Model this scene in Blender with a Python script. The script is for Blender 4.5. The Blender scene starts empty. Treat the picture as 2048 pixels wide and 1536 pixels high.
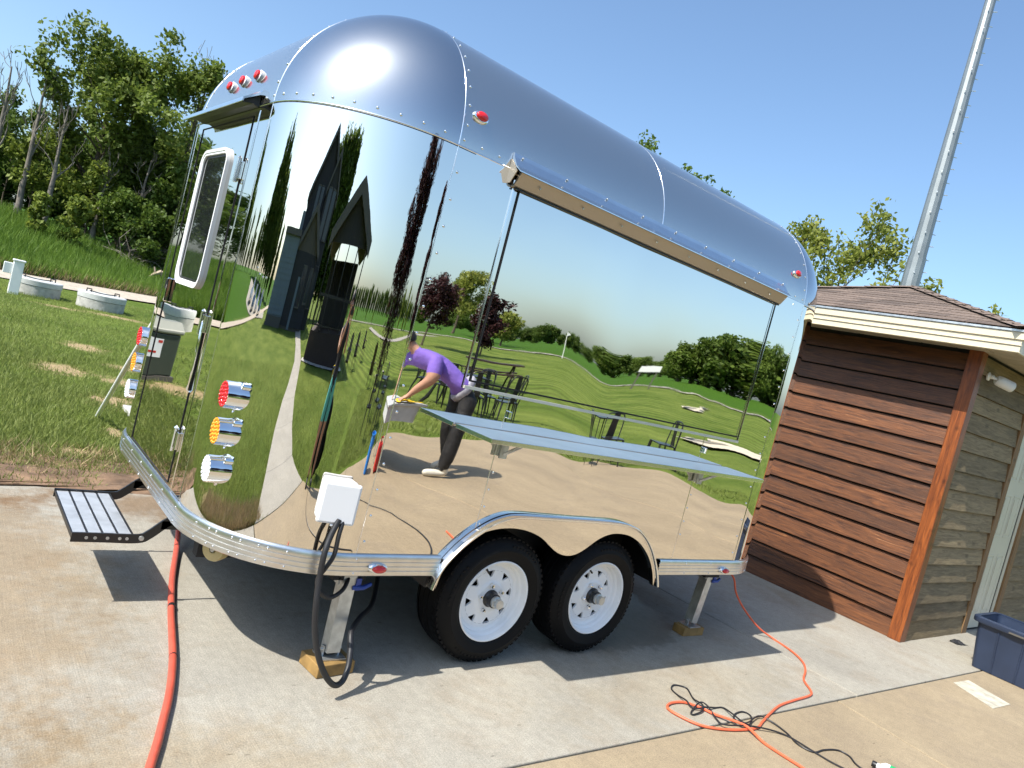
import bpy, bmesh, math, random
import numpy as np
from mathutils import Vector, Matrix, noise as mnoise

rnd = random.Random(7)
R_ = math.radians
PI = math.pi
scene = bpy.context.scene
col = scene.collection

# ------------------------------------------------------------------ camera, sky, sun, exposure
def camera_basis(yaw, pitch, roll):
    cy, sy, cp, sp = math.cos(yaw), math.sin(yaw), math.cos(pitch), math.sin(pitch)
    f = Vector((sy * cp, cy * cp, sp)); r = Vector((cy, -sy, 0)); u = r.cross(f)
    c, s = math.cos(roll), math.sin(roll)
    return f, c * r + s * u, -s * r + c * u
CAM = Vector((-0.9972, -2.6547, 1.5959))
_f, _r, _u = camera_basis(0.6868, -0.0485, 0.2534)
cam_data = bpy.data.cameras.new('camera')
cam = bpy.data.objects.new('camera', cam_data); col.objects.link(cam)
cam.matrix_world = Matrix(((_r.x, _u.x, -_f.x, CAM.x), (_r.y, _u.y, -_f.y, CAM.y), (_r.z, _u.z, -_f.z, CAM.z), (0, 0, 0, 1)))
cam_data.sensor_width = 36.0
cam_data.lens = 1455.96 / 2048 * 36.0
cam_data.clip_start = 0.02
cam_data.clip_end = 6000
scene.camera = cam

SUN_EL, SUN_AZ = R_(51.5), R_(-94.0)           # azimuth measured from +y towards +x
sun_dir = Vector((math.sin(SUN_AZ) * math.cos(SUN_EL), math.cos(SUN_AZ) * math.cos(SUN_EL), math.sin(SUN_EL)))
world = bpy.data.worlds.new('World'); scene.world = world; world.use_nodes = True
wn = world.node_tree.nodes; wl = world.node_tree.links; wn.clear()
sky = wn.new('ShaderNodeTexSky'); sky.sky_type = 'NISHITA'; sky.sun_disc = False
sky.sun_elevation = SUN_EL; sky.sun_rotation = SUN_AZ
sky.altitude = 250; sky.air_density = 1.0; sky.dust_density = 2.7; sky.ozone_density = 1.3
bg = wn.new('ShaderNodeBackground'); bg.inputs['Strength'].default_value = 0.15
wo = wn.new('ShaderNodeOutputWorld')
tn_ = wn.new('ShaderNodeVectorMath'); tn_.operation = 'MULTIPLY'; tn_.inputs[1].default_value = (0.92, 1.05, 1.12); wl.new(sky.outputs[0], tn_.inputs[0])   # camera white balance of the photograph
wl.new(tn_.outputs[0], bg.inputs['Color']); wl.new(bg.outputs[0], wo.inputs['Surface'])
sd = bpy.data.lights.new('sun', 'SUN'); sd.energy = 5.0; sd.angle = R_(0.53); sd.color = (1.0, 0.955, 0.88)
sun = bpy.data.objects.new('sun', sd); col.objects.link(sun)
sun.rotation_euler = (-sun_dir).to_track_quat('-Z', 'Y').to_euler()
sun.location = sun_dir * 60
scene.view_settings.view_transform = 'Standard'
scene.view_settings.look = 'None'
scene.view_settings.exposure = 0.56
scene.view_settings.gamma = 1.0
scene.view_settings.use_curve_mapping = False
scene.render.engine = 'CYCLES'
cy_ = scene.cycles
cy_.use_denoising = True
cy_.max_bounces = 10; cy_.glossy_bounces = 6; cy_.diffuse_bounces = 3; cy_.transmission_bounces = 6; cy_.transparent_max_bounces = 6
cy_.caustics_reflective = False; cy_.caustics_refractive = False
cy_.sample_clamp_indirect = 8.0
cy_.blur_glossy = 0.2
cy_.use_adaptive_sampling = True; cy_.adaptive_threshold = 0.015

# ------------------------------------------------------------------ materials
M = {}
DIRT = [(0.45, 7.55, 0.42, 0.50), (1.0, 7.2, 0.25, 0.32), (1.0, 9.9, 0.35, 0.45), (0.75, 5.9, 0.35, 0.4), (0.5, 4.4, 0.12, 0.3), (1.3, 8.4, 0.3, 0.3), (0.1, 3.6, 0.3, 0.18), (2.5, 16.2, 0.8, 0.4), (1.3, 15.9, 0.6, 0.3), (-1.7, 7.3, 0.7, 0.5), (-2.0, 0.9, 0.3, 1.2), (-1.95, -0.2, 0.25, 0.6)]
def nodes_of(name):
    m = bpy.data.materials.new(name); m.use_nodes = True
    n = m.node_tree.nodes; l = m.node_tree.links
    return m, n, l, n['Principled BSDF'], n['Material Output']
def simple(name, c, rough=0.5, metal=0.0, var=0.0, vscale=8.0, bump=0.0, bscale=60.0, spec=0.5, coat=0.0):
    m, n, l, p, o = nodes_of(name)
    p.inputs['Base Color'].default_value = (*c, 1); p.inputs['Roughness'].default_value = rough
    p.inputs['Metallic'].default_value = metal; p.inputs['Specular IOR Level'].default_value = spec
    p.inputs['Coat Weight'].default_value = coat
    tc = n.new('ShaderNodeTexCoord')
    if var > 0:
        t = n.new('ShaderNodeTexNoise'); t.inputs['Scale'].default_value = vscale; t.inputs['Detail'].default_value = 5
        l.new(tc.outputs['Object'], t.inputs['Vector'])
        r = n.new('ShaderNodeMapRange'); r.inputs[1].default_value = 0.3; r.inputs[2].default_value = 0.7
        r.inputs[3].default_value = 1 - var; r.inputs[4].default_value = 1 + var
        l.new(t.outputs[0], r.inputs[0])
        mx = n.new('ShaderNodeMix'); mx.data_type = 'RGBA'; mx.blend_type = 'MULTIPLY'; mx.inputs[0].default_value = 1
        mx.inputs[6].default_value = (*c, 1); l.new(r.outputs[0], mx.inputs[7]); l.new(mx.outputs[2], p.inputs['Base Color'])
    if bump > 0:
        t2 = n.new('ShaderNodeTexNoise'); t2.inputs['Scale'].default_value = bscale; t2.inputs['Detail'].default_value = 4
        l.new(tc.outputs['Object'], t2.inputs['Vector'])
        b = n.new('ShaderNodeBump'); b.inputs['Strength'].default_value = 0.6; b.inputs['Distance'].default_value = bump
        l.new(t2.outputs[0], b.inputs['Height']); l.new(b.outputs[0], p.inputs['Normal'])
    M[name] = m
    return m

def mirror_mat():
    m, n, l, p, o = nodes_of('polished_aluminium')
    p.inputs['Base Color'].default_value = (0.84, 0.805, 0.75, 1); p.inputs['Metallic'].default_value = 1; p.inputs['Roughness'].default_value = 0.012
    tc = n.new('ShaderNodeTexCoord')
    mp = n.new('ShaderNodeMapping'); mp.inputs['Scale'].default_value = (1.0, 1.0, 1.5); l.new(tc.outputs['Object'], mp.inputs['Vector'])
    t = n.new('ShaderNodeTexNoise'); t.inputs['Scale'].default_value = 2.2; t.inputs['Detail'].default_value = 1.0; l.new(mp.outputs[0], t.inputs['Vector'])
    b = n.new('ShaderNodeBump'); b.inputs['Strength'].default_value = 1.0; b.inputs['Distance'].default_value = 0.0010; l.new(t.outputs[0], b.inputs['Height'])
    mp2 = n.new('ShaderNodeMapping'); mp2.inputs['Scale'].default_value = (1.0, 1.0, 4.0); l.new(tc.outputs['Object'], mp2.inputs['Vector'])
    t2 = n.new('ShaderNodeTexNoise'); t2.inputs['Scale'].default_value = 7.0; t2.inputs['Detail'].default_value = 2.0; l.new(mp2.outputs[0], t2.inputs['Vector'])
    b2 = n.new('ShaderNodeBump'); b2.inputs['Strength'].default_value = 1.0; b2.inputs['Distance'].default_value = 0.000015; l.new(t2.outputs[0], b2.inputs['Height']); l.new(b.outputs[0], b2.inputs['Normal'])
    l.new(b2.outputs[0], p.inputs['Normal'])
    t3 = n.new('ShaderNodeTexNoise'); t3.inputs['Scale'].default_value = 3.5; t3.inputs['Detail'].default_value = 7; l.new(tc.outputs['Object'], t3.inputs['Vector'])
    r3 = n.new('ShaderNodeMapRange'); r3.inputs[1].default_value = 0.45; r3.inputs[2].default_value = 0.75; r3.inputs[3].default_value = 0.008; r3.inputs[4].default_value = 0.03; l.new(t3.outputs[0], r3.inputs[0]); l.new(r3.outputs[0], p.inputs['Roughness'])
    M['mirror'] = m
mirror_mat()
def satin_mat(name, base, r1, r2, mix, scratch):
    m, n, l, p, o = nodes_of(name)
    p.inputs['Base Color'].default_value = (*base, 1); p.inputs['Metallic'].default_value = 1; p.inputs['Roughness'].default_value = r1
    q = n.new('ShaderNodeBsdfPrincipled'); q.inputs['Base Color'].default_value = (*base, 1); q.inputs['Metallic'].default_value = 1; q.inputs['Roughness'].default_value = r2
    tc = n.new('ShaderNodeTexCoord')
    mp = n.new('ShaderNodeMapping'); mp.inputs['Scale'].default_value = (2.0, 2.0, 60.0); mp.inputs['Rotation'].default_value = (0.3, 0.5, 0.1); l.new(tc.outputs['Object'], mp.inputs['Vector'])
    t = n.new('ShaderNodeTexNoise'); t.inputs['Scale'].default_value = 4; t.inputs['Detail'].default_value = 6; l.new(mp.outputs[0], t.inputs['Vector'])
    b = n.new('ShaderNodeBump'); b.inputs['Strength'].default_value = 0.35; b.inputs['Distance'].default_value = scratch; l.new(t.outputs[0], b.inputs['Height'])
    l.new(b.outputs[0], p.inputs['Normal'])
    t3 = n.new('ShaderNodeTexNoise'); t3.inputs['Scale'].default_value = 5; t3.inputs['Detail'].default_value = 6; l.new(tc.outputs['Object'], t3.inputs['Vector'])
    r = n.new('ShaderNodeMapRange'); r.inputs[1].default_value = 0.3; r.inputs[2].default_value = 0.7; r.inputs[3].default_value = r1 * 0.8; r.inputs[4].default_value = r1 * 1.25
    l.new(t3.outputs[0], r.inputs[0]); l.new(r.outputs[0], p.inputs['Roughness'])
    ms = n.new('ShaderNodeMixShader'); ms.inputs[0].default_value = mix
    l.new(p.outputs[0], ms.inputs[1]); l.new(q.outputs[0], ms.inputs[2]); l.new(ms.outputs[0], o.inputs['Surface'])
    M[name] = m
satin_mat('dome_metal', (0.57, 0.575, 0.575), 0.06, 0.6, 0.035, 0.00005)
satin_mat('roof_metal', (0.66, 0.65, 0.615), 0.11, 0.7, 0.06, 0.00004)
simple('chrome', (0.85, 0.86, 0.87), 0.04, 1.0)
simple('aluminium', (0.78, 0.78, 0.77), 0.3, 1.0, 0.06, 20, 0.0003, 40)
simple('bright_aluminium', (0.86, 0.86, 0.85), 0.16, 1.0, 0.04, 12, 0.0002, 50)
simple('step_aluminium', (0.58, 0.60, 0.62), 0.5, 0.75, 0.12, 14)
simple('end_metal', (0.47, 0.41, 0.33), 0.45, 0.7)  # tan base colour paints in the concrete reflected by the awning metal
simple('shelf_metal', (0.80, 0.81, 0.82), 0.33, 1.0, 0.05, 6)
simple('sill_metal', (0.72, 0.69, 0.60), 0.5, 0.4)  # warm cream tone stands in for the ground mirrored in the hatch sill
simple('seam_metal', (0.9, 0.9, 0.9), 0.12, 1.0)
simple('galvanised', (0.55, 0.57, 0.57), 0.42, 0.85, 0.18, 25, 0.0004, 60)
simple('black_plastic', (0.012, 0.012, 0.013), 0.42, 0, 0, 1, 0.0004, 120)
simple('black_metal', (0.014, 0.014, 0.015), 0.3)
simple('dark_gap', (0.004, 0.004, 0.005), 0.8)
simple('underbody', (0.018, 0.018, 0.02), 0.75, 0, 0.2, 10)
simple('white_plastic', (0.80, 0.81, 0.83), 0.35)
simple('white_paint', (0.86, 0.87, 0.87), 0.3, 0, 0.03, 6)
simple('window_frame', (0.82, 0.83, 0.84), 0.28)
simple('blue_lever', (0.03, 0.07, 0.35), 0.4)
simple('yellow_roller', (0.62, 0.50, 0.24), 0.5, 0, 0.1, 30)
simple('hose_red', (0.50, 0.085, 0.05), 0.45, 0, 0.15, 15, 0.0005, 60)
simple('cord_orange', (0.72, 0.13, 0.055), 0.45, 0, 0.08, 20)
simple('cord_black', (0.016, 0.016, 0.018), 0.5)
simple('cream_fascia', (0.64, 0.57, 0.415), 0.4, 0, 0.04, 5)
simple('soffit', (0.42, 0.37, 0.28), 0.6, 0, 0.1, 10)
simple('door_white', (0.60, 0.58, 0.47), 0.45, 0, 0.03, 5)
simple('navy_plastic', (0.020, 0.032, 0.064), 0.42, 0, 0.12, 6, 0.0008, 35)
simple('camera_white', (0.78, 0.80, 0.80), 0.35)
simple('skin', (0.46, 0.25, 0.17), 0.5, 0, 0.08, 30)
simple('skin_tan', (0.40, 0.21, 0.13), 0.5, 0, 0.08, 30)
simple('hair', (0.012, 0.009, 0.008), 0.55)
simple('purple_cloth', (0.20, 0.12, 0.52), 0.85, 0, 0.08, 25, 0.03, 9)
simple('black_cloth', (0.014, 0.014, 0.016), 0.7, 0, 0.3, 14, 0.03, 10)
simple('grey_cloth', (0.35, 0.35, 0.42), 0.85, 0, 0.2, 30)
simple('teal_cloth', (0.10, 0.42, 0.36), 0.85, 0, 0.08, 25, 0.006, 18)
simple('white_shoe', (0.72, 0.69, 0.60), 0.6, 0, 0.06, 30)
simple('yellow_cloth', (0.75, 0.52, 0.02), 0.9, 0, 0.15, 30, 0.006, 25)
simple('table_grey', (0.50, 0.52, 0.53), 0.4, 0, 0.1, 12)
simple('blue_plastic', (0.02, 0.20, 0.62), 0.35)
simple('red_plastic', (0.45, 0.02, 0.02), 0.35)
simple('pale_blue_cloth', (0.22, 0.45, 0.70), 0.8)
simple('house_siding', (0.024, 0.023, 0.023), 0.7, 0, 0.15, 3)
simple('house_beige', (0.085, 0.072, 0.055), 0.7, 0, 0.1, 3)
simple('house_blue', (0.14, 0.175, 0.195), 0.6, 0, 0.06, 2)
simple('house_roof', (0.075, 0.055, 0.042), 0.85, 0, 0.25, 6)
simple('house_trim', (0.09, 0.082, 0.07), 0.6)
simple('house_glass', (0.03, 0.04, 0.05), 0.08)
simple('deck_wood', (0.035, 0.018, 0.012), 0.6, 0, 0.25, 6)
simple('cart_white', (0.7, 0.72, 0.74), 0.35)
simple('cart_blue', (0.12, 0.2, 0.3), 0.4)
simple('box_green', (0.035, 0.048, 0.035), 0.5, 0, 0.06, 8)
simple('box_lid', (0.22, 0.23, 0.19), 0.5, 0, 0.06, 8)
simple('concrete_ring', (0.42, 0.41, 0.38), 0.85, 0, 0.2, 9, 0.004, 30)
simple('ring_lid', (0.50, 0.51, 0.50), 0.6, 0, 0.08, 12)
simple('sand', (0.56, 0.50, 0.39), 0.95, 0, 0.06, 3)
simple('paint_patch', (0.46, 0.425, 0.34), 0.85, 0, 0.3, 14)
simple('sticker_red', (0.5, 0.03, 0.02), 0.5)
simple('sticker_orange', (0.75, 0.25, 0.02), 0.5)
simple('green_print', (0.02, 0.35, 0.12), 0.5)
simple('bark', (0.085, 0.065, 0.048), 0.95, 0, 0.35, 7, 0.01, 14)
simple('bark_grey', (0.17, 0.15, 0.125), 0.95, 0, 0.3, 6, 0.01, 14)
simple('dead_wood', (0.42, 0.33, 0.24), 0.9, 0, 0.3, 7, 0.01, 14)
simple('treated_wood', (0.28, 0.17, 0.055), 0.75, 0, 0.3, 16, 0.001, 60)
simple('soil', (0.17, 0.105, 0.062), 1.0, 0, 0.55, 5, 0.03, 14)
simple('straw', (0.34, 0.26, 0.14), 1.0, 0, 0.4, 9, 0.02, 30)
simple('gravel_path', (0.42, 0.36, 0.285), 1.0, 0, 0.2, 6, 0.02, 40)
simple('asphalt_path', (0.30, 0.28, 0.24), 1.0, 0, 0.15, 2)
simple('pole_steel', (0.25, 0.275, 0.285), 0.45, 0.6, 0.12, 3)

def lens_mat(name, c, e):
    m, n, l, p, o = nodes_of(name)
    p.inputs['Base Color'].default_value = (*c, 1); p.inputs['Roughness'].default_value = 0.08
    p.inputs['Coat Weight'].default_value = 0.6; p.inputs['Subsurface Weight'].default_value = 0.0
    M[name] = m
lens_mat('lens_red', (0.62, 0.012, 0.015), 0); lens_mat('lens_amber', (0.85, 0.33, 0.01), 0); lens_mat('lens_clear', (0.75, 0.77, 0.78), 0)

def tyre_mat():
    m, n, l, p, o = nodes_of('tyre_rubber')
    p.inputs['Base Color'].default_value = (0.005, 0.005, 0.0055, 1); p.inputs['Roughness'].default_value = 0.55; p.inputs['Specular IOR Level'].default_value = 0.16
    M['tyre'] = m
tyre_mat()

def glass_dark():
    m, n, l, p, o = nodes_of('tinted_glass')
    p.inputs['Base Color'].default_value = (0.015, 0.017, 0.018, 1); p.inputs['Roughness'].default_value = 0.02
    p.inputs['Specular IOR Level'].default_value = 1.0; p.inputs['IOR'].default_value = 2.3
    M['glass'] = m
glass_dark()

def board_mat(name, dark, light, rough, coat, grain=1.0, vert=False, flame=None):
    # wood grain running along the board's own long axis (object x), shifted per board
    m, n, l, p, o = nodes_of(name)
    tc = n.new('ShaderNodeTexCoord'); oi = n.new('ShaderNodeObjectInfo')
    ad = n.new('ShaderNodeVectorMath'); ad.operation = 'ADD'
    sc = n.new('ShaderNodeVectorMath'); sc.operation = 'SCALE'; sc.inputs[0].default_value = (13.7, 7.1, 31.3)
    l.new(oi.outputs['Random'], sc.inputs['Scale'])
    l.new(tc.outputs['Object'], ad.inputs[0]); l.new(sc.outputs[0], ad.inputs[1])
    mp = n.new('ShaderNodeMapping'); mp.inputs['Scale'].default_value = (14, 14, 1.3) if vert else (1.3, 14, 14); l.new(ad.outputs[0], mp.inputs['Vector'])
    t = n.new('ShaderNodeTexNoise'); t.inputs['Scale'].default_value = 2.4; t.inputs['Detail'].default_value = 8; t.inputs['Roughness'].default_value = 0.65; t.inputs['Distortion'].default_value = 1.2
    l.new(mp.outputs[0], t.inputs['Vector'])
    mp2 = n.new('ShaderNodeMapping'); mp2.inputs['Scale'].default_value = (4, 9, 9); l.new(ad.outputs[0], mp2.inputs['Vector'])
    kn = n.new('ShaderNodeTexVoronoi'); kn.inputs['Scale'].default_value = 0.9; l.new(mp2.outputs[0], kn.inputs['Vector'])
    kr = n.new('ShaderNodeMapRange'); kr.inputs[1].default_value = 0.03; kr.inputs[2].default_value = 0.22; kr.inputs[3].default_value = 0.35; kr.inputs[4].default_value = 1.0; l.new(kn.outputs['Distance'], kr.inputs[0])
    cr = n.new('ShaderNodeValToRGB'); e = cr.color_ramp.elements
    e[0].position = 0.32; e[0].color = (*dark, 1); e[1].position = 0.66; e[1].color = (*light, 1)
    if flame:
        e2 = e.new(0.74); e2.color = (*flame, 1)
    l.new(t.outputs[0], cr.inputs[0])
    mx = n.new('ShaderNodeMix'); mx.data_type = 'RGBA'; mx.blend_type = 'MULTIPLY'; mx.inputs[0].default_value = 0.8
    l.new(cr.outputs[0], mx.inputs[6]); l.new(kr.outputs[0], mx.inputs[7])
    hv = n.new('ShaderNodeHueSaturation'); l.new(mx.outputs[2], hv.inputs['Color'])
    vr = n.new('ShaderNodeMapRange'); vr.inputs[3].default_value = 0.72; vr.inputs[4].default_value = 1.28; l.new(oi.outputs['Random'], vr.inputs[0]); l.new(vr.outputs[0], hv.inputs['Value'])
    l.new(hv.outputs[0], p.inputs['Base Color'])
    p.inputs['Roughness'].default_value = rough; p.inputs['Coat Weight'].default_value = coat; p.inputs['Coat Roughness'].default_value = 0.3
    b = n.new('ShaderNodeBump'); b.inputs['Strength'].default_value = 0.8; b.inputs['Distance'].default_value = 0.0022 * grain
    l.new(t.outputs[0], b.inputs['Height']); l.new(b.outputs[0], p.inputs['Normal'])
    M[name] = m
board_mat('stained_board', (0.036, 0.0115, 0.004), (0.145, 0.051, 0.015), 0.55, 0.0, 1.8, flame=(0.40, 0.19, 0.07))
board_mat('stained_post', (0.075, 0.018, 0.005), (0.26, 0.072, 0.015), 0.45, 0.1, 1.0, vert=True)
board_mat('weathered_board', (0.13, 0.095, 0.05), (0.275, 0.21, 0.115), 0.75, 0.0, flame=(0.36, 0.29, 0.17))
board_mat('weathered_trim', (0.11, 0.062, 0.026), (0.24, 0.14, 0.06), 0.7, 0.0, vert=True)

def shingle_mat():
    m, n, l, p, o = nodes_of('asphalt_shingle')
    tc = n.new('ShaderNodeTexCoord'); oi = n.new('ShaderNodeObjectInfo')
    t = n.new('ShaderNodeTexNoise'); t.inputs['Scale'].default_value = 55; t.inputs['Detail'].default_value = 6; l.new(tc.outputs['Object'], t.inputs['Vector'])
    cr = n.new('ShaderNodeValToRGB'); e = cr.color_ramp.elements
    e[0].position = 0.3; e[0].color = (0.075, 0.053, 0.042, 1); e[1].position = 0.75; e[1].color = (0.20, 0.15, 0.118, 1); l.new(t.outputs[0], cr.inputs[0])
    hv = n.new('ShaderNodeHueSaturation'); l.new(cr.outputs[0], hv.inputs['Color'])
    vr = n.new('ShaderNodeMapRange'); vr.inputs[3].default_value = 0.68; vr.inputs[4].default_value = 1.3; l.new(oi.outputs['Random'], vr.inputs[0]); l.new(vr.outputs[0], hv.inputs['Value'])
    l.new(hv.outputs[0], p.inputs['Base Color']); p.inputs['Roughness'].default_value = 0.9
    b = n.new('ShaderNodeBump'); b.inputs['Strength'].default_value = 0.7; b.inputs['Distance'].default_value = 0.003; l.new(t.outputs[0], b.inputs['Height']); l.new(b.outputs[0], p.inputs['Normal'])
    M['shingle'] = m
shingle_mat()

def concrete_mat(name, c1, c2, stain, stain_amt, wet=None, dirt=()):
    m, n, l, p, o = nodes_of(name)
    g = n.new('ShaderNodeNewGeometry')
    def noise(scale, detail=6, rough=0.6, vec=None, dist=0.0):
        t = n.new('ShaderNodeTexNoise'); t.inputs['Scale'].default_value = scale; t.inputs['Detail'].default_value = detail
        t.inputs['Roughness'].default_value = rough; t.inputs['Distortion'].default_value = dist
        l.new(vec or g.outputs['Position'], t.inputs['Vector']); return t
    def ramp(src, a, b, ca, cb):
        r = n.new('ShaderNodeValToRGB'); e = r.color_ramp.elements
        e[0].position = a; e[0].color = ca; e[1].position = b; e[1].color = cb; l.new(src, r.inputs[0]); return r
    def mix(a, b, fac, mode='MIX'):
        x = n.new('ShaderNodeMix'); x.data_type = 'RGBA'; x.blend_type = mode
        if isinstance(fac, float): x.inputs[0].default_value = fac
        else: l.new(fac, x.inputs[0])
        for s, v in ((6, a), (7, b)):
            if isinstance(v, tuple): x.inputs[s].default_value = v
            else: l.new(v, x.inputs[s])
        return x.outputs[2]
    big = noise(1.1, 7, 0.62)
    base = ramp(big.outputs[0], 0.33, 0.68, (*c1, 1), (*c2, 1))
    st = noise(2.3, 8, 0.7, dist=0.6)
    sm = ramp(st.outputs[0], 0.50, 0.70, (0, 0, 0, 1), (stain_amt,) * 3 + (1,))
    colr = mix(base.outputs[0], (*stain, 1), sm.outputs[0])
    sp = noise(160, 3, 0.7)
    spk = ramp(sp.outputs[0], 0.34, 0.66, (0.72, 0.72, 0.72, 1), (1.18, 1.18, 1.18, 1))
    colr = mix(colr, spk.outputs[0], 1.0, 'MULTIPLY')
    mid = noise(22, 6, 0.7); md = ramp(mid.outputs[0], 0.3, 0.7, (0.86, 0.86, 0.86, 1), (1.1, 1.1, 1.1, 1))
    colr = mix(colr, md.outputs[0], 1.0, 'MULTIPLY')
    # scattered dark specks and hair-like debris marks
    mpd = n.new('ShaderNodeMapping'); mpd.inputs['Scale'].default_value = (9, 26, 9); mpd.inputs['Rotation'].default_value = (0, 0, 0.5); l.new(g.outputs['Position'], mpd.inputs['Vector'])
    vo = n.new('ShaderNodeTexVoronoi'); vo.inputs['Scale'].default_value = 0.55; l.new(mpd.outputs[0], vo.inputs['Vector'])
    vs = ramp(vo.outputs['Distance'], 0.035, 0.075, (0.45, 0.42, 0.38, 1), (1, 1, 1, 1))
    colr = mix(colr, vs.outputs[0], 0.7, 'MULTIPLY')
    # broom finish: fine lines along y
    mp = n.new('ShaderNodeMapping'); mp.inputs['Scale'].default_value = (180, 4, 1); l.new(g.outputs['Position'], mp.inputs['Vector'])
    br = noise(1.0, 3, 0.6, mp.outputs[0])
    brr = ramp(br.outputs[0], 0.35, 0.65, (0.93, 0.93, 0.93, 1), (1.05, 1.05, 1.05, 1))
    colr = mix(colr, brr.outputs[0], 1.0, 'MULTIPLY')
    p.inputs['Roughness'].default_value = 0.85
    if wet:
        # splash-water stain with a ragged edge: a region of the slab (centre, half size)
        cx, cy, hx, hy = wet
        sb = n.new('ShaderNodeVectorMath'); sb.operation = 'SUBTRACT'; sb.inputs[1].default_value = (cx, cy, 0); l.new(g.outputs['Position'], sb.inputs[0])
        dv = n.new('ShaderNodeVectorMath'); dv.operation = 'MULTIPLY'; dv.inputs[1].default_value = (1 / hx, 1 / hy, 0); l.new(sb.outputs[0], dv.inputs[0])
        ln = n.new('ShaderNodeVectorMath'); ln.operation = 'LENGTH'; l.new(dv.outputs[0], ln.inputs[0])
        wn_ = noise(5, 6, 0.7)
        ms = n.new('ShaderNodeMath'); ms.operation = 'MULTIPLY_ADD'; ms.inputs[1].default_value = 0.9; l.new(wn_.outputs[0], ms.inputs[0]); l.new(ln.outputs['Value'], ms.inputs[2])
        wm = n.new('ShaderNodeMapRange'); wm.inputs[1].default_value = 1.26; wm.inputs[2].default_value = 1.38; wm.inputs[3].default_value = 1.0; wm.inputs[4].default_value = 0.0; l.new(ms.outputs[0], wm.inputs[0])
        colr = mix(colr, (0.55, 0.54, 0.52, 1), wm.outputs[0], 'MULTIPLY')
        rr = n.new('ShaderNodeMapRange'); rr.inputs[3].default_value = 0.85; rr.inputs[4].default_value = 0.5; l.new(wm.outputs[0], rr.inputs[0]); l.new(rr.outputs[0], p.inputs['Roughness'])
    for (cx, cy, hx, hy, th, tint) in dirt:
        sb = n.new('ShaderNodeVectorMath'); sb.operation = 'SUBTRACT'; sb.inputs[1].default_value = (cx, cy, 0); l.new(g.outputs['Position'], sb.inputs[0])
        dv = n.new('ShaderNodeVectorMath'); dv.operation = 'MULTIPLY'; dv.inputs[1].default_value = (1 / hx, 1 / hy, 0); l.new(sb.outputs[0], dv.inputs[0])
        ln = n.new('ShaderNodeVectorMath'); ln.operation = 'LENGTH'; l.new(dv.outputs[0], ln.inputs[0])
        wn_ = noise(3.2, 9, 0.75)
        ms = n.new('ShaderNodeMath'); ms.operation = 'MULTIPLY_ADD'; ms.inputs[1].default_value = 2.6; l.new(wn_.outputs[0], ms.inputs[0]); l.new(ln.outputs['Value'], ms.inputs[2])
        wm = n.new('ShaderNodeMapRange'); wm.interpolation_type = 'SMOOTHSTEP'; wm.inputs[1].default_value = 1.6; wm.inputs[2].default_value = 2.45; wm.inputs[3].default_value = th; wm.inputs[4].default_value = 0.0; l.new(ms.outputs[0], wm.inputs[0])
        colr = mix(colr, (*tint, 1), wm.outputs[0], 'MULTIPLY')
    l.new(colr, p.inputs['Base Color'])
    b = n.new('ShaderNodeBump'); b.inputs['Strength'].default_value = 0.5; b.inputs['Distance'].default_value = 0.0025
    l.new(sp.outputs[0], b.inputs['Height'])
    b2 = n.new('ShaderNodeBump'); b2.inputs['Strength'].default_value = 0.5; b2.inputs['Distance'].default_value = 0.002; l.new(br.outputs[0], b2.inputs['Height']); l.new(b.outputs[0], b2.inputs['Normal'])
    l.new(b2.outputs[0], p.inputs['Normal'])
    M[name] = m
concrete_mat('concrete_light', (0.285, 0.265, 0.222), (0.38, 0.353, 0.292), (0.26, 0.205, 0.14), 0.5, wet=(2.6, 0.55, 1.0, 0.62), dirt=((-0.65, 1.2, 0.7, 1.9, 0.8, (0.80, 0.64, 0.46)), (-0.3, -0.5, 1.0, 0.5, 0.6, (0.84, 0.72, 0.54)), (0.9, 2.3, 1.6, 0.35, 1.0, (0.62, 0.47, 0.34)), (2.6, -0.45, 1.3, 0.35, 0.4, (0.88, 0.78, 0.62))))
concrete_mat('concrete_tan', (0.275, 0.215, 0.138), (0.36, 0.285, 0.182), (0.24, 0.19, 0.135), 0.5)
concrete_mat('concrete_walk', (0.30, 0.28, 0.24), (0.37, 0.345, 0.295), (0.24, 0.215, 0.17), 0.35)

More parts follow.
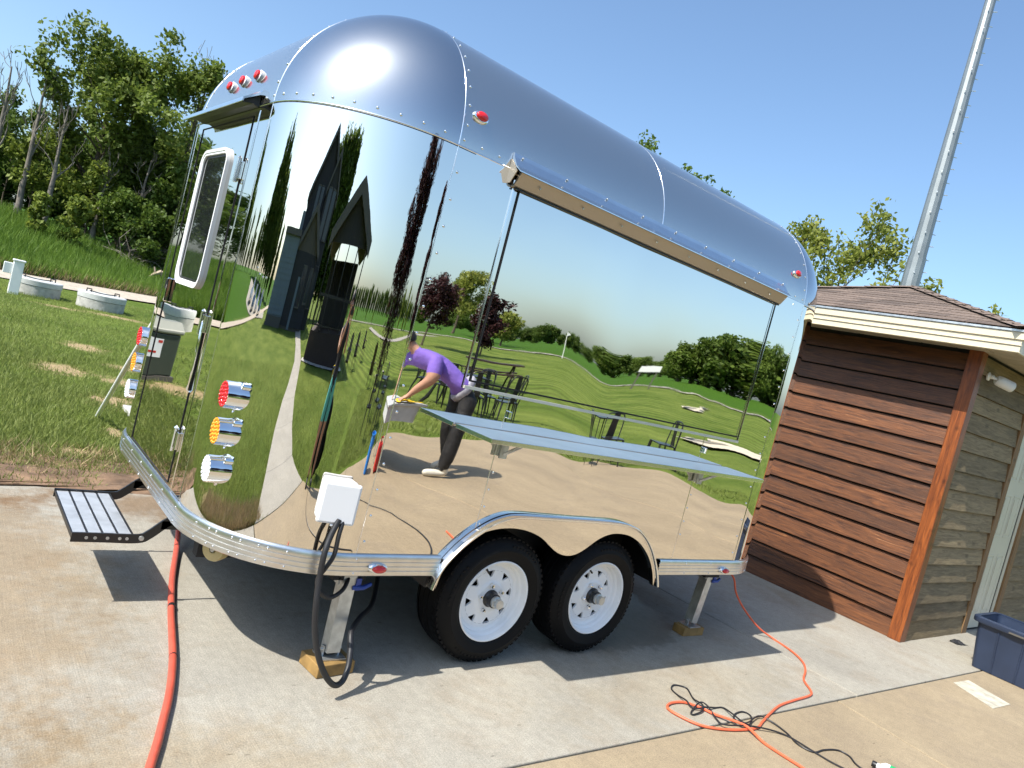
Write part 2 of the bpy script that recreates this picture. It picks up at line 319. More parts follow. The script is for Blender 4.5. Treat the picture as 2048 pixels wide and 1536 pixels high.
def grass_ground_mat():
    m, n, l, p, o = nodes_of('lawn_ground')
    g = n.new('ShaderNodeNewGeometry')
    t = n.new('ShaderNodeTexNoise'); t.inputs['Scale'].default_value = 0.35; t.inputs['Detail'].default_value = 9; t.inputs['Roughness'].default_value = 0.65; l.new(g.outputs['Position'], t.inputs['Vector'])
    cr = n.new('ShaderNodeValToRGB'); e = cr.color_ramp.elements
    e[0].position = 0.3; e[0].color = (0.065, 0.112, 0.014, 1); e[1].position = 0.72; e[1].color = (0.18, 0.225, 0.048, 1); l.new(t.outputs[0], cr.inputs[0])
    # mowing stripes far off on the fairway (alternate passes lie the other way)
    mp = n.new('ShaderNodeMapping'); mp.inputs['Rotation'].default_value = (0, 0, R_(52)); l.new(g.outputs['Position'], mp.inputs['Vector'])
    w = n.new('ShaderNodeTexWave'); w.inputs['Scale'].default_value = 0.22; w.inputs['Distortion'].default_value = 0.8; w.inputs['Detail Scale'].default_value = 0.2; l.new(mp.outputs[0], w.inputs['Vector'])
    wr = n.new('ShaderNodeMapRange'); wr.inputs[3].default_value = 0.74; wr.inputs[4].default_value = 1.22; l.new(w.outputs['Fac'], wr.inputs[0])
    sxy = n.new('ShaderNodeSeparateXYZ'); l.new(g.outputs['Position'], sxy.inputs[0]); fw = n.new('ShaderNodeMapRange'); fw.inputs[1].default_value = -16; fw.inputs[2].default_value = -9; fw.inputs[3].default_value = 1; fw.inputs[4].default_value = 0; l.new(sxy.outputs['Y'], fw.inputs[0])   # only the fairway is striped
    mx = n.new('ShaderNodeMix'); mx.data_type = 'RGBA'; mx.blend_type = 'MULTIPLY'; l.new(fw.outputs[0], mx.inputs[0]); l.new(cr.outputs[0], mx.inputs[6]); l.new(wr.outputs[0], mx.inputs[7])
    t2 = n.new('ShaderNodeTexNoise'); t2.inputs['Scale'].default_value = 45; t2.inputs['Detail'].default_value = 4; l.new(g.outputs['Position'], t2.inputs['Vector'])
    r2 = n.new('ShaderNodeMapRange'); r2.inputs[1].default_value = 0.3; r2.inputs[2].default_value = 0.7; r2.inputs[3].default_value = 0.6; r2.inputs[4].default_value = 1.3; l.new(t2.outputs[0], r2.inputs[0])
    mx2 = n.new('ShaderNodeMix'); mx2.data_type = 'RGBA'; mx2.blend_type = 'MULTIPLY'; mx2.inputs[0].default_value = 1.0; l.new(mx.outputs[2], mx2.inputs[6]); l.new(r2.outputs[0], mx2.inputs[7])
    # bare straw-coloured patches worn into the lawn, ragged edged
    nd = n.new('ShaderNodeTexNoise'); nd.inputs['Scale'].default_value = 5.0; nd.inputs['Detail'].default_value = 6; nd.inputs['Roughness'].default_value = 0.7; l.new(g.outputs['Position'], nd.inputs['Vector'])
    prev = None
    for cx, cy, rx, ry in DIRT:
        sb = n.new('ShaderNodeVectorMath'); sb.operation = 'SUBTRACT'; sb.inputs[1].default_value = (cx, cy, 0); l.new(g.outputs['Position'], sb.inputs[0])
        dv = n.new('ShaderNodeVectorMath'); dv.operation = 'MULTIPLY'; dv.inputs[1].default_value = (1 / rx, 1 / ry, 0); l.new(sb.outputs[0], dv.inputs[0])
        ln = n.new('ShaderNodeVectorMath'); ln.operation = 'LENGTH'; l.new(dv.outputs[0], ln.inputs[0])
        if prev is None: prev = ln.outputs['Value']
        else:
            mm = n.new('ShaderNodeMath'); mm.operation = 'MINIMUM'; l.new(prev, mm.inputs[0]); l.new(ln.outputs['Value'], mm.inputs[1]); prev = mm.outputs[0]
    ma = n.new('ShaderNodeMath'); ma.operation = 'MULTIPLY_ADD'; ma.inputs[1].default_value = 3.0; l.new(nd.outputs[0], ma.inputs[0]); l.new(prev, ma.inputs[2])
    dr_ = n.new('ShaderNodeMapRange'); dr_.inputs[1].default_value = 1.9; dr_.inputs[2].default_value = 2.6; dr_.inputs[3].default_value = 1.0; dr_.inputs[4].default_value = 0.0; l.new(ma.outputs[0], dr_.inputs[0])
    mxd = n.new('ShaderNodeMix'); mxd.data_type = 'RGBA'; l.new(dr_.outputs[0], mxd.inputs[0]); l.new(mx2.outputs[2], mxd.inputs[6]); mxd.inputs[7].default_value = (0.36, 0.27, 0.15, 1)
    mx2 = mxd
    # rougher, deeper green where the mesh attribute says tall rough
    at = n.new('ShaderNodeAttribute'); at.attribute_name = 'rough'
    mx3 = n.new('ShaderNodeMix'); mx3.data_type = 'RGBA'; l.new(at.outputs['Fac'], mx3.inputs[0]); l.new(mx2.outputs[2], mx3.inputs[6]); mx3.inputs[7].default_value = (0.045, 0.105, 0.010, 1)
    l.new(mx3.outputs[2], p.inputs['Base Color']); p.inputs['Roughness'].default_value = 1.0; p.inputs['Specular IOR Level'].default_value = 0.1
    b = n.new('ShaderNodeBump'); b.inputs['Strength'].default_value = 1.0; b.inputs['Distance'].default_value = 0.03; l.new(t2.outputs[0], b.inputs['Height']); l.new(b.outputs[0], p.inputs['Normal'])
    M['lawn_ground'] = m
grass_ground_mat()

def foliage_mat(name, dark, light, trans=0.35):
    m, n, l, p, o = nodes_of(name)
    at = n.new('ShaderNodeAttribute'); at.attribute_name = 'tint'
    mx = n.new('ShaderNodeMix'); mx.data_type = 'RGBA'; l.new(at.outputs['Fac'], mx.inputs[0])
    mx.inputs[6].default_value = (*dark, 1); mx.inputs[7].default_value = (*light, 1)
    l.new(mx.outputs[2], p.inputs['Base Color']); p.inputs['Roughness'].default_value = 0.55; p.inputs['Specular IOR Level'].default_value = 0.3
    tr = n.new('ShaderNodeBsdfTranslucent'); l.new(mx.outputs[2], tr.inputs['Color'])
    ms = n.new('ShaderNodeMixShader'); ms.inputs[0].default_value = trans
    l.new(p.outputs[0], ms.inputs[1]); l.new(tr.outputs[0], ms.inputs[2]); l.new(ms.outputs[0], o.inputs['Surface'])
    M[name] = m
foliage_mat('leaf_mid', (0.055, 0.098, 0.012), (0.175, 0.25, 0.042), 0.44)
foliage_mat('leaf_wood', (0.085, 0.125, 0.016), (0.235, 0.30, 0.06), 0.48)
foliage_mat('leaf_dark', (0.042, 0.078, 0.010), (0.13, 0.195, 0.032), 0.42)
foliage_mat('leaf_bright', (0.10, 0.15, 0.020), (0.27, 0.32, 0.055), 0.4)
foliage_mat('leaf_young', (0.13, 0.17, 0.025), (0.34, 0.36, 0.08), 0.45)
foliage_mat('leaf_purple', (0.020, 0.007, 0.008), (0.060, 0.018, 0.020), 0.2)
foliage_mat('blade_lawn', (0.10, 0.145, 0.020), (0.31, 0.35, 0.105), 0.35)
foliage_mat('blade_meadow', (0.06, 0.125, 0.012), (0.20, 0.31, 0.045), 0.35)
foliage_mat('blade_dry', (0.20, 0.14, 0.07), (0.46, 0.36, 0.19), 0.25)

# ------------------------------------------------------------------ object helpers
def tag(o, label=None, cat=None, group=None, kind=None):
    if label: o['label'] = label
    if cat: o['category'] = cat
    if group: o['group'] = group
    if kind: o['kind'] = kind
    return o
def thing(name, label, cat, loc=(0, 0, 0), group=None):
    o = bpy.data.objects.new(name, None); col.objects.link(o); o.location = loc; o.empty_display_size = 0.1
    return tag(o, label, cat, group)
def wmat(o):
    m = Matrix.LocRotScale(o.location, o.rotation_euler, o.scale)
    return m if o.parent is None else wmat(o.parent) @ o.matrix_parent_inverse @ m
def attach(o, parent):
    if parent is not None:
        o.parent = parent; o.matrix_parent_inverse = wmat(parent).inverted()
    return o
def copy_tree(o, parent=None):
    c = o.copy(); col.objects.link(c)
    if parent is not None: c.parent = parent; c.matrix_parent_inverse = o.matrix_parent_inverse.copy()
    for ch in list(o.children): copy_tree(ch, c)
    return c

class MB:
    def __init__(s): s.v = []; s.f = []; s.m = []
    def add(s, vs, fs, mi=0):
        b = len(s.v); s.v.extend([tuple(x) for x in vs]); s.f.extend([tuple(b + i for i in f) for f in fs]); s.m.extend([mi] * len(fs)); return s
    def box(s, lo, hi, mi=0, mat=None):
        x0, y0, z0 = lo; x1, y1, z1 = hi
        vs = [Vector(p) for p in ((x0, y0, z0), (x1, y0, z0), (x1, y1, z0), (x0, y1, z0), (x0, y0, z1), (x1, y0, z1), (x1, y1, z1), (x0, y1, z1))]
        if mat is not None: vs = [mat @ v for v in vs]
        return s.add(vs, [(3, 2, 1, 0), (4, 5, 6, 7), (0, 1, 5, 4), (1, 2, 6, 5), (2, 3, 7, 6), (3, 0, 4, 7)], mi)
    def tube(s, pts, r, n=8, mi=0, caps=True):
        pts = [Vector(p) for p in pts]
        rs = r if isinstance(r, (list, tuple)) else [r] * len(pts)
        rings = []; up = None
        for i, p in enumerate(pts):
            d = (pts[min(i + 1, len(pts) - 1)] - pts[max(i - 1, 0)])
            if d.length < 1e-9: d = Vector((0, 0, 1))
            d.normalize()
            if up is None: up = d.orthogonal().normalized()
            else:
                up = up - d * up.dot(d)
                up = up.normalized() if up.length > 1e-6 else d.orthogonal().normalized()
            w = d.cross(up)
            rings.append([p + (up * math.cos(2 * PI * k / n) + w * math.sin(2 * PI * k / n)) * rs[i] for k in range(n)])
        vs = [v for q in rings for v in q]; fs = []
        for i in range(len(pts) - 1):
            for k in range(n):
                fs.append((i * n + k, i * n + (k + 1) % n, (i + 1) * n + (k + 1) % n, (i + 1) * n + k))
        if caps: fs += [tuple(reversed(range(n))), tuple(range((len(pts) - 1) * n, len(pts) * n))]
        return s.add(vs, fs, mi)
    def lathe(s, prof, mat=None, n=24, mi=0, close=False, cap=True):
        # prof: list of (radius, axial); axis = local z
        vs = []; fs = []
        for r, a in prof:
            for k in range(n):
                v = Vector((r * math.cos(2 * PI * k / n), r * math.sin(2 * PI * k / n), a))
                vs.append(mat @ v if mat is not None else v)
        m_ = len(prof)
        for i in range(m_ if close else m_ - 1):
            j = (i + 1) % m_
            for k in range(n):
                fs.append((i * n + k, i * n + (k + 1) % n, j * n + (k + 1) % n, j * n + k))
        if not close and cap:
            if prof[0][0] > 1e-6: fs.append(tuple(reversed(range(n))))
            if prof[-1][0] > 1e-6: fs.append(tuple(range((m_ - 1) * n, m_ * n)))
        return s.add(vs, fs, mi)
    def prism(s, poly, fn, mi=0):
        # poly: 2d points; fn(p, k) -> 3d for k = 0 / 1
        n = len(poly); vs = [fn(p, 0) for p in poly] + [fn(p, 1) for p in poly]
        fs = [tuple(reversed(range(n))), tuple(range(n, 2 * n))] + [(i, (i + 1) % n, n + (i + 1) % n, n + i) for i in range(n)]
        return s.add(vs, fs, mi)
    def blob(s, c, r, n=8, m=5, mi=0, mat=None):
        vs = []; fs = []
        for j in range(m + 1):
            ph = PI * j / m
            for k in range(n):
                v = Vector((r[0] * math.sin(ph) * math.cos(2 * PI * k / n), r[1] * math.sin(ph) * math.sin(2 * PI * k / n), r[2] * math.cos(ph)))
                if mat is not None: v = mat @ v
                vs.append(Vector(c) + v)
        for j in range(m):
            for k in range(n):
                fs.append((j * n + k, (j + 1) * n + k, (j + 1) * n + (k + 1) % n, j * n + (k + 1) % n))
        return s.add(vs, fs, mi)
    def mesh(s, name, mats, smooth=False, angle=None):
        me = bpy.data.meshes.new(name)
        me.from_pydata(s.v, [], s.f); 
        for m in (mats if isinstance(mats, (list, tuple)) else [mats]): me.materials.append(M[m] if isinstance(m, str) else m)
        if any(s.m): me.polygons.foreach_set('material_index', s.m)
        bm = bmesh.new(); bm.from_mesh(me); bmesh.ops.recalc_face_normals(bm, faces=bm.faces); bm.to_mesh(me); bm.free()
        if smooth:
            me.polygons.foreach_set('use_smooth', [True] * len(me.polygons))
            if angle: me.set_sharp_from_angle(angle=R_(angle))
        me.update(); return me
    def build(s, name, mats, parent=None, smooth=False, angle=40, bevel=0.0):
        me = s.mesh(name, mats, smooth, angle)
        o = bpy.data.objects.new(name, me); col.objects.link(o); attach(o, parent)
        if bevel:
            b = o.modifiers.new('bevel', 'BEVEL'); b.width = bevel; b.segments = 2; b.limit_method = 'ANGLE'; b.angle_limit = R_(50); b.harden_normals = False
        return o
def link_mesh(name, me, parent=None, loc=(0, 0, 0), rot=None):
    o = bpy.data.objects.new(name, me); col.objects.link(o); o.location = loc
    if rot is not None: o.rotation_euler = rot
    # location given in world space; parents used with this are at known transforms
    return attach(o, parent)
def surf(name, P, N, mat, parent=None):
    """grid surface: P[i][j] points, N[i][j] exact normals (smooth mirror panels)"""
    ni, nj = len(P), len(P[0]); vs = [p for r in P for p in r]; ns = [n for r in N for n in r]; fs = []
    a, b, c = Vector(P[0][0]), Vector(P[1][0]), Vector(P[0][1])
    mi_, mj_ = ni // 2, nj // 2
    q0, q1, q2 = Vector(P[mi_][mj_ - 1]), Vector(P[min(mi_ + 1, ni - 1)][mj_ - 1]), Vector(P[mi_][mj_])
    if mi_ + 1 > ni - 1: q0, q1, q2 = Vector(P[0][mj_ - 1]), Vector(P[1][mj_ - 1]), Vector(P[0][mj_])
    flip = (q1 - q0).cross(q2 - q0).dot(Vector(N[mi_][mj_])) < 0
    for i in range(ni - 1):
        for j in range(nj - 1):
            f = (i * nj + j, (i + 1) * nj + j, (i + 1) * nj + j + 1, i * nj + j + 1)
            fs.append(tuple(reversed(f)) if flip else f)
    me = bpy.data.meshes.new(name); me.from_pydata([tuple(v) for v in vs], [], fs); me.materials.append(M[mat])
    me.polygons.foreach_set('use_smooth', [True] * len(me.polygons))
    me.update()
    me.normals_split_custom_set_from_vertices([tuple(Vector(n).normalized()) for n in ns])
    o = bpy.data.objects.new(name, me); col.objects.link(o); return attach(o, parent)
def spline(pts, n=8):
    P = [Vector(p) for p in pts]; out = []
    for i in range(len(P) - 1):
        p0, p1, p2, p3 = P[max(i - 1, 0)], P[i], P[i + 1], P[min(i + 2, len(P) - 1)]
        for k in range(n):
            t = k / n
            out.append(0.5 * ((2 * p1) + (p2 - p0) * t + (2 * p0 - 5 * p1 + 4 * p2 - p3) * t * t + (3 * p1 - p0 - 3 * p2 + p3) * t ** 3))
    out.append(P[-1]); return out
def ss(a, b, x):
    t = min(1, max(0, (x - a) / (b - a))); return t * t * (3 - 2 * t)
def quads_mesh(name, V, tint, mat, tri=False):
    """V: numpy (n, k, 3) of k-gons; tint: (n,) -> one mesh, fast"""
    n, k, _ = V.shape
    me = bpy.data.meshes.new(name); me.vertices.add(n * k); me.vertices.foreach_set('co', V.reshape(-1).astype(np.float32))
    me.loops.add(n * k); me.loops.foreach_set('vertex_index', np.arange(n * k, dtype=np.int32))
    me.polygons.add(n); me.polygons.foreach_set('loop_start', np.arange(0, n * k, k, dtype=np.int32))
    me.update(calc_edges=True)
    a = me.attributes.new('tint', 'FLOAT', 'POINT'); a.data.foreach_set('value', np.repeat(tint, k).astype(np.float32))
    me.materials.append(M[mat]); me.validate(); return me
def axis_mat(origin, axis, up=(0, 0, 1)):
    z = Vector(axis).normalized(); x = Vector(up).cross(z)
    if x.length < 1e-5: x = Vector((1, 0, 0)).cross(z)
    x.normalize(); y = z.cross(x)
    return Matrix(((x.x, y.x, z.x, origin[0]), (x.y, y.y, z.y, origin[1]), (x.z, y.z, z.z, origin[2]), (0, 0, 0, 1)))

# ================================================================== SETTING: terrain, pavement, paths
PATH_PTS = [(-60, 10), (-30, 14), (-12, 18.5), (-5, 20.2), (0.5, 22.3), (5.5, 26.5), (12, 33), (25, 50), (60, 90)]
def path_y(x):
    for (x0, y0), (x1, y1) in zip(PATH_PTS, PATH_PTS[1:]):
        if x <= x1: return y0 + (y1 - y0) * (x - x0) / (x1 - x0)
    return PATH_PTS[-1][1]
def golf_r(az):      # distance of the cart path on the golf side, by azimuth
    return 58 + 6 * math.sin(az * 3.0)
def height(x, y):
    z = -0.03
    # the bank beyond the gravel path, up to the woods
    s = (y - path_y(x)) * 0.8
    if s > 1.2: z += 1.75 * ss(1.2, 15, s) + 0.02 * max(0, s - 15)
    # golf course side
    if y < -8:
        r = math.hypot(x, y); az = math.degrees(math.atan2(x, y)) % 360
        wgt = ss(100, 118, az) * (1 - ss(212, 235, az))
        g = golf_r(math.radians(az))
        z += wgt * (0.55 * ss(28, g - 3, r) + (0.4 + 0.75 * (1 - ss(122, 131, az))) * ss(g + 3, g + 24, r) + 0.002 * max(0, r - 90))
    return z
def rough_at(x, y):
    if y < -8:
        r = math.hypot(x, y); az = math.degrees(math.atan2(x, y)) % 360
        wgt = ss(100, 118, az) * (1 - ss(212, 235, az)); g = golf_r(math.radians(az))
        return wgt * ss(g + 2, g + 5, r)
    s = (y - path_y(x)) * 0.8
    return ss(1.2, 2.4, s)
def build_terrain():
    nr, na = 110, 240
    rad = [0.0] + [0.6 * (1.088 ** i) + 0.25 * i for i in range(nr)]
    rad[-1] = 4500
    vs = []; rg = []
    for i, r in enumerate(rad):
        for k in range(na):
            a = 2 * PI * k / na; x, y = r * math.sin(a), r * math.cos(a)
            z = height(x, y)
            if r > 6: z += 0.05 * mnoise.noise(Vector((x * 0.25, y * 0.25, 0))) * ss(6, 14, r)
            vs.append((x, y, min(z, 14))); rg.append(rough_at(x, y))
    fs = [(i * na + k, i * na + (k + 1) % na, (i + 1) * na + (k + 1) % na, (i + 1) * na + k) for i in range(len(rad) - 1) for k in range(na)]
    me = bpy.data.meshes.new('lawn'); me.from_pydata(vs, [], [tuple(reversed(f)) for f in fs]); me.materials.append(M['lawn_ground'])
    me.polygons.foreach_set('use_smooth', [True] * len(me.polygons))
    at = me.attributes.new('rough', 'FLOAT', 'POINT'); at.data.foreach_set('value', rg)
    me.update()
    o = bpy.data.objects.new('lawn', me); col.objects.link(o); tag(o, kind='structure'); return o
build_terrain()

# --- concrete: light driveway slabs (y > -0.78), older tan patio slabs, walkway to the house
def slab(name, poly, mat, parent, top=0.0, th=0.10, bev=0.006):
    mb = MB(); mb.prism(poly, lambda p, k: (p[0], p[1], top - th * (1 - k)))
    return mb.build(name, mat, parent, bevel=bev)
drive = MB().box((-1.5, -0.7, -0.14), (7.0, 2.5, -0.11)).build('driveway', 'concrete_light'); tag(drive, kind='structure')
g = 0.006
jy = lambda x: -0.715 - 0.019 * x          # the joint between the light and the tan concrete
def light_slab(x0, x1, y1): slab('slab', [(x0 + g, jy(x0) + g), (x1 - g, jy(x1) + g), (x1 - g, y1), (x0 + g, y1)], 'concrete_light', drive)
slab('slab', [(-1.62, jy(-1.6) + g), (-1.2, jy(-1.2) + g), (0.9, jy(0.9) + g), (3.94 - g * 0.5, jy(3.94) + g), (3.94 - g * 0.5, 2.5), (0.9, 2.52), (-0.3, 2.58), (-1.1, 2.55), (-1.58, 2.35), (-1.66, 1.0)], 'concrete_light', drive)
light_slab(3.94, 10.9, 6.0)
patio = MB().box((-1.4, -3.0, -0.14), (9.0, -0.9, -0.11)).build('patio', 'concrete_tan'); tag(patio, kind='structure')
slab('slab', [(-1.62, -0.70), (0.6 - g, jy(0.6) - g), (0.6 - g, -4.35), (0.1, -3.95), (-0.6, -3.22), (-1.2, -3.0), (-1.62, -2.95)], 'concrete_tan', patio)
slab('slab', [(0.6 + g, jy(0.6) - g), (3.66 - g, jy(3.66) - g), (3.1 - g, -5.7), (1.9, -4.85), (0.6 + g, -4.36)], 'concrete_tan', patio)
slab('slab', [(3.66 + g, jy(3.66) - g), (6.9 - g, jy(6.9) - g), (6.75 - g, -6.35), (5.0, -6.3), (3.1 + g, -5.72)], 'concrete_tan', patio)
slab('slab', [(6.9 + g, jy(6.9) - g), (10.2, jy(10) - g), (9.9, -3.2), (9.75, -5.1), (8.95, -6.3), (6.75 + g, -6.36)], 'concrete_tan', patio)
walk = MB().box((-10, -4.6, -0.14), (-9, -4.0, -0.11)).build('walkway', 'concrete_walk'); tag(walk, kind='structure')
wl_ = [(-1.63, -0.72), (-3.0, -1.3), (-5.0, -2.05), (-7.2, -3.1), (-9.3, -4.35), (-13, -6.3), (-19, -8.3), (-27.5, -10.2)]
wr_ = [(-1.63, -2.9), (-3.0, -2.95), (-5.0, -3.75), (-7.2, -4.75), (-9.3, -5.9), (-13, -7.9), (-19, -10.0), (-27.5, -12.6)]
for i in range(len(wl_) - 1):
    n_ = max(1, int(math.dist(wl_[i], wl_[i + 1]) / 1.6))
    for k in range(n_):
        t0, t1 = k / n_, (k + 1) / n_ - 0.006 / 1.6
        L = lambda a, b, t: (a[0] + (b[0] - a[0]) * t, a[1] + (b[1] - a[1]) * t)
        slab('slab', [L(wl_[i], wl_[i + 1], t0), L(wr_[i], wr_[i + 1], t0), L(wr_[i], wr_[i + 1], t1), L(wl_[i], wl_[i + 1], t1)], 'concrete_walk', walk, 0.004)

mb = MB(); mb.prism([(5.30, -0.885), (5.57, -0.90), (5.44, -1.22), (5.12, -1.205)], lambda p, k: (p[0], p[1], 0.0005 + 0.0035 * k))
o = mb.build('painted_patch', 'paint_patch'); tag(o, kind='structure')

def ragged(name, pts, mat, z=0.0, amp=0.12, step=0.12, follow=True):
    """irregular flat patch lying on the ground"""
    out = []
    for i, p in enumerate(pts):
        q = pts[(i + 1) % len(pts)]; n = max(1, int(math.dist(p, q) / step))
        for k in range(n):
            x = p[0] + (q[0] - p[0]) * k / n; y = p[1] + (q[1] - p[1]) * k / n
            w = Vector((x * 3.1, y * 3.1, 5))
            out.append((x + amp * mnoise.noise(w), y + amp * mnoise.noise(w + Vector((9, 3, 1)))))
    c = (sum(p[0] for p in out) / len(out), sum(p[1] for p in out) / len(out))
    mb = MB(); n = len(out)
    rings = []
    for s in (1.0, 0.82, 0.55, 0.25):
        rings.append([(c[0] + (p[0] - c[0]) * s, c[1] + (p[1] - c[1]) * s) for p in out])
    vs = []
    for ri, rg in enumerate(rings):
        for p in rg:
            zz = (height(*p) if follow else 0) + z + (0 if ri == 0 else 0.012 + 0.012 * mnoise.noise(Vector((p[0] * 7, p[1] * 7, 2))))
            vs.append((p[0], p[1], zz))
    vs.append((c[0], c[1], (height(*c) if follow else 0) + z + 0.012))
    fs = [(ri * n + i, ri * n + (i + 1) % n, (ri + 1) * n + (i + 1) % n, (ri + 1) * n + i) for ri in range(3) for i in range(n)]
    fs += [(3 * n + i, 3 * n + (i + 1) % n, 4 * n) for i in range(n)]
    mb.add(vs, fs); o = mb.build(name, mat, smooth=True, angle=None); tag(o, kind='structure'); return o
ragged('soil_strip', [(-1.6, 2.5), (-0.2, 2.56), (1.0, 2.5), (4.2, 2.45), (4.2, 3.25), (2.2, 3.35), (0.6, 3.3), (-0.4, 3.35), (-1.2, 3.2), (-1.9, 2.9)], 'soil', 0.022, 0.16)
def ribbon(name, line, half, mat, lift=0.03):
    vs = []; fs = []; n = len(line)
    for i, p in enumerate(line):
        a, b = line[max(i - 1, 0)], line[min(i + 1, n - 1)]
        d = Vector((b[0] - a[0], b[1] - a[1])).normalized(); nn = Vector((-d.y, d.x))
        for k, w in enumerate((-1, -0.5, 0, 0.5, 1)):
            q = (p[0] + nn.x * half * w + 0.08 * mnoise.noise(Vector((p[0], p[1], k))) * abs(w), p[1] + nn.y * half * w)
            vs.append((q[0], q[1], height(*q) + lift + 0.02 * (1 - w * w)))
    for i in range(n - 1):
        for k in range(4): fs.append((i * 5 + k, i * 5 + k + 1, (i + 1) * 5 + k + 1, (i + 1) * 5 + k))
    mb = MB(); mb.add(vs, fs); o = mb.build(name, mat, smooth=True, angle=None); tag(o, kind='structure'); return o
ribbon('gravel_path', [(p.x, p.y) for p in spline([(x, y, 0) for x, y in PATH_PTS], 24)], 1.35, 'gravel_path', 0.05)
ribbon('cart_path', [(golf_r(R_(a)) * math.sin(R_(a)), golf_r(R_(a)) * math.cos(R_(a))) for a in np.arange(112, 208, 0.5)], 1.6, 'asphalt_path', 0.06)
ribbon('cart_path', [(p.x, p.y) for p in spline([(-6, -45, 0), (6, -38, 0), (18, -41, 0), (30, -47, 0)], 14)], 1.3, 'asphalt_path', 0.05)
# sand bunkers of the golf course
def bunker(cx, cy, rx, ry, rot):
    ragged('sand_bunker', [(cx + rx * math.cos(a) * math.cos(rot) - ry * math.sin(a) * math.sin(rot), cy + rx * math.cos(a) * math.sin(rot) + ry * math.sin(a) * math.cos(rot)) for a in [k * PI / 8 for k in range(16)]], 'sand', 0.06, 1.2, 0.8)
bunker(19.8, -10.6, 2.6, 0.75, 0.1); bunker(34.0, -23.0, 2.4, 0.45, -0.5)

# ================================================================== SHED with hip roof
SH = thing('shed', 'wooden shed clad in glossy red-brown boards under a brown shingle hip roof', 'shed', (6.97, 0.9, 0))
X0, Y0, X1, Y1 = 5.80, -0.27, 9.9, 2.07
rowz = [0.0, 0.178, 0.334, 0.524, 0.691, 0.856, 1.019, 1.19, 1.363, 1.529, 1.711, 1.876, 2.046, 2.204, 2.374, 2.53]
core = MB().box((X0 + 0.02, Y0 + 0.02, 0.0), (X1 - 0.02, Y1 - 0.02, 2.56)).build('wall', 'dark_gap', SH)
def board_mesh(name, length, h, th_bot, th_top, mat, seed):
    """lap board along local x (origin at its left bottom back), front face towards local -y, butt thicker at the bottom"""
    r = random.Random(seed); n = 10; vs = []; fs = []
    for i in range(n + 1):
        x = length * i / n; w = 0.0015 * r.uniform(-1, 1); wz = 0.0025 * r.uniform(-1, 1)
        vs += [(x, 0, wz), (x, -th_bot + w, wz), (x, -th_bot + w, wz + 0.006), (x, -th_top + w, h), (x, 0, h)]
    for i in range(n):
        for k in range(5): fs.append((i * 5 + k, i * 5 + (k + 1) % 5, (i + 1) * 5 + (k + 1) % 5, (i + 1) * 5 + k))
    fs += [(4, 3, 2, 1, 0), tuple(n * 5 + k for k in range(5))]
    mb = MB(); mb.add(vs, fs); return mb.mesh(name, mat)
bw = [board_mesh('board', Y1 - (Y0 + 0.075), 0.172, 0.036, 0.012, 'stained_board', k) for k in range(4)]
wallw = MB().box((X0 + 0.005, Y0 + 0.08, 0.0), (X0 + 0.018, Y1 - 0.01, 2.55)).build('side_wall', 'dark_gap', SH)
wallw['label'] = 'sunlit wall of glossy red-brown boards'
for i in range(15):
    # local +x runs along -y so that the face looks to -x
    o = bpy.data.objects.new('board', bw[i % 4]); col.objects.link(o)
    h = rowz[i + 1] - rowz[i]
    o.location = (X0 + 0.004, Y1, rowz[i]); o.rotation_euler = (0, 0, -PI / 2); o.scale = (1, 1, (h - 0.015) / 0.172); attach(o, wallw)
MB().box((X0 - 0.05, Y0 - 0.035, 0.0), (X0 + 0.06, Y0 + 0.075, 2.56)).build('corner_post', 'stained_post', SH, bevel=0.004)
walls = MB().box((X0 + 0.06, Y0 + 0.005, 0.0), (7.30, Y0 + 0.018, 2.55)).build('end_wall', 'dark_gap', SH)
walls['label'] = 'shaded wall of weathered grey-brown boards'
bs = [board_mesh('board', 7.19 - (X0 + 0.062), 0.172, 0.030, 0.010, 'weathered_board', 20 + k) for k in range(4)]
for i in range(15):
    o = bpy.data.objects.new('board', bs[i % 4]); col.objects.link(o); h = rowz[i + 1] - rowz[i]
    o.location = (X0 + 0.062, Y0 + 0.004, rowz[i]); o.scale = (1, 1, (h - 0.004) / 0.172); attach(o, walls)
MB().box((7.19, Y0 - 0.03, 0), (7.31, Y0 + 0.02, 2.54)).build('door_trim', 'weathered_trim', SH, bevel=0.003)
MB().box((8.02, Y0 - 0.03, 0), (8.14, Y0 + 0.02, 2.54)).build('door_trim', 'weathered_trim', SH, bevel=0.003)
wallr = MB().box((8.14, Y0 + 0.005, 0.0), (X1 - 0.02, Y0 + 0.018, 2.55)).build('end_wall', 'dark_gap', SH)
b2_ = board_mesh('board', X1 - 8.16, 0.172, 0.030, 0.010, 'weathered_board', 31)
for i in range(15):
    o = bpy.data.objects.new('board', b2_); col.objects.link(o); h = rowz[i + 1] - rowz[i]
    o.location = (8.145, Y0 + 0.004, rowz[i]); o.scale = (1, 1, (h - 0.004) / 0.172); attach(o, wallr)
MB().box((7.31, Y0 - 0.028, 2.06), (8.02, Y0 + 0.02, 2.54)).build('door_header', 'weathered_board', SH)
dr = MB().box((7.315, Y0 + 0.0, 0.03), (7.93, Y0 + 0.019, 2.055)).build('door', 'door_white', SH)
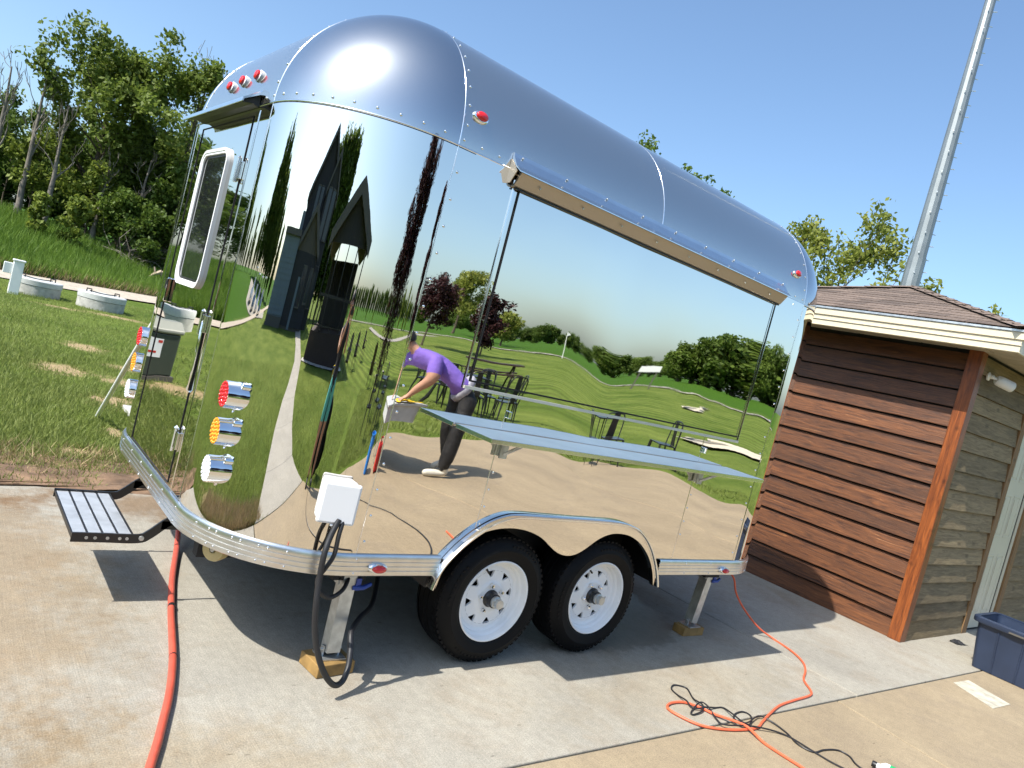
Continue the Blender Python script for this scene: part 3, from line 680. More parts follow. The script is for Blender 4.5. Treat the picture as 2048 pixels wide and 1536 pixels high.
for (px0, px1) in ((7.38, 7.58), (7.66, 7.86)):
    for (pz0, pz1) in ((0.18, 0.80), (0.98, 1.42), (1.56, 1.92)):
        b = MB()
        b.box((px0, Y0 - 0.004, pz0), (px1, Y0 - 0.0002, pz0 + 0.018)).box((px0, Y0 - 0.004, pz1 - 0.018), (px1, Y0 - 0.0002, pz1)).box((px0, Y0 - 0.004, pz0 + 0.018), (px0 + 0.018, Y0 - 0.0002, pz1 - 0.018)).box((px1 - 0.018, Y0 - 0.004, pz0 + 0.018), (px1, Y0 - 0.0002, pz1 - 0.018))
        b.box((px0 + 0.035, Y0 - 0.006, pz0 + 0.035), (px1 - 0.035, Y0 - 0.0003, pz1 - 0.035)); b.build('panel', 'door_white', dr, bevel=0.002)
MB().box((7.935, Y0 - 0.002, 0.03), (7.95, Y0 + 0.018, 2.055)).build('door_gap', 'dark_gap', SH)
MB().box((7.95, Y0 - 0.01, 0.03), (8.018, Y0 + 0.018, 2.055)).build('door_jamb', 'door_white', SH)
# soffit boards and two-step fascia
EX0, EY0, EX1, EY1 = 5.36, -0.67, 10.3, 2.50
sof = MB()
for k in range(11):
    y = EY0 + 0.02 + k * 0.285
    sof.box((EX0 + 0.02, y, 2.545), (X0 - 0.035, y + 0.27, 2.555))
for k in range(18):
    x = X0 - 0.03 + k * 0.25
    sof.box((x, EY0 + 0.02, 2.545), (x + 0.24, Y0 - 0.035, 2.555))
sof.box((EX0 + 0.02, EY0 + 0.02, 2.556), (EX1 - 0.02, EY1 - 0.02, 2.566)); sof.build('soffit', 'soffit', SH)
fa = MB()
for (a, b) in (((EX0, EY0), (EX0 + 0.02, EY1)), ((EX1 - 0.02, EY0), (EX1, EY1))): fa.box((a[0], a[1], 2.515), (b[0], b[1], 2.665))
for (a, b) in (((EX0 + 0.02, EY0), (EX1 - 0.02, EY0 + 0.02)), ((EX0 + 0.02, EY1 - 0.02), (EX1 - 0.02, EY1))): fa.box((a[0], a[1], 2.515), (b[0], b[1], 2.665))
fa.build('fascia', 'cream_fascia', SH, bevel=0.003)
fb = MB(); fb.box((EX0 - 0.009, EY0 - 0.009, 2.572), (EX0 - 0.0005, EY1, 2.576)); fb.box((EX0 - 0.012, EY0 - 0.012, 2.618), (EX0 - 0.0005, EY1, 2.675)); fb.box((EX0 - 0.0005, EY0 - 0.012, 2.618), (EX1, EY0 - 0.0005, 2.675)); fb.box((EX0 - 0.006, EY0 - 0.009, 2.52), (EX0 - 0.0006, EY1, 2.524))
fb.build('fascia_trim', 'cream_fascia', SH)
db = MB(); db.box((EX0 - 0.022, EY0 - 0.022, 2.676), (EX1 + 0.02, EY0 + 0.0, 2.692)); db.box((EX0 - 0.022, EY0 + 0.001, 2.676), (EX0, EY1, 2.692)); db.build('drip_edge', 'galvanised', SH)
AP = Vector((6.95, 0.92, 3.27)); ez = 2.69
corners = [Vector((EX0 - 0.02, EY0 - 0.02, ez)), Vector((EX1 + 0.02, EY0 - 0.02, ez)), Vector((EX1 + 0.02, EY1 + 0.02, ez)), Vector((EX0 - 0.02, EY1 + 0.02, ez))]
AP2 = Vector((EX1 - (AP.x - EX0), AP.y, AP.z))
roof = MB().add([tuple(c) for c in corners] + [tuple(AP), tuple(AP2)], [(0, 1, 5, 4), (1, 2, 5), (2, 3, 4, 5), (3, 0, 4), (3, 2, 1, 0)]).build('roof', 'shingle', SH)
shm = {}
def shingle_mesh(w, h):
    k = (round(w, 2), round(h, 3))
    if k not in shm:
        mb = MB(); mb.box((0.003, -0.002, 0.001), (w - 0.003, h, 0.006)); me = mb.mesh('shingle', 'shingle')
        shm[k] = me
    return shm[k]
def shingle_face(c0, c1, nrows, w0, hips=(AP, AP)):
    """courses from the eave c0-c1 up to the apex"""
    e = (c1 - c0); el = e.length; ex = e.normalized(); mid = (c0 + c1) / 2
    up = AP - mid; up -= ex * up.dot(ex); hl = up.length; uy = up.normalized(); nz = ex.cross(uy).normalized()
    if nz.z < 0: nz = -nz
    rr = random.Random(3); rh = hl / nrows
    am = (hips[0] - c0).dot(ex); bm_ = (hips[1] - c0).dot(ex)
    for r in range(nrows):
        t0 = r / nrows
        x0, x1 = am * t0, el - (el - bm_) * t0
        lift = 0.012 if True else 0
        x = x0 - rr.uniform(0.05, w0)
        while x < x1:
            w = rr.choice((w0, w0 * 0.75, w0 * 1.2)); a, b = max(x, x0 + 0.01), min(x + w, x1 - 0.01); x += w
            if b - a < 0.05: continue
            o = bpy.data.objects.new('shingle', shingle_mesh(b - a, rh * 1.02)); col.objects.link(o)
            p = c0 + ex * a + uy * (hl * t0) + nz * (0.004 + rr.uniform(0, 0.002))
            tilt = 0.035
            yy = (uy * math.cos(tilt) - nz * math.sin(tilt)); zz = ex.cross(yy)
            if zz.z < 0: zz = -zz
            p = p + nz * (tilt * rh)
            o.matrix_world = Matrix(((ex.x, yy.x, zz.x, p.x), (ex.y, yy.y, zz.y, p.y), (ex.z, yy.z, zz.z, p.z), (0, 0, 0, 1)))
            attach(o, roof)
shingle_face(corners[3], corners[0], 13, 0.33)
shingle_face(corners[0], corners[1], 13, 0.33, (AP, AP2))
hc = MB()
for ci, c in enumerate(corners):
    AQ = AP if ci in (0, 3) else AP2
    d = AQ - c
    for k in range(9):
        p = c + d * (k / 9.0); q = c + d * ((k + 1.15) / 9.0)
        if k == 8: q = AQ.copy()
        side = Vector((-d.y, d.x, 0)).normalized() * 0.09
        lift = Vector((0, 0, 0.022 + 0.006 * 1)); low = Vector((0, 0, -0.022))
        hc.add([p + lift + Vector((0, 0, 0.008)), q + lift, q + side + low + lift, p + side + low + lift + Vector((0, 0, 0.008)), q - side + low + lift, p - side + low + lift + Vector((0, 0, 0.008))], [(0, 1, 2, 3), (1, 0, 5, 4)])
hc.build('hip_cap', 'shingle', SH)

# security camera on the shed wall
sc_ = thing('security_camera', 'small white bullet security camera on the shed end wall beside the corner post', 'camera', (6.02, Y0 - 0.03, 2.36))
pz = (6.00, Y0 - 0.027, 2.375)
MB().lathe([(0.0, 0), (0.034, 0), (0.036, 0.012), (0.02, 0.022), (0.018, 0.045), (0, 0.046)], axis_mat(pz, (0, -1, 0)), 20).build('mount', 'camera_white', sc_, True)
MB().tube([(6.00, Y0 - 0.06, 2.375), (6.03, Y0 - 0.085, 2.368), (6.06, Y0 - 0.10, 2.36)], 0.014, 10).build('arm', 'camera_white', sc_, True)
ax = Vector((0.75, -0.62, -0.2)).normalized(); st = Vector((6.03, Y0 - 0.085, 2.362))
MB().lathe([(0, 0), (0.03, 0.0), (0.042, 0.015), (0.046, 0.05), (0.046, 0.15), (0.04, 0.156), (0.036, 0.148), (0, 0.146)], axis_mat(st, ax), 24).build('housing', 'camera_white', sc_, True)
MB().lathe([(0, 0.147), (0.018, 0.147), (0.018, 0.152), (0, 0.153)], axis_mat(st, ax), 16).build('lens', 'black_plastic', sc_, True)

# tall steel light pole behind the shed
PX, PY = 17.3, 5.72
pole = thing('light_pole', 'tall tapering galvanised steel pole with step bolts rising behind the shed', 'pole', (PX, PY, 0))
MB().lathe([(0.245, 0), (0.235, 2.0), (0.205, 6.2), (0.205, 6.21)], Matrix.Translation((PX, PY, 0)), 12).build('lower_shaft', 'pole_steel', pole)
MB().lathe([(0.197, 5.6), (0.118, 12.5), (0.07, 17.0), (0, 17.0)], Matrix.Translation((PX, PY, 0)), 12).build('upper_shaft', 'pole_steel', pole)
stp = MB()
for k in range(42):
    z = 3.0 + k * 0.32; rr_ = 0.262 - 0.0115 * z
    d = Vector((0.42, -0.9, 0)) if k % 2 else Vector((0.75, -0.66, 0)); d.normalize()
    stp.tube([(PX + d.x * rr_, PY + d.y * rr_, z), (PX + d.x * (rr_ + 0.09), PY + d.y * (rr_ + 0.09), z)], 0.010, 6)
for k in range(18):
    z = 4.3 + k * 0.5; d = Vector((-0.9, -0.4 - 0.1 * (k % 2), 0)).normalized(); rr_ = 0.245 - 0.006 * z
    stp.lathe([(0, 0), (0.018, 0), (0.018, 0.02), (0, 0.02)], axis_mat((PX + d.x * rr_, PY + d.y * rr_, z), d), 6)
stp = stp.build('step_bolts', 'galvanised', pole); stp['kind'] = 'stuff'

# ================================================================== TRAILER
TR = thing('food_trailer', 'mirror-polished aluminium concession trailer with rounded corners and domed roof on the driveway', 'trailer', (0, 0, 0))
RC, LT, WT = 0.583, 4.008, 2.307
Z0, Z1, Z2, ZT = 0.484, 0.575, 2.352, 2.352 + 0.583
# slight oil-can waves of the side skin: tilt (radians) along x, measured about eye height
WV = [(0.583, 0.10), (0.70, 0.35), (0.9, 0.6), (1.06, 0.75), (1.20, 1.15), (1.46, 1.75), (1.62, 0.9), (1.80, -0.15), (1.95, 0.35), (2.17, 1.3), (2.40, 1.5), (2.58, 1.6), (2.85, 1.25), (3.03, 1.1), (3.25, 1.25), (3.43, 0.8)]
def wave_s(x):
    if x <= WV[0][0]: return WV[0][1]
    for i in range(len(WV) - 1):
        (xa, a), (xb, b) = WV[i], WV[i + 1]
        if x <= xb:
            pa = WV[max(i - 1, 0)]; pb = WV[min(i + 2, len(WV) - 1)]
            ma = (b - pa[1]) / max(1e-6, xb - pa[0]); mb_ = (pb[1] - a) / max(1e-6, pb[0] - xa); h = xb - xa; t = (x - xa) / h
            return a * (2 * t ** 3 - 3 * t * t + 1) + h * ma * (t ** 3 - 2 * t * t + t) + b * (-2 * t ** 3 + 3 * t * t) + h * mb_ * (t ** 3 - t * t)
    return WV[-1][1]
def side_g(x, z):
    k = 0.62
    env = ss(0.583, 0.75, x) * (1 - ss(3.30, 3.425, x))
    # second, weaker family of dents low on the panels
    low = (0.0009 * math.sin(x * 5.3 + 1.0) * math.sin(z * 6.0) + 0.0004 * math.sin(x * 8.1 + z * 4.0)) * (1 - ss(1.0, 1.5, z))
    return -(R_(wave_s(x)) / 2 * k * math.sin((z - 1.58) / k) * math.exp(-((z - 1.58) / 1.3) ** 2) + low * env)
def side_n(x, z):
    e = 1e-3
    return Vector(((side_g(x + e, z) - side_g(x - e, z)) / (2 * e), -1, (side_g(x, z + e) - side_g(x, z - e)) / (2 * e)))
def lin(a, b, n): return [a + (b - a) * i / n for i in range(n + 1)]
TF = 0.9887      # fender face stands 3 cm proud: bring points measured on y = 0 forward
fz = lambda p: (-1 + (p[0] + 1) * TF, 1.596 + (p[1] - 1.596) * TF)
F_OUT = [fz(p) for p in ((1.017, .416), (1.035, .49), (1.07, .555), (1.13, .625), (1.20, .685), (1.283, .738), (1.37, .772), (1.46, .786), (1.65, .788), (1.85, .788), (2.05, .787), (2.22, .783), (2.34, .764), (2.44, .718), (2.53, .645), (2.60, .56), (2.65, .48), (2.682, .411))]
F_IN = [fz(p) for p in ((1.04, .416), (1.056, .50), (1.085, .585), (1.16, .66), (1.28, .71), (1.40, .727), (1.52, .717), (1.63, .683), (1.73, .625), (1.79, .60), (1.849, .591), (1.91, .60), (1.97, .63), (2.06, .69), (2.14, .72), (2.22, .727), (2.32, .715), (2.43, .67), (2.53, .595), (2.60, .51), (2.648, .411))]
def f_out(x):
    for (xa, za), (xb, zb) in zip(F_OUT, F_OUT[1:]):
        if xa <= x <= xb: return za + (zb - za) * (x - xa) / (xb - xa)
    return 0
def side_panel(x0, x1, name='side_panel', ztop=Z2, mirror_y=False, cut=True):
    xs = lin(x0, x1, max(4, int((x1 - x0) / 0.02))); P = []; N = []
    for x in xs:
        zb = Z1 - 0.01
        if cut and 1.03 < x < 2.64: zb = max(zb, f_out(x) - 0.035)
        zs = lin(zb, ztop, 56)
        if not mirror_y:
            P.append([(x, side_g(x, z), z) for z in zs]); N.append([side_n(x, z) for z in zs])
        else:
            P.append([(x, WT, z) for z in zs]); N.append([(0, 1, 0) for z in zs])
    return surf(name, P, N, 'mirror', TR)
XA, XB = 1.187, 2.76
side_panel(RC, XA); side_panel(XA, XB); side_panel(XB, LT - RC)
side_panel(RC, LT - RC, mirror_y=True)
def corner_panel(cx, cy, a0):
    aa = lin(a0, a0 + PI / 2, 40); zs = lin(Z1 - 0.01, Z2, 10)
    surf('corner_panel', [[(cx + RC * math.cos(a), cy + RC * math.sin(a), z) for z in zs] for a in aa], [[(math.cos(a), math.sin(a), 0) for z in zs] for a in aa], 'mirror', TR)
CN = [(RC, RC, PI), (LT - RC, RC, 1.5 * PI), (LT - RC, WT - RC, 0), (RC, WT - RC, PI / 2)]
for c in CN: corner_panel(*c)
# end panels (rear carries the door)
def end_panel(x, nx, name):
    ys = lin(RC, WT - RC, 40); zs = lin(Z1 - 0.01, Z2, 40)
    def gx(y, z): return 0.0009 * math.sin(y * 6 + z * 3) * math.sin(z * 4.1)
    P = [[(x + nx * gx(y, z), y, z) for z in zs] for y in ys]
    N = []
    for y in ys:
        r = []
        for z in zs:
            e = 1e-3
            r.append((nx, -(gx(y + e, z) - gx(y - e, z)) / (2 * e), -(gx(y, z + e) - gx(y, z - e)) / (2 * e)))
        N.append(r)
    return surf(name, P, N, 'mirror', TR)
end_panel(0.0, -1, 'rear_panel'); end_panel(LT, 1, 'front_panel')
# domes, roof quarter-rounds, flat roof
for (cx, cy, a0) in CN:
    aa = lin(a0, a0 + PI / 2, 40); bb = lin(0, PI / 2, 40)
    surf('corner_dome', [[(cx + RC * math.cos(b) * math.cos(a), cy + RC * math.cos(b) * math.sin(a), Z2 + RC * math.sin(b)) for b in bb] for a in aa],
         [[(math.cos(b) * math.cos(a), math.cos(b) * math.sin(a), math.sin(b)) for b in bb] for a in aa], 'dome_metal', TR)
XR = 1.908
def roof_side(x0, x1, cy, sy, name):
    xs = lin(x0, x1, 6); bb = lin(0, PI / 2, 40)
    surf(name, [[(x, cy + sy * RC * math.cos(b), Z2 + RC * math.sin(b)) for b in bb] for x in xs], [[(0, sy * math.cos(b), math.sin(b)) for b in bb] for x in xs], 'roof_metal', TR)
roof_side(RC, XR, RC, -1, 'roof_panel'); roof_side(XR, LT - RC, RC, -1, 'roof_panel'); roof_side(RC, LT - RC, WT - RC, 1, 'roof_panel')
for cx, sx in ((RC, -1), (LT - RC, 1)):
    ys = lin(RC, WT - RC, 6); bb = lin(0, PI / 2, 40)
    surf('roof_panel', [[(cx + sx * RC * math.cos(b), y, Z2 + RC * math.sin(b)) for b in bb] for y in ys], [[(sx * math.cos(b), 0, math.sin(b)) for b in bb] for y in ys], 'roof_metal', TR)
surf('roof_panel', [[(x, y, ZT) for y in lin(RC, WT - RC, 4)] for x in lin(RC, LT - RC, 4)], [[(0, 0, 1)] * 5] * 5, 'roof_metal', TR)

def perim(off, a=None, n=20):
    """points round the plan outline, starting on the near side just right of the fender, going to the front, far side, rear, and back"""
    pts = []; r = RC + off
    def arc(cx, cy, a0, a1):
        for i in range(n + 1):
            t = a0 + (a1 - a0) * i / n; pts.append((cx + r * math.cos(t), cy + r * math.sin(t), (math.cos(t), math.sin(t))))
    pts.append((2.638, -off, (0, -1)))
    arc(LT - RC, RC, 1.5 * PI, 2 * PI); arc(LT - RC, WT - RC, 0, PI / 2); arc(RC, WT - RC, PI / 2, PI); arc(RC, RC, PI, 1.5 * PI)
    pts.append((1.022, -off, (0, -1)))
    return pts
# skirt moulding with three grooves
prof = [(0.001, Z1 + 0.006), (0.010, Z1 + 0.004), (0.014, Z1 - 0.004)]
for zc in (Z1 - 0.026, Z1 - 0.046, Z1 - 0.066):
    prof += [(0.014, zc + 0.005), (0.009, zc + 0.003), (0.009, zc - 0.001), (0.014, zc - 0.003)]
prof += [(0.014, Z0 + 0.004), (0.010, Z0), (-0.03, Z0)]
base = perim(0)
sk = MB(); vs = []; np_ = len(prof)
for (x, y, nn) in base:
    for (o_, z) in prof: vs.append((x + nn[0] * o_, y + nn[1] * o_, z))
fs = [(i * np_ + j, (i + 1) * np_ + j, (i + 1) * np_ + j + 1, i * np_ + j + 1) for i in range(len(base) - 1) for j in range(np_ - 1)]
sk.add(vs, fs); sk.build('skirt_moulding', 'aluminium', TR, True, angle=30)
# seam strips and rivets
def strip(name, pts, nrm, w, t, mat):
    """flat bead following pts; nrm outward normals; w half-width sideways"""
    mb = MB(); vs = []; n = len(pts)
    for i, p in enumerate(pts):
        p = Vector(p); nn = Vector(nrm[i]).normalized(); d = (Vector(pts[min(i + 1, n - 1)]) - Vector(pts[max(i - 1, 0)])).normalized(); s = d.cross(nn).normalized()
        vs += [p + s * w - nn * 0.002, p + s * w * 0.8 + nn * t, p - s * w * 0.8 + nn * t, p - s * w - nn * 0.002]
    fs = [(i * 4 + k, (i + 1) * 4 + k, (i + 1) * 4 + k + 1, i * 4 + k + 1) for i in range(n - 1) for k in range(3)]
    mb.add(vs, fs); return mb.build(name, mat, TR, True, angle=None)
full = perim(0, n=24)
hz_pts, hz_n = [], []
for (x, y, nn) in full + [full[0]]: hz_pts.append((x, y, Z2)); hz_n.append((nn[0], nn[1], 0))
strip('seam_strip', hz_pts, hz_n, 0.0045, 0.0022, 'seam_metal')
strip('seam_line', [(x + n[0] * 0.0005, y + n[1] * 0.0005, Z2 - 0.0065) for (x, y, z), n in zip(hz_pts, hz_n)], hz_n, 0.002, 0.0006, 'dark_gap')
def dome_edges(cx, cy, sx, sy):
    bb = lin(0, PI / 2, 30)
    strip('seam_strip', [(cx, cy + sy * RC * math.cos(b), Z2 + RC * math.sin(b)) for b in bb], [(0, sy * math.cos(b), math.sin(b)) for b in bb], 0.0030, 0.0016, 'seam_metal')
    strip('seam_strip', [(cx + sx * RC * math.cos(b), cy, Z2 + RC * math.sin(b)) for b in bb], [(sx * math.cos(b), 0, math.sin(b)) for b in bb], 0.0030, 0.0016, 'seam_metal')
for cx, cy, sx, sy in ((RC, RC, -1, -1), (LT - RC, RC, 1, -1), (LT - RC, WT - RC, 1, 1), (RC, WT - RC, -1, 1)): dome_edges(cx, cy, sx, sy)
bb = lin(0, PI / 2, 30)
strip('seam_strip', [(XR, RC - RC * math.cos(b), Z2 + RC * math.sin(b)) for b in bb], [(0, -math.cos(b), math.sin(b)) for b in bb], 0.0035, 0.0018, 'seam_metal')
for x, za, zb in ((RC, Z1, Z2), (LT - RC, Z1, Z2), (XA, 0.72, 1.19), (XA, 1.21, 1.36), (XB, Z1, 1.19), (XB, 1.21, 1.37)):
    strip('seam_strip', [(x, side_g(x, z), z) for z in lin(za, zb, 20)], [(0, -1, 0)] * 21, 0.0024, 0.0012, 'seam_metal')
for y in (RC, WT - RC): strip('seam_strip', [(0, y, z) for z in lin(Z1, Z2, 4)], [(-1, 0, 0)] * 5, 0.0026, 0.0012, 'seam_metal')
rv = MB()
def rivet(p, n, r=0.0065):
    rv.lathe([(r, 0), (r * 0.85, r * 0.45), (r * 0.45, r * 0.7), (0.0001, r * 0.75)], axis_mat(p, n), 8)
tot = 0; last = None
for (x, y, nn), (x2, y2, n2) in zip(full, full[1:]):
    seg = math.dist((x, y), (x2, y2)); k = 0
    while tot < seg:
        t = tot / seg; px_, py_ = x + (x2 - x) * t, y + (y2 - y) * t; n_ = Vector((nn[0] + (n2[0] - nn[0]) * t, nn[1] + (n2[1] - nn[1]) * t, 0)).normalized()
        bh = 0.05
        rivet((px_ - n_.x * RC * (1 - math.cos(bh)), py_ - n_.y * RC * (1 - math.cos(bh)), Z2 + 0.029), n_); tot += 0.095
    tot -= seg
for cx, cy, sx, sy in ((RC, RC, -1, -1), (LT - RC, RC, 1, -1), (RC, WT - RC, -1, 1), (LT - RC, WT - RC, 1, 1)):
    for k in range(10):
        b = 0.16 + k * 0.152
        rivet((cx - sx * 0.024, cy + sy * RC * math.cos(b), Z2 + RC * math.sin(b)), (0, sy * math.cos(b), math.sin(b)))
        rivet((cx + sx * RC * math.cos(b), cy - sy * 0.024, Z2 + RC * math.sin(b)), (sx * math.cos(b), 0, math.sin(b)))
for x in (RC + 0.024, LT - RC - 0.024):
    for k in range(16):
        z = Z1 + 0.06 + k * 0.115
        if z < Z2 - 0.04: rivet((x, side_g(x, z), z), (0, -1, 0))
for x in (XA + 0.02, XB + 0.02):
    for k in range(5): rivet((x, side_g(x, 1.08 - k * 0.085), 1.08 - k * 0.085), (0, -1, 0))
for (x, y, nn), (x2, y2, n2) in zip(full, full[1:]):
    seg = math.dist((x, y), (x2, y2))
    for t in ([0.5] if seg < 0.1 else [i / max(1, int(seg / 0.22)) for i in range(int(seg / 0.22))]):
        if seg < 0.1 and int(x * 1000) % 3: continue
        for z in (Z1 - 0.014, Z0 + 0.014):
            n_ = Vector((nn[0], nn[1], 0)); p_ = (x + (x2 - x) * t + n_.x * 0.014, y + (y2 - y) * t + n_.y * 0.014, z); rivet(p_, n_, 0.005)
rv = rv.build('rivets', 'chrome', TR, True, angle=None); rv['kind'] = 'stuff'

# floor, wheel wells, chassis
fl = MB(); fl.box((0.16, 0.34, Z0 + 0.005), (LT - 0.16, WT - 0.34, 0.56)); fl.box((0.47, 0.05, Z0 + 0.006), (1.0, 0.339, 0.55)); fl.box((2.68, 0.05, Z0 + 0.006), (LT - 0.47, 0.339, 0.55)); fl.box((0.47, WT - 0.339, Z0 + 0.006), (LT - 0.47, WT - 0.05, 0.55))
fl.build('floor', 'underbody', TR)
ww = MB(); ww.box((1.0, 0.335, 0.40), (2.68, 0.345, 0.83)); ww.box((1.0, 0.012, 0.79), (2.68, 0.335, 0.80)); ww.box((0.985, 0.012, 0.42), (0.999, 0.335, 0.80)); ww.box((2.665, 0.012, 0.42), (2.679, 0.335, 0.80)); ww.build('wheel_well', 'black_plastic', TR)
ch = MB(); ch.box((0.1, 0.50, 0.36), (LT + 0.4, 0.56, Z0 + 0.004)); ch.box((0.1, WT - 0.56, 0.36), (LT + 0.4, WT - 0.50, Z0 + 0.004))
for x in (0.45, 1.2, 2.5, 3.4): ch.box((x, 0.561, 0.40), (x + 0.05, WT - 0.561, Z0 + 0.003))
ch.box((0.56, 0.10, 0.42), (0.72, 0.50, Z0 + 0.004)); ch.box((3.32, 0.10, 0.42), (3.48, 0.50, Z0 + 0.004))
for x in (1.4428, 2.1954): ch.tube([(x, 0.2, 0.335), (x, WT - 0.2, 0.335)], 0.035, 12)
ch.build('chassis', 'underbody', TR)
# fender: mirror face plate with a rolled bright lip
so = [(p.x, p.y) for p in spline([(a, b, 0) for a, b in F_OUT], 4)]; si = [(p.x, p.y) for p in spline([(a, b, 0) for a, b in F_IN], 4)]
def resample(poly, n):
    d = [0]
    for a, b in zip(poly, poly[1:]): d.append(d[-1] + math.dist(a, b))
    out = []; j = 0
    for i in range(n + 1):
        s = d[-1] * i / n
        while j < len(d) - 2 and d[j + 1] < s: j += 1
        t = (s - d[j]) / max(1e-9, d[j + 1] - d[j]); out.append((poly[j][0] + (poly[j + 1][0] - poly[j][0]) * t, poly[j][1] + (poly[j + 1][1] - poly[j][1]) * t))
    return out
def by_x(poly, xs):
    out = []
    for x in xs:
        for a, b in zip(poly, poly[1:]):
            if a[0] <= x <= b[0] + 1e-9: out.append((x, a[1] + (b[1] - a[1]) * (x - a[0]) / max(1e-9, b[0] - a[0]))); break
        else: out.append((x, poly[0][1] if x < poly[0][0] else poly[-1][1]))
    return out
def arc_y(p): return p
N_ = 110
# face plate: pair outer and inner outlines by their parameter
po, pi_ = resample(so, N_), resample(si, N_)
# match by x in the middle, ends by parameter
xs_m = [a[0] for a in si]
fpl = MB(); vs = []
for (xi, zi) in si:
    zo = by_x(so, [max(so[0][0], min(so[-1][0], xi))])[0][1]
    vs += [(xi, -0.030, zi), (xi, -0.030, max(zo - 0.004, zi + 0.004)), (xi, 0.0, zi)]
fs = []
for i in range(len(si) - 1): fs += [(i * 3, (i + 1) * 3, (i + 1) * 3 + 1, i * 3 + 1), (i * 3, i * 3 + 2, (i + 1) * 3 + 2, (i + 1) * 3)]
fpl.add(vs, fs); FD = fpl.build('fender', 'mirror', TR, True, angle=40)
lp = MB(); prof_l = [(0.008, 0.0), (0.007, -0.040), (0.003, -0.046), (-0.003, -0.046), (-0.007, -0.042), (-0.009, -0.032), (-0.009, 0.0)]
vs = []
for i, p in enumerate(so):
    a, b = so[max(i - 1, 0)], so[min(i + 1, len(so) - 1)]; d = Vector((b[0] - a[0], b[1] - a[1])).normalized(); nn = Vector((-d.y, d.x))
    for (h, y) in prof_l: vs.append((p[0] + nn.x * h, y, p[1] + nn.y * h))
k7 = len(prof_l); fs = [(i * k7 + j, (i + 1) * k7 + j, (i + 1) * k7 + (j + 1) % k7, i * k7 + (j + 1) % k7) for i in range(len(so) - 1) for j in range(k7)]
fs += [tuple(reversed(range(k7))), tuple((len(so) - 1) * k7 + j for j in range(k7))]
lp.add(vs, fs); lp.build('fender_lip', 'bright_aluminium', FD, True, angle=35)

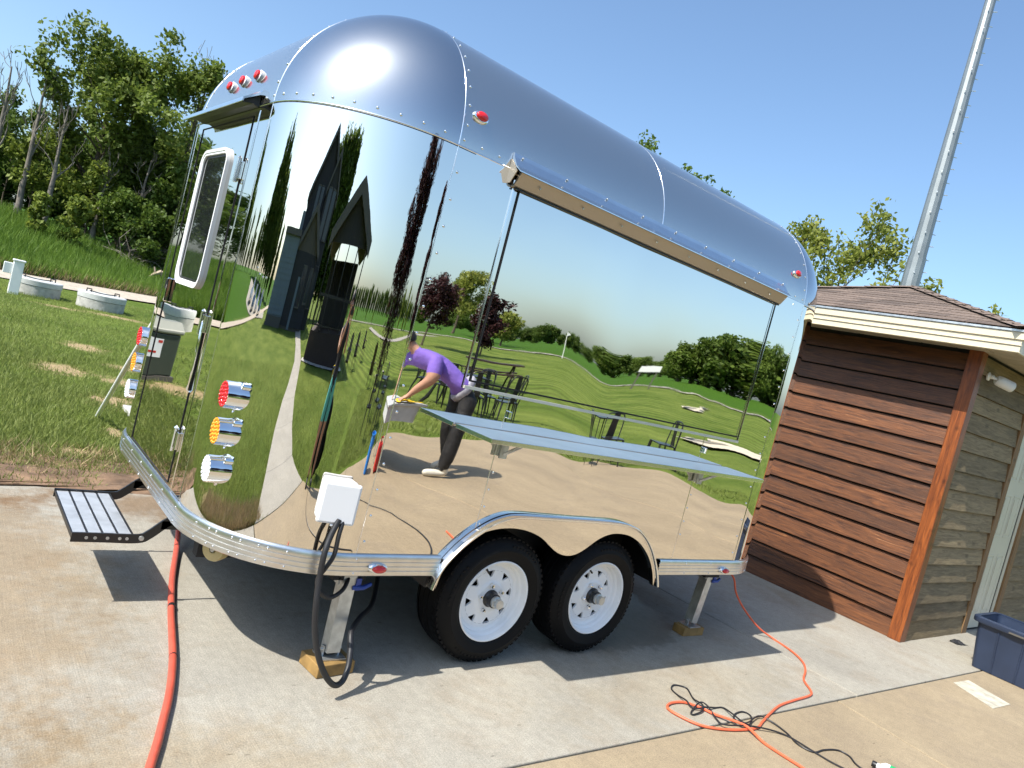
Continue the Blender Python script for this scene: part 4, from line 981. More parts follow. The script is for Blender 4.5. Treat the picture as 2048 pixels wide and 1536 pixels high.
# ---- wheels
def wheel(x, rot, first=None):
    ax = Matrix.Translation((x, 0.03, 0.335)) @ Matrix.Rotation(PI / 2, 4, 'X') @ Matrix.Rotation(rot, 4, 'Z')   # local +z -> world -y (outwards)
    w = MB(); w.lathe([(0.0, -0.23), (0.2, -0.23)], ax, 8)
    W = thing('wheel', None, None, (x, 0.03, 0.335)); attach(W, TR)
    ty = MB()
    prof = [(0.205, -0.005), (0.212, 0.006), (0.235, 0.016), (0.262, 0.019), (0.268, 0.0215), (0.276, 0.0195), (0.296, 0.012), (0.315, -0.004), (0.326, -0.016), (0.331, -0.026)]
    ty.lathe(prof + [(0.333, -0.035), (0.335, -0.06)] , ax, 72, cap=False)
    for a, b in ((0.06, 0.092), (0.10, 0.132), (0.14, 0.172)):
        ty.lathe([(0.326, -a + 0.003), (0.335, -a), (0.335, -b), (0.326, -b - 0.003)], ax, 72, cap=False)
    ty.lathe([(0.326, -0.05), (0.326, -0.18)], ax, 72, cap=False)
    ty.lathe([(0.335, -0.18), (0.331, -0.2), (0.30, -0.225), (0.25, -0.23), (0.205, -0.215)], ax, 72, cap=False)
    t = ty.build('tyre', 'tyre', W, True, angle=35)
    tr_ = MB()                                        # shoulder tread blocks
    for k in range(60):
        a = 2 * PI * k / 60; m = ax @ Matrix.Rotation(a, 4, 'Z')
        tr_.box((0.318, -0.0095, -0.030), (0.3315, 0.0095, -0.012), mat=m); tr_.box((0.328, -0.012, -0.058), (0.3345, 0.012, -0.032), mat=m)
    tb = tr_.build('tread_blocks', 'tyre', t); tb['kind'] = 'stuff'
    sw = MB()                                         # short moulded ribs low on the sidewall
    for a0 in (0.6, 2.3, 3.9, 5.3):
        for k in range(9):
            sw.box((0.278, -0.006, 0.012), (0.297, 0.006, 0.0165), mat=ax @ Matrix.Rotation(a0 + k * 0.085, 4, 'Z'))
    sb = sw.build('moulded_ribs', 'tyre', t); sb['kind'] = 'stuff'
    rim = MB()
    rim.lathe([(0.213, 0.004), (0.2135, 0.011), (0.209, 0.013), (0.203, 0.010), (0.199, -0.002), (0.1965, -0.022), (0.186, -0.030), (0.182, -0.046), (0.166, -0.052), (0.1655, -0.056), (0.205, -0.08), (0.205, -0.2)], ax, 64, cap=False)
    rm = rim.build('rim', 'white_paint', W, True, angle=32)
    # spoke disc with eight windows: built as sectors between a hub ring and an outer ring
    dz = -0.052
    dk = MB(); nsp = 8; vs = []; fs = []
    def pt(r, a, z): return ax @ Vector((r * math.cos(a), r * math.sin(a), z))
    def ring_strip(r0, z0, r1, z1, n=64):
        v = []; f = []
        for k in range(n): v += [pt(r0, 2 * PI * k / n, z0), pt(r1, 2 * PI * k / n, z1)]
        for k in range(n): f.append((2 * k, 2 * k + 1, 2 * ((k + 1) % n) + 1, 2 * ((k + 1) % n)))
        dk.add(v, f)
    ring_strip(0.0445, -0.030, 0.075, -0.030); ring_strip(0.075, -0.030, 0.092, -0.038); ring_strip(0.092, -0.038, 0.110, -0.0407); ring_strip(0.143, -0.045, 0.1665, -0.053)
    for k in range(nsp):
        a0 = 2 * PI * k / nsp; sp = 2 * PI / nsp
        # triangular window: wide at the outside, narrow inside
        wi, wo = 0.045, 0.165
        cs = [a0 - sp / 2, a0 - wo, a0 - wi, a0 + wi, a0 + wo, a0 + sp / 2]
        ri, ro = 0.110, 0.143; zi, zo = -0.0407, -0.045
        v = [pt(ri, cs[0], zi), pt(ri, cs[2], zi), pt(ro, cs[1], zo), pt(ro, cs[0], zo), pt(ri, cs[3], zi), pt(ri, cs[5], zi), pt(ro, cs[5], zo), pt(ro, cs[4], zo)]
        f = [(0, 1, 2, 3), (4, 5, 6, 7)]
        # window reveal
        q = [pt(ri, cs[2], zi), pt(ri, cs[3], zi), pt(ro, cs[4], zo), pt(ro, cs[1], zo)]; qb = [x_ + Vector((0, 0.012, 0)) for x_ in q]
        dk.add(v, f); dk.add(q + qb, [(i, (i + 1) % 4, 4 + (i + 1) % 4, 4 + i) for i in range(4)])
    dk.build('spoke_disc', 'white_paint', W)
    bk = MB(); bk.lathe([(0.0001, -0.085), (0.19, -0.085), (0.19, -0.087), (0.0001, -0.087)], ax, 32); bk.lathe([(0.13, -0.06), (0.14, -0.084)], ax, 32, cap=False); bk.build('brake_drum', 'dark_gap', W)
    hb = MB(); hb.lathe([(0.046, -0.035), (0.045, -0.022), (0.038, -0.014), (0.036, 0.012), (0.0, 0.012)], ax, 28); hb.build('hub', 'black_metal', W, True, angle=30)
    cp = MB(); cp.lathe([(0.030, 0.012), (0.030, 0.028), (0.024, 0.030), (0.024, 0.052), (0.0235, 0.054), (0.0, 0.0545)], ax, 28); cp.build('hub_cap', 'galvanised', W, True, angle=30)
    for k in range(5):
        a = 2 * PI * k / 5 + 0.3; m = ax @ Matrix.Translation((0.069 * math.cos(a), 0.069 * math.sin(a), -0.03))
        nt = MB(); nt.lathe([(0.013, 0), (0.011, 0.004), (0.0105, 0.016), (0.006, 0.021), (0, 0.022)], m, 6); nt.build('lug_nut', 'chrome', W, False)
    a = 0.39 + PI / 2 - rot
    v0 = ax @ Vector((0.168 * math.cos(a), 0.168 * math.sin(a), -0.05)); v1 = ax @ Vector((0.155 * math.cos(a + 0.05), 0.155 * math.sin(a + 0.05), -0.012))
    MB().tube([v0, (v0 + v1) / 2, v1], [0.007, 0.0055, 0.005], 8).build('valve_stem', 'black_plastic', W, True)
    return W
wheel(1.4428, 0.18); wheel(2.1954, 0.52)
for x in (1.4428, 2.1954):
    ax = Matrix.Translation((x, WT - 0.03, 0.335)) @ Matrix.Rotation(-PI / 2, 4, 'X')
    t = MB().lathe([(0.205, -0.01), (0.24, 0.016), (0.30, 0.012), (0.331, -0.026), (0.335, -0.06), (0.335, -0.18), (0.30, -0.225), (0.205, -0.215), (0.16, -0.05), (0.0, -0.04)], ax, 48).build('far_wheel', 'tyre', TR, True, angle=35)

# ---- serving hatch: panel, chrome frame and dark gasket
HX0, HX1, HZ0, HZ1 = 0.905, 3.105, 1.372, 2.315
def hatch_dx(x): return 0.010 * math.exp(-((x - 0.95) / 0.10) ** 2)
xs = lin(HX0 + 0.035, HX1 - 0.03, 110); zs = lin(HZ0 + 0.034, HZ1, 46)
surf('hatch_panel', [[(x, side_g(x, z) - 0.005, z) for z in zs] for x in xs], [[side_n(x, z)  for z in zs] for x in xs], 'mirror', TR)
def side_bar(name, x0, x1, z0, z1, t, mat):
    n = max(2, int(max(x1 - x0, z1 - z0) / 0.05)); mb = MB(); vs = []
    horiz = (x1 - x0) > (z1 - z0)
    for i in range(n + 1):
        if horiz:
            x = x0 + (x1 - x0) * i / n; q = [(x, z0), (x, z1)]
        else:
            z = z0 + (z1 - z0) * i / n; q = [(x0, z), (x1, z)]
        for (a, b) in q: vs += [(a, side_g(a, b) - t, b), (a, side_g(a, b) + 0.002, b)]
    fs = []
    for i in range(n): 
        b = i * 4; c = b + 4
        fs += [(b, c, c + 2, b + 2), (b, b + 1, c + 1, c), (b + 2, c + 2, c + 3, b + 3)]
    fs += [(0, 2, 3, 1), (n * 4, n * 4 + 1, n * 4 + 3, n * 4 + 2)]
    mb.add(vs, fs); return mb.build(name, mat, TR)
side_bar('hatch_frame', HX0 - 0.003, HX0 + 0.004, HZ0 - 0.006, HZ1, 0.006, 'seam_metal'); side_bar('hatch_frame', HX1 - 0.003, HX1 + 0.003, HZ0 - 0.006, HZ1, 0.006, 'seam_metal')
side_bar('hatch_frame', HX0 + 0.004, HX1 - 0.003, HZ0 - 0.006, HZ0 + 0.007, 0.0121, 'sill_metal')
side_bar('hatch_gasket', HX0 + 0.030, HX0 + 0.035, HZ0 + 0.028, HZ1, 0.0075, 'dark_gap'); side_bar('hatch_gasket', HX0 + 0.036, HX1 - 0.024, HZ0 + 0.028, HZ0 + 0.036, 0.0076, 'dark_gap'); side_bar('hatch_gasket', HX1 - 0.032, HX1 - 0.028, HZ0 + 0.036, HZ1, 0.0075, 'seam_metal')
# drip awning over the hatch: hinge rail, sloping cap and angled lower plate
def ext(name, prof, x0, x1, mat, par=TR, smooth=False):
    mb = MB(); mb.prism(prof, lambda p, k: ((x0, x1)[k], p[0], p[1])); return mb.build(name, mat, par)
AW = ext('awning', [(0.004, 2.425), (-0.008, 2.423), (-0.013, 2.406), (-0.045, 2.366), (-0.080, 2.342), (-0.080, 2.338), (-0.043, 2.360), (0.0, 2.398)], 0.862, 3.14, 'bright_aluminium')
ext('awning_plate', [(-0.052, 2.350), (-0.066, 2.340), (-0.030, 2.286), (-0.020, 2.281), (-0.004, 2.280), (-0.004, 2.286), (-0.022, 2.290)], 0.885, 3.115, 'end_metal', AW)
ext('awning_gasket', [(-0.010, 2.2795), (-0.026, 2.279), (-0.026, 2.274), (-0.010, 2.274)], 0.90, 3.11, 'black_plastic', AW)
for xe_ in (0.858, 3.116): MB().prism([(-0.001, 2.395), (-0.042, 2.358), (-0.062, 2.340), (-0.028, 2.289), (-0.001, 2.287)], lambda p, k: (xe_ + 0.0035 * k, p[0], p[1])).build('end_cap', 'end_metal', AW)
hs = MB()
for k in range(9):
    x = 0.91 + k * 0.275; hs.lathe([(0.006, 0), (0.005, 0.003), (0, 0.0035)], axis_mat((x, -0.014, 2.412), (0, -1, 0.3)), 8)
    hs.lathe([(0.006, 0), (0.005, 0.003), (0, 0.0035)], axis_mat((x + 0.1, -0.0565, 2.31), (0, -1, -0.3)), 8)
hs = hs.build('awning_screws', 'galvanised', AW); hs['kind'] = 'stuff'
# fold-down shelf with brackets
SY = -0.285
SHF = MB(); SHF.box((0.92, SY, 1.188), (3.035, -0.012, 1.198)); SHF = SHF.build('serving_shelf', 'bright_aluminium', TR, bevel=0.003)
top_s = MB(); top_s.box((0.925, SY + 0.005, 1.1985), (3.03, -0.012, 1.2035)); top_s.build('shelf_top', 'shelf_metal', SHF, bevel=0.002)
lip = MB(); lip.box((0.917, SY - 0.004, 1.184), (3.038, SY - 0.0005, 1.204)); lip.box((0.914, SY - 0.004, 1.184), (0.9185, -0.012, 1.204)); lip.box((3.036, SY, 1.184), (3.040, -0.012, 1.204)); lip.build('shelf_lip', 'bright_aluminium', SHF, bevel=0.001)
for x in (XA + 0.025, XB + 0.02):
    b = MB(); b.box((x - 0.028, -0.022, 1.085), (x + 0.028, -0.004, 1.187)); b.box((x - 0.022, -0.032, 1.075), (x + 0.022, -0.0225, 1.16))
    b.tube([(x, -0.03, 1.095), (x + 0.02, -0.15, 1.178)], 0.008, 6); b.tube([(x - 0.02, -0.03, 1.165), (x - 0.02, -0.2, 1.18)], 0.007, 6); b.build('shelf_bracket', 'galvanised', SHF)
# small latch pins beside the seam above the shelf
for x in (XA + 0.012, XB + 0.016): MB().box((x, side_g(x, 1.28) - 0.02, 1.265), (x + 0.014, side_g(x, 1.28), 1.30)).build('latch', 'chrome', TR, bevel=0.003)

# ---- marker lights
def oval_light(p, n, w, h, base='chrome', d=0.02, par=TR):
    m = axis_mat(p, n)
    L = thing('marker_light', None, None, p); attach(L, par)
    S = m @ Matrix.Diagonal((w, h, 1, 1))
    MB().lathe([(1.0, 0), (0.98, d * 0.35), (0.84, d * 0.75), (0.70, d * 0.8), (0, d * 0.8)], S, 28).build('bezel', base, L, True, angle=50)
    MB().lathe([(0.72, d * 0.8), (0.70, d * 1.25), (0.55, d * 1.55), (0, d * 1.7)], S, 28).build('lens', 'lens_red', L, True, angle=50)
oval_light((0.695, -0.014, 0.5235), (0, -1, 0), 0.048, 0.023); oval_light((3.322, -0.014, 0.520), (0, -1, 0), 0.046, 0.022)
for x, z in ((0.664, 2.50), (3.286, 2.521)):
    b = math.asin((z - Z2) / RC); n_ = Vector((0, -math.cos(b), math.sin(b))); oval_light((x, RC + n_.y * RC, Z2 + n_.z * RC), n_, 0.042, 0.028, d=0.016)
for y, z in ((1.339, 2.513), (1.152, 2.520), (0.931, 2.517)):
    b = math.asin((z - Z2) / RC); n_ = Vector((-math.cos(b), 0, math.sin(b))); p = Vector((RC + n_.x * RC, y, Z2 + n_.z * RC))
    L = thing('clearance_light', None, None, p); attach(L, TR); m = axis_mat(p, (-1, 0, 0.15))
    MB().lathe([(0.029, -0.01), (0.029, 0.009), (0.024, 0.012), (0, 0.012)], m, 24).build('bezel', 'white_plastic', L, True, angle=40)
    MB().lathe([(0.0235, 0.012), (0.0225, 0.022), (0.016, 0.028), (0, 0.030)], m, 20).build('lens', 'lens_red', L, True, angle=40)
# ---- tail lamps: long chrome cans pointing straight back, lens packed with beads
def tail_lamp(y, z, lens):
    dy = RC - y if y < 1 else y - (WT - RC)
    xb = RC - math.sqrt(max(0, RC * RC - dy * dy))
    L = thing('tail_lamp', None, None, (xb, y, z)); attach(L, TR)
    m = axis_mat((xb, y, z), (-1, 0, 0))
    r = 0.057
    MB().lathe([(r * 1.02, -0.06), (r * 1.02, 0.01), (r, 0.015), (r, 0.051), (r * 0.985, 0.058), (r * 0.94, 0.058), (r * 0.93, 0.046), (0, 0.046)], m, 40).build('housing', 'chrome', L, True, angle=35)
    sgn = -1 if y < 1 else 1
    for a in (0.9, 2.6, 4.5):
        tabs = MB(); mm = m @ Matrix.Rotation(a, 4, 'Z'); tabs.lathe([(0.016, -0.05), (0.016, 0.004), (0.013, 0.007), (0, 0.007)], mm @ Matrix.Translation((r + 0.003, 0, 0)), 12)
        tabs.build('mounting_tab', 'chrome', L, True, angle=35)
    ln = MB(); ln.lathe([(r * 0.93, 0.047), (r * 0.93, 0.052), (0, 0.054)], m, 32)
    for ring, nb in ((0, 1), (0.017, 6), (0.034, 12), (0.049, 18)):
        for k in range(nb):
            a = 2 * PI * k / nb + ring * 20; ln.blob(m @ Vector((ring * math.cos(a), ring * math.sin(a), 0.054)), (0.0075, 0.0075, 0.0075), 8, 5)
    ln.build('lens', lens, L, True, angle=50)
for y in (0.335, 1.972):
    tail_lamp(y, 1.12, 'lens_red'); tail_lamp(y, 0.965, 'lens_amber'); tail_lamp(y, 0.806, 'lens_clear')

# ---- rear door
DY0, DY1, DZ0, DZ1 = 0.80, 1.62, 0.60, 2.31
DR = thing('door', None, None, (0, 1.2, 0.6)); attach(DR, TR)
gp = MB(); w = 0.0022
for (y0, y1, z0, z1) in ((DY0 - w, DY0 + w, DZ0, DZ1), (DY1 - w, DY1 + w, DZ0, DZ1), (DY0 + w, DY1 - w, DZ0 - w, DZ0 + w), (DY0 + w, DY1 - w, DZ1 - w, DZ1 + w)):
    gp.box((-0.0035, y0, z0), (0.002, y1, z1))
gp.build('door_gap', 'dark_gap', DR)
eb = MB()
for y in (0.728,): eb.box((-0.0035, y - 0.0025, DZ0 - 0.02), (0.002, y + 0.0025, DZ1 + 0.02))
eb.build('edge_trim', 'chrome', DR, bevel=0.002)
def rrect(y0, y1, z0, z1, r, n=8):
    out = []
    for (cy, cz, a0) in ((y1 - r, z1 - r, 0), (y0 + r, z1 - r, PI / 2), (y0 + r, z0 + r, PI), (y1 - r, z0 + r, 1.5 * PI)):
        for i in range(n + 1):
            a = a0 + PI / 2 * i / n; out.append((cy + r * math.cos(a), cz + r * math.sin(a)))
    return out
def frame(y0, y1, z0, z1, r, levels):
    """levels: list of (inset, x)"""
    mb = MB(); vs = []; n = None
    for ins, x in levels:
        q = rrect(y0 + ins, y1 - ins, z0 + ins, z1 - ins, max(0.01, r - ins)); n = len(q); vs += [(x, a, b) for a, b in q]
    fs = [(i * n + k, i * n + (k + 1) % n, (i + 1) * n + (k + 1) % n, (i + 1) * n + k) for i in range(len(levels) - 1) for k in range(n)]
    mb.add(vs, fs); return mb
WIN = frame(1.01, 1.465, 1.487, 2.180, 0.075, [(0, 0.002), (0.0, -0.016), (0.004, -0.015), (0.014, -0.016), (0.017, -0.012), (0.026, -0.012), (0.028, -0.009), (0.029, 0.012)]).build('window_frame', 'window_frame', DR, True, angle=30)
frame(1.01, 1.465, 1.487, 2.180, 0.075, [(0.029, -0.004), (0.040, -0.004), (0.041, 0.010)]).build('gasket', 'black_plastic', WIN)
mb = MB(); q = rrect(1.01 + 0.029, 1.465 - 0.029, 1.487 + 0.029, 2.18 - 0.029, 0.04); mb.add([(-0.0025, a, b) for a, b in q], [tuple(range(len(q)))]); mb.build('pane', 'glass', WIN)
for z in (2.06, 1.35, 0.80):
    h = MB(); h.box((-0.012, 0.775, z - 0.04), (0.0, 0.80, z + 0.04)); h.box((-0.012, 0.832, z - 0.045), (0.0, 0.862, z + 0.045)); h.tube([(-0.014, 0.816, z - 0.055), (-0.014, 0.816, z + 0.055)], 0.009, 10); h.lathe([(0.012, 0), (0, 0.012)], axis_mat((-0.014, 0.816, z + 0.055), (0, 0, 1)), 10); h.build('hinge', 'bright_aluminium', DR, bevel=0.002)
hd = MB(); hd.box((-0.022, 1.545, 1.37), (0.0, 1.585, 1.50)); hd.build('handle', 'chrome', DR, bevel=0.006)
MB().box((-0.024, 1.552, 1.44), (-0.0222, 1.578, 1.49)).build('handle_slot', 'black_plastic', DR)
gh = MB(); gh.tube([(0.0, 0.80, 1.36), (-0.010, 0.80, 1.35), (-0.010, 0.80, 1.04), (0.0, 0.80, 1.03)], 0.006, 8); gh.build('grab_bar', 'chrome', DR, True)
# rain hood over the door
HD = MB(); HD.prism([(0.004, 2.418), (-0.008, 2.418), (-0.018, 2.402), (-0.086, 2.356), (-0.088, 2.338), (-0.083, 2.338), (-0.080, 2.350), (-0.018, 2.390), (0.004, 2.396)], lambda p, k: (p[0], (0.72, 1.735)[k], p[1]))
HD = HD.build('door_hood', 'bright_aluminium', TR)
MB().prism([(-0.002, 2.388), (-0.018, 2.386), (-0.078, 2.347), (-0.072, 2.342), (-0.03, 2.352), (-0.002, 2.345)], lambda p, k: (p[0], (0.76, 1.66)[k], p[1])).build('hood_soffit', 'black_plastic', HD)
# ---- folding step
ST = thing('entry_step', None, None, (-0.2, 1.15, 0.3)); attach(ST, TR)
tx0, tx1, ty0, ty1, tz = -0.325, -0.078, 0.842, 1.485, 0.322
for k in range(4):
    w = (tx1 - tx0) / 4; MB().box((tx0 + k * w + 0.004, ty0 + 0.012, tz - 0.03), (tx0 + (k + 1) * w - 0.004, ty1 - 0.012, tz)).build('tread_plank', 'step_aluminium', ST, bevel=0.003)
gr = MB(); gr.box((tx0 + 0.001, ty0 + 0.012, tz - 0.028), (tx1 - 0.001, ty1 - 0.012, tz - 0.008))
for k in range(5): x = tx0 + k * (tx1 - tx0) / 4; gr.box((x - 0.0035, ty0 + 0.012, tz - 0.0079), (x + 0.0035, ty1 - 0.012, tz + 0.0015))
gr.build('grip_strips', 'black_plastic', ST)
for y in (ty0, ty1 - 0.011):
    a = MB(); pts = spline([(tx0 - 0.004, 0, tz - 0.012), (-0.2, 0, tz - 0.012), (tx1 + 0.02, 0, tz - 0.012), (-0.01, 0, tz + 0.012), (0.06, 0, tz + 0.075), (0.14, 0, tz + 0.11)], 5)
    vs = []
    for i, p in enumerate(pts):
        d = (pts[min(i + 1, len(pts) - 1)] - pts[max(i - 1, 0)]).normalized(); nn = Vector((-d.z, 0, d.x)) * 0.021
        for s in (-1, 1):
            for yy in (y, y + 0.011): vs.append((p.x + nn.x * s, yy, p.z + nn.z * s))
    fs = []
    for i in range(len(pts) - 1):
        b, c_ = i * 4, i * 4 + 4; fs += [(b, c_, c_ + 1, b + 1), (b + 2, b + 3, c_ + 3, c_ + 2), (b, b + 2, c_ + 2, c_), (b + 1, c_ + 1, c_ + 3, b + 3)]
    e = (len(pts) - 1) * 4; fs += [(0, 1, 3, 2), (e, e + 2, e + 3, e + 1)]
    a.add(vs, fs); arm = a.build('side_arm', 'black_metal', ST)
    bl = MB(); yo = y - 0.0005 if y < 1 else y + 0.0115; dr_ = -1 if y < 1 else 1
    for x, r in ((-0.27, 0.007), (-0.235, 0.007), (-0.185, 0.007), (-0.135, 0.007), (-0.105, 0.007)): bl.lathe([(r, 0), (r, 0.003), (r * 0.5, 0.003), (r * 0.5, 0.001), (0, 0.001)], axis_mat((x, yo, tz - 0.012), (0, dr_, 0)), 12)
    for x, z in ((-0.045, tz - 0.008), (0.075, tz + 0.08)): bl.lathe([(0.012, 0), (0.011, 0.006), (0, 0.007)], axis_mat((x, yo, z), (0, dr_, 0)), 14)
    bl.build('bolts', 'galvanised', arm, True)
    MB().box((0.03, y + 0.0, 0.36), (0.20, y + 0.0105, 0.40)).build('step_mount', 'black_metal', ST)
rl = MB(); rl.lathe([(0.052, -0.028), (0.055, -0.02), (0.055, 0.02), (0.052, 0.028), (0.018, 0.029), (0.018, 0.02), (0, 0.02)], axis_mat((0.17, 0.47, 0.415), (-0.8, -0.6, 0)), 28)
RO = rl.build('roller', 'yellow_roller', TR, True, angle=40)
MB().lathe([(0.012, 0.021), (0.012, 0.033), (0, 0.034)], axis_mat((0.17, 0.47, 0.415), (-0.8, -0.6, 0)), 6).build('axle_bolt', 'galvanised', RO)
# ---- stabiliser jacks
def jack(x, y, zt, lean, blk):
    J = thing('stabiliser_jack', None, None, (x, y, 0.08)); attach(J, TR)
    tp = Vector((x, y, zt)); bt = Vector((x + lean[0], y + lean[1], 0.085)); d = (tp - bt).normalized(); m = axis_mat(bt, d, (0, 1, 0)); L = (tp - bt).length
    a = MB(); t = 0.004; w = 0.032
    a.box((-w, -w, 0.0), (w, -w + t, L), mat=m); a.box((-w, -w + t, 0.0), (-w + t, w, L), mat=m); a.box((w - t, -w + t, 0.0), (w, w, L), mat=m); a.box((-w + t, w - t, 0), (w - t, w, L), mat=m)
    a.build('leg', 'galvanised', J)
    f = MB(); f.box((bt.x - 0.06, bt.y - 0.05, 0.0595), (bt.x + 0.06, bt.y + 0.05, 0.066)); f.box((bt.x - 0.042, bt.y - 0.012, 0.066), (bt.x - 0.035, bt.y + 0.012, 0.11)); f.box((bt.x + 0.035, bt.y - 0.012, 0.066), (bt.x + 0.042, bt.y + 0.012, 0.11)); f.tube([(bt.x - 0.05, bt.y, 0.095), (bt.x + 0.05, bt.y, 0.095)], 0.007, 8); f.build('foot', 'galvanised', J)
    mt = MB(); mt.box((x - 0.055, y - 0.03, zt - 0.06), (x - 0.048, y + 0.05, zt + 0.04)); mt.box((x + 0.048, y - 0.03, zt - 0.06), (x + 0.055, y + 0.05, zt + 0.04)); mt.tube([(x - 0.06, y, zt - 0.02), (x + 0.06, y, zt - 0.02)], 0.009, 8); mt.box((x + 0.02, y + 0.04, zt - 0.11), (x + 0.08, y + 0.06, zt + 0.03)); mt.build('mount', 'galvanised', J)
    lv = MB(); lv.tube([(x + 0.02, y - 0.03, zt - 0.075), (x + 0.065, y - 0.045, zt - 0.07), (x + 0.11, y - 0.03, zt - 0.06)], [0.012, 0.011, 0.009], 8); lv.box((x + 0.03, y - 0.04, zt - 0.085), (x + 0.055, y - 0.025, zt - 0.03)); lv.build('lever', 'blue_lever', J, True)
    br = MB(); br.tube([(x + 0.04, y + 0.03, zt - 0.09), (x + 0.01, y + 0.42, zt + 0.02)], 0.012, 8); br.build('brace', 'galvanised', J)
    B = thing('wood_block', blk[0], 'wood block', (bt.x, bt.y, 0), 'wood blocks under the trailer jacks')
    return B, bt
def block(B, c, w, d, rot, h=0.058):
    m = Matrix.Translation((c.x, c.y, 0)) @ Matrix.Rotation(rot, 4, 'Z')
    mb = MB(); mb.box((-w / 2, -d / 2, 0.001), (w / 2, d / 2, h), mat=m); mb.build('timber', 'treated_wood', B, bevel=0.004)
B1, p1 = jack(0.645, 0.13, 0.46, (0.0, -0.01), ('square treated wood block under the rear jack beside the thick black power cable',)); block(B1, p1, 0.19, 0.155, 0.12)
B2, p2 = jack(3.415, 0.15, 0.46, (-0.05, 0.0), ('short treated wood block under the front jack near the orange cord',)); block(B2, p2, 0.21, 0.10, -0.05)
# ---- white outlet box on the curve
ang = PI + 1.32; n_ = Vector((math.cos(ang), math.sin(ang), 0)); bp_ = Vector((RC, RC, 0)) + n_ * RC
mo = axis_mat((bp_.x, bp_.y, 0.808), n_)
# local x = sideways, y = up?, z = outwards
BX = thing('outlet_box', None, None, (bp_.x, bp_.y, 0.808)); attach(BX, TR)
up_l = Vector((0, 0, 1)); sx_ = up_l.cross(n_).normalized()
def bxbox(a, b):
    mm = Matrix(((sx_.x, 0, n_.x, bp_.x), (sx_.y, 0, n_.y, bp_.y), (0, 1, 0, 0.808), (0, 0, 0, 1))); return a, b, mm
a, b, mm = bxbox((-0.074, -0.082, -0.02), (0.074, 0.082, 0.055)); MB().box(a, b, mat=mm).build('housing', 'white_plastic', BX, bevel=0.012)
a, b, mm = bxbox((-0.079, -0.086, 0.056), (0.079, 0.088, 0.078)); MB().box(a, b, mat=mm).build('cover', 'white_plastic', BX, bevel=0.012)
a, b, mm = bxbox((-0.018, -0.096, 0.050), (0.028, -0.0855, 0.075)); MB().box(a, b, mat=mm).build('cover_tab', 'white_plastic', BX, bevel=0.004)

# ================================================================== things on the slab
def cable(name, label, cat, pts, r, mat, n=8, seg=8, loc=None, group=None):
    sp = spline(pts, seg); t = thing(name, label, cat, loc or tuple(pts[len(pts) // 2]), group)
    MB().tube(sp, r, n).build('cable' if 'hose' not in name else 'tube', mat, t, True); return t
c1 = [(0.434, -0.055, 0.745), (0.406, -0.07, 0.673), (0.388, -0.09, 0.607), (0.388, -0.1, 0.507), (0.391, -0.12, 0.411), (0.408, -0.13, 0.31), (0.443, -0.14, 0.208), (0.497, -0.14, 0.118), (0.556, -0.13, 0.063), (0.603, -0.11, 0.065), (0.632, -0.08, 0.107), (0.648, -0.04, 0.164), (0.667, 0.02, 0.22), (0.756, 0.12, 0.232), (0.885, 0.25, 0.242), (1.0, 0.45, 0.35), (1.05, 0.56, 0.42)]
cable('power_cable', 'thick black power cable looping down from the white outlet box to the ground', 'cable', c1, 0.0125, 'cord_black', 12, loc=(0.55, -0.13, 0.05))
c2 = [(0.455, -0.055, 0.745), (0.442, -0.07, 0.685), (0.437, -0.08, 0.604), (0.415, -0.08, 0.551), (0.403, -0.07, 0.515), (0.409, -0.05, 0.475), (0.449, -0.02, 0.418), (0.523, 0.02, 0.377), (0.597, 0.06, 0.392), (0.64, 0.11, 0.43), (0.68, 0.2, 0.45)]
cable('power_cable', 'shorter black cable from the white outlet box hooked up under the trailer skirt', 'cable', c2, 0.0095, 'cord_black', 10, loc=(0.45, -0.03, 0.4))
hp = [(0.42, 2.0, 0.16), (0.387, 1.752, 0.10), (0.33, 1.50, 0.03), (0.224, 1.128, 0.017), (0.159, 0.875, 0.017), (0.107, 0.652, 0.017), (0.065, 0.452, 0.017), (0.026, 0.274, 0.017), (-0.016, 0.114, 0.017), (-0.06, -0.03, 0.017), (-0.106, -0.158, 0.017), (-0.157, -0.297, 0.017), (-0.21, -0.43, 0.017), (-0.33, -0.75, 0.017), (-0.6, -1.4, 0.017)]
hp = [(0.62, 2.2, 0.40), (0.50, 2.05, 0.3)] + hp
hose = cable('water_hose', 'faded red hose running from under the trailer across the driveway', 'hose', hp, 0.0155, 'hose_red', 12, 10, loc=(0.1, 0.6, 0))
for p, q in (((0.134, 0.765, 0.017), (0.128, 0.74, 0.017)), ((0.03, 0.288, 0.017), (0.029, 0.282, 0.017))):
    MB().tube([p, q], 0.0168, 12).build('clamp', 'black_plastic', hose, True)
zc = 0.009
oc = [(3.60, 0.2, 0.48), (3.684, 0.12, 0.417), (3.779, 0.12, 0.297), (3.881, 0.09, 0.19), (4.032, 0.03, 0.07), (4.15, -0.04, zc), (4.087, -0.237, zc), (3.985, -0.377, zc), (3.844, -0.474, zc), (3.671, -0.557, zc), (3.556, -0.667, zc), (3.47, -0.707, zc), (3.261, -0.719, zc), (3.082, -0.734, zc), (2.906, -0.777, zc), (2.745, -0.826, zc), (2.639, -0.857, zc), (2.5, -0.841, zc), (2.38, -0.803, zc), (2.291, -0.746, zc), (2.246, -0.655, zc), (2.242, -0.58, zc), (2.308, -0.547, zc), (2.404, -0.558, zc), (2.462, -0.619, zc), (2.489, -0.701, zc + .003), (2.526, -0.775, 0.02), (2.552, -0.853, 0.024), (2.538, -0.955, zc), (2.534, -1.046, zc), (2.54, -1.159, zc), (2.56, -1.5, zc), (2.6, -2.0, zc)]
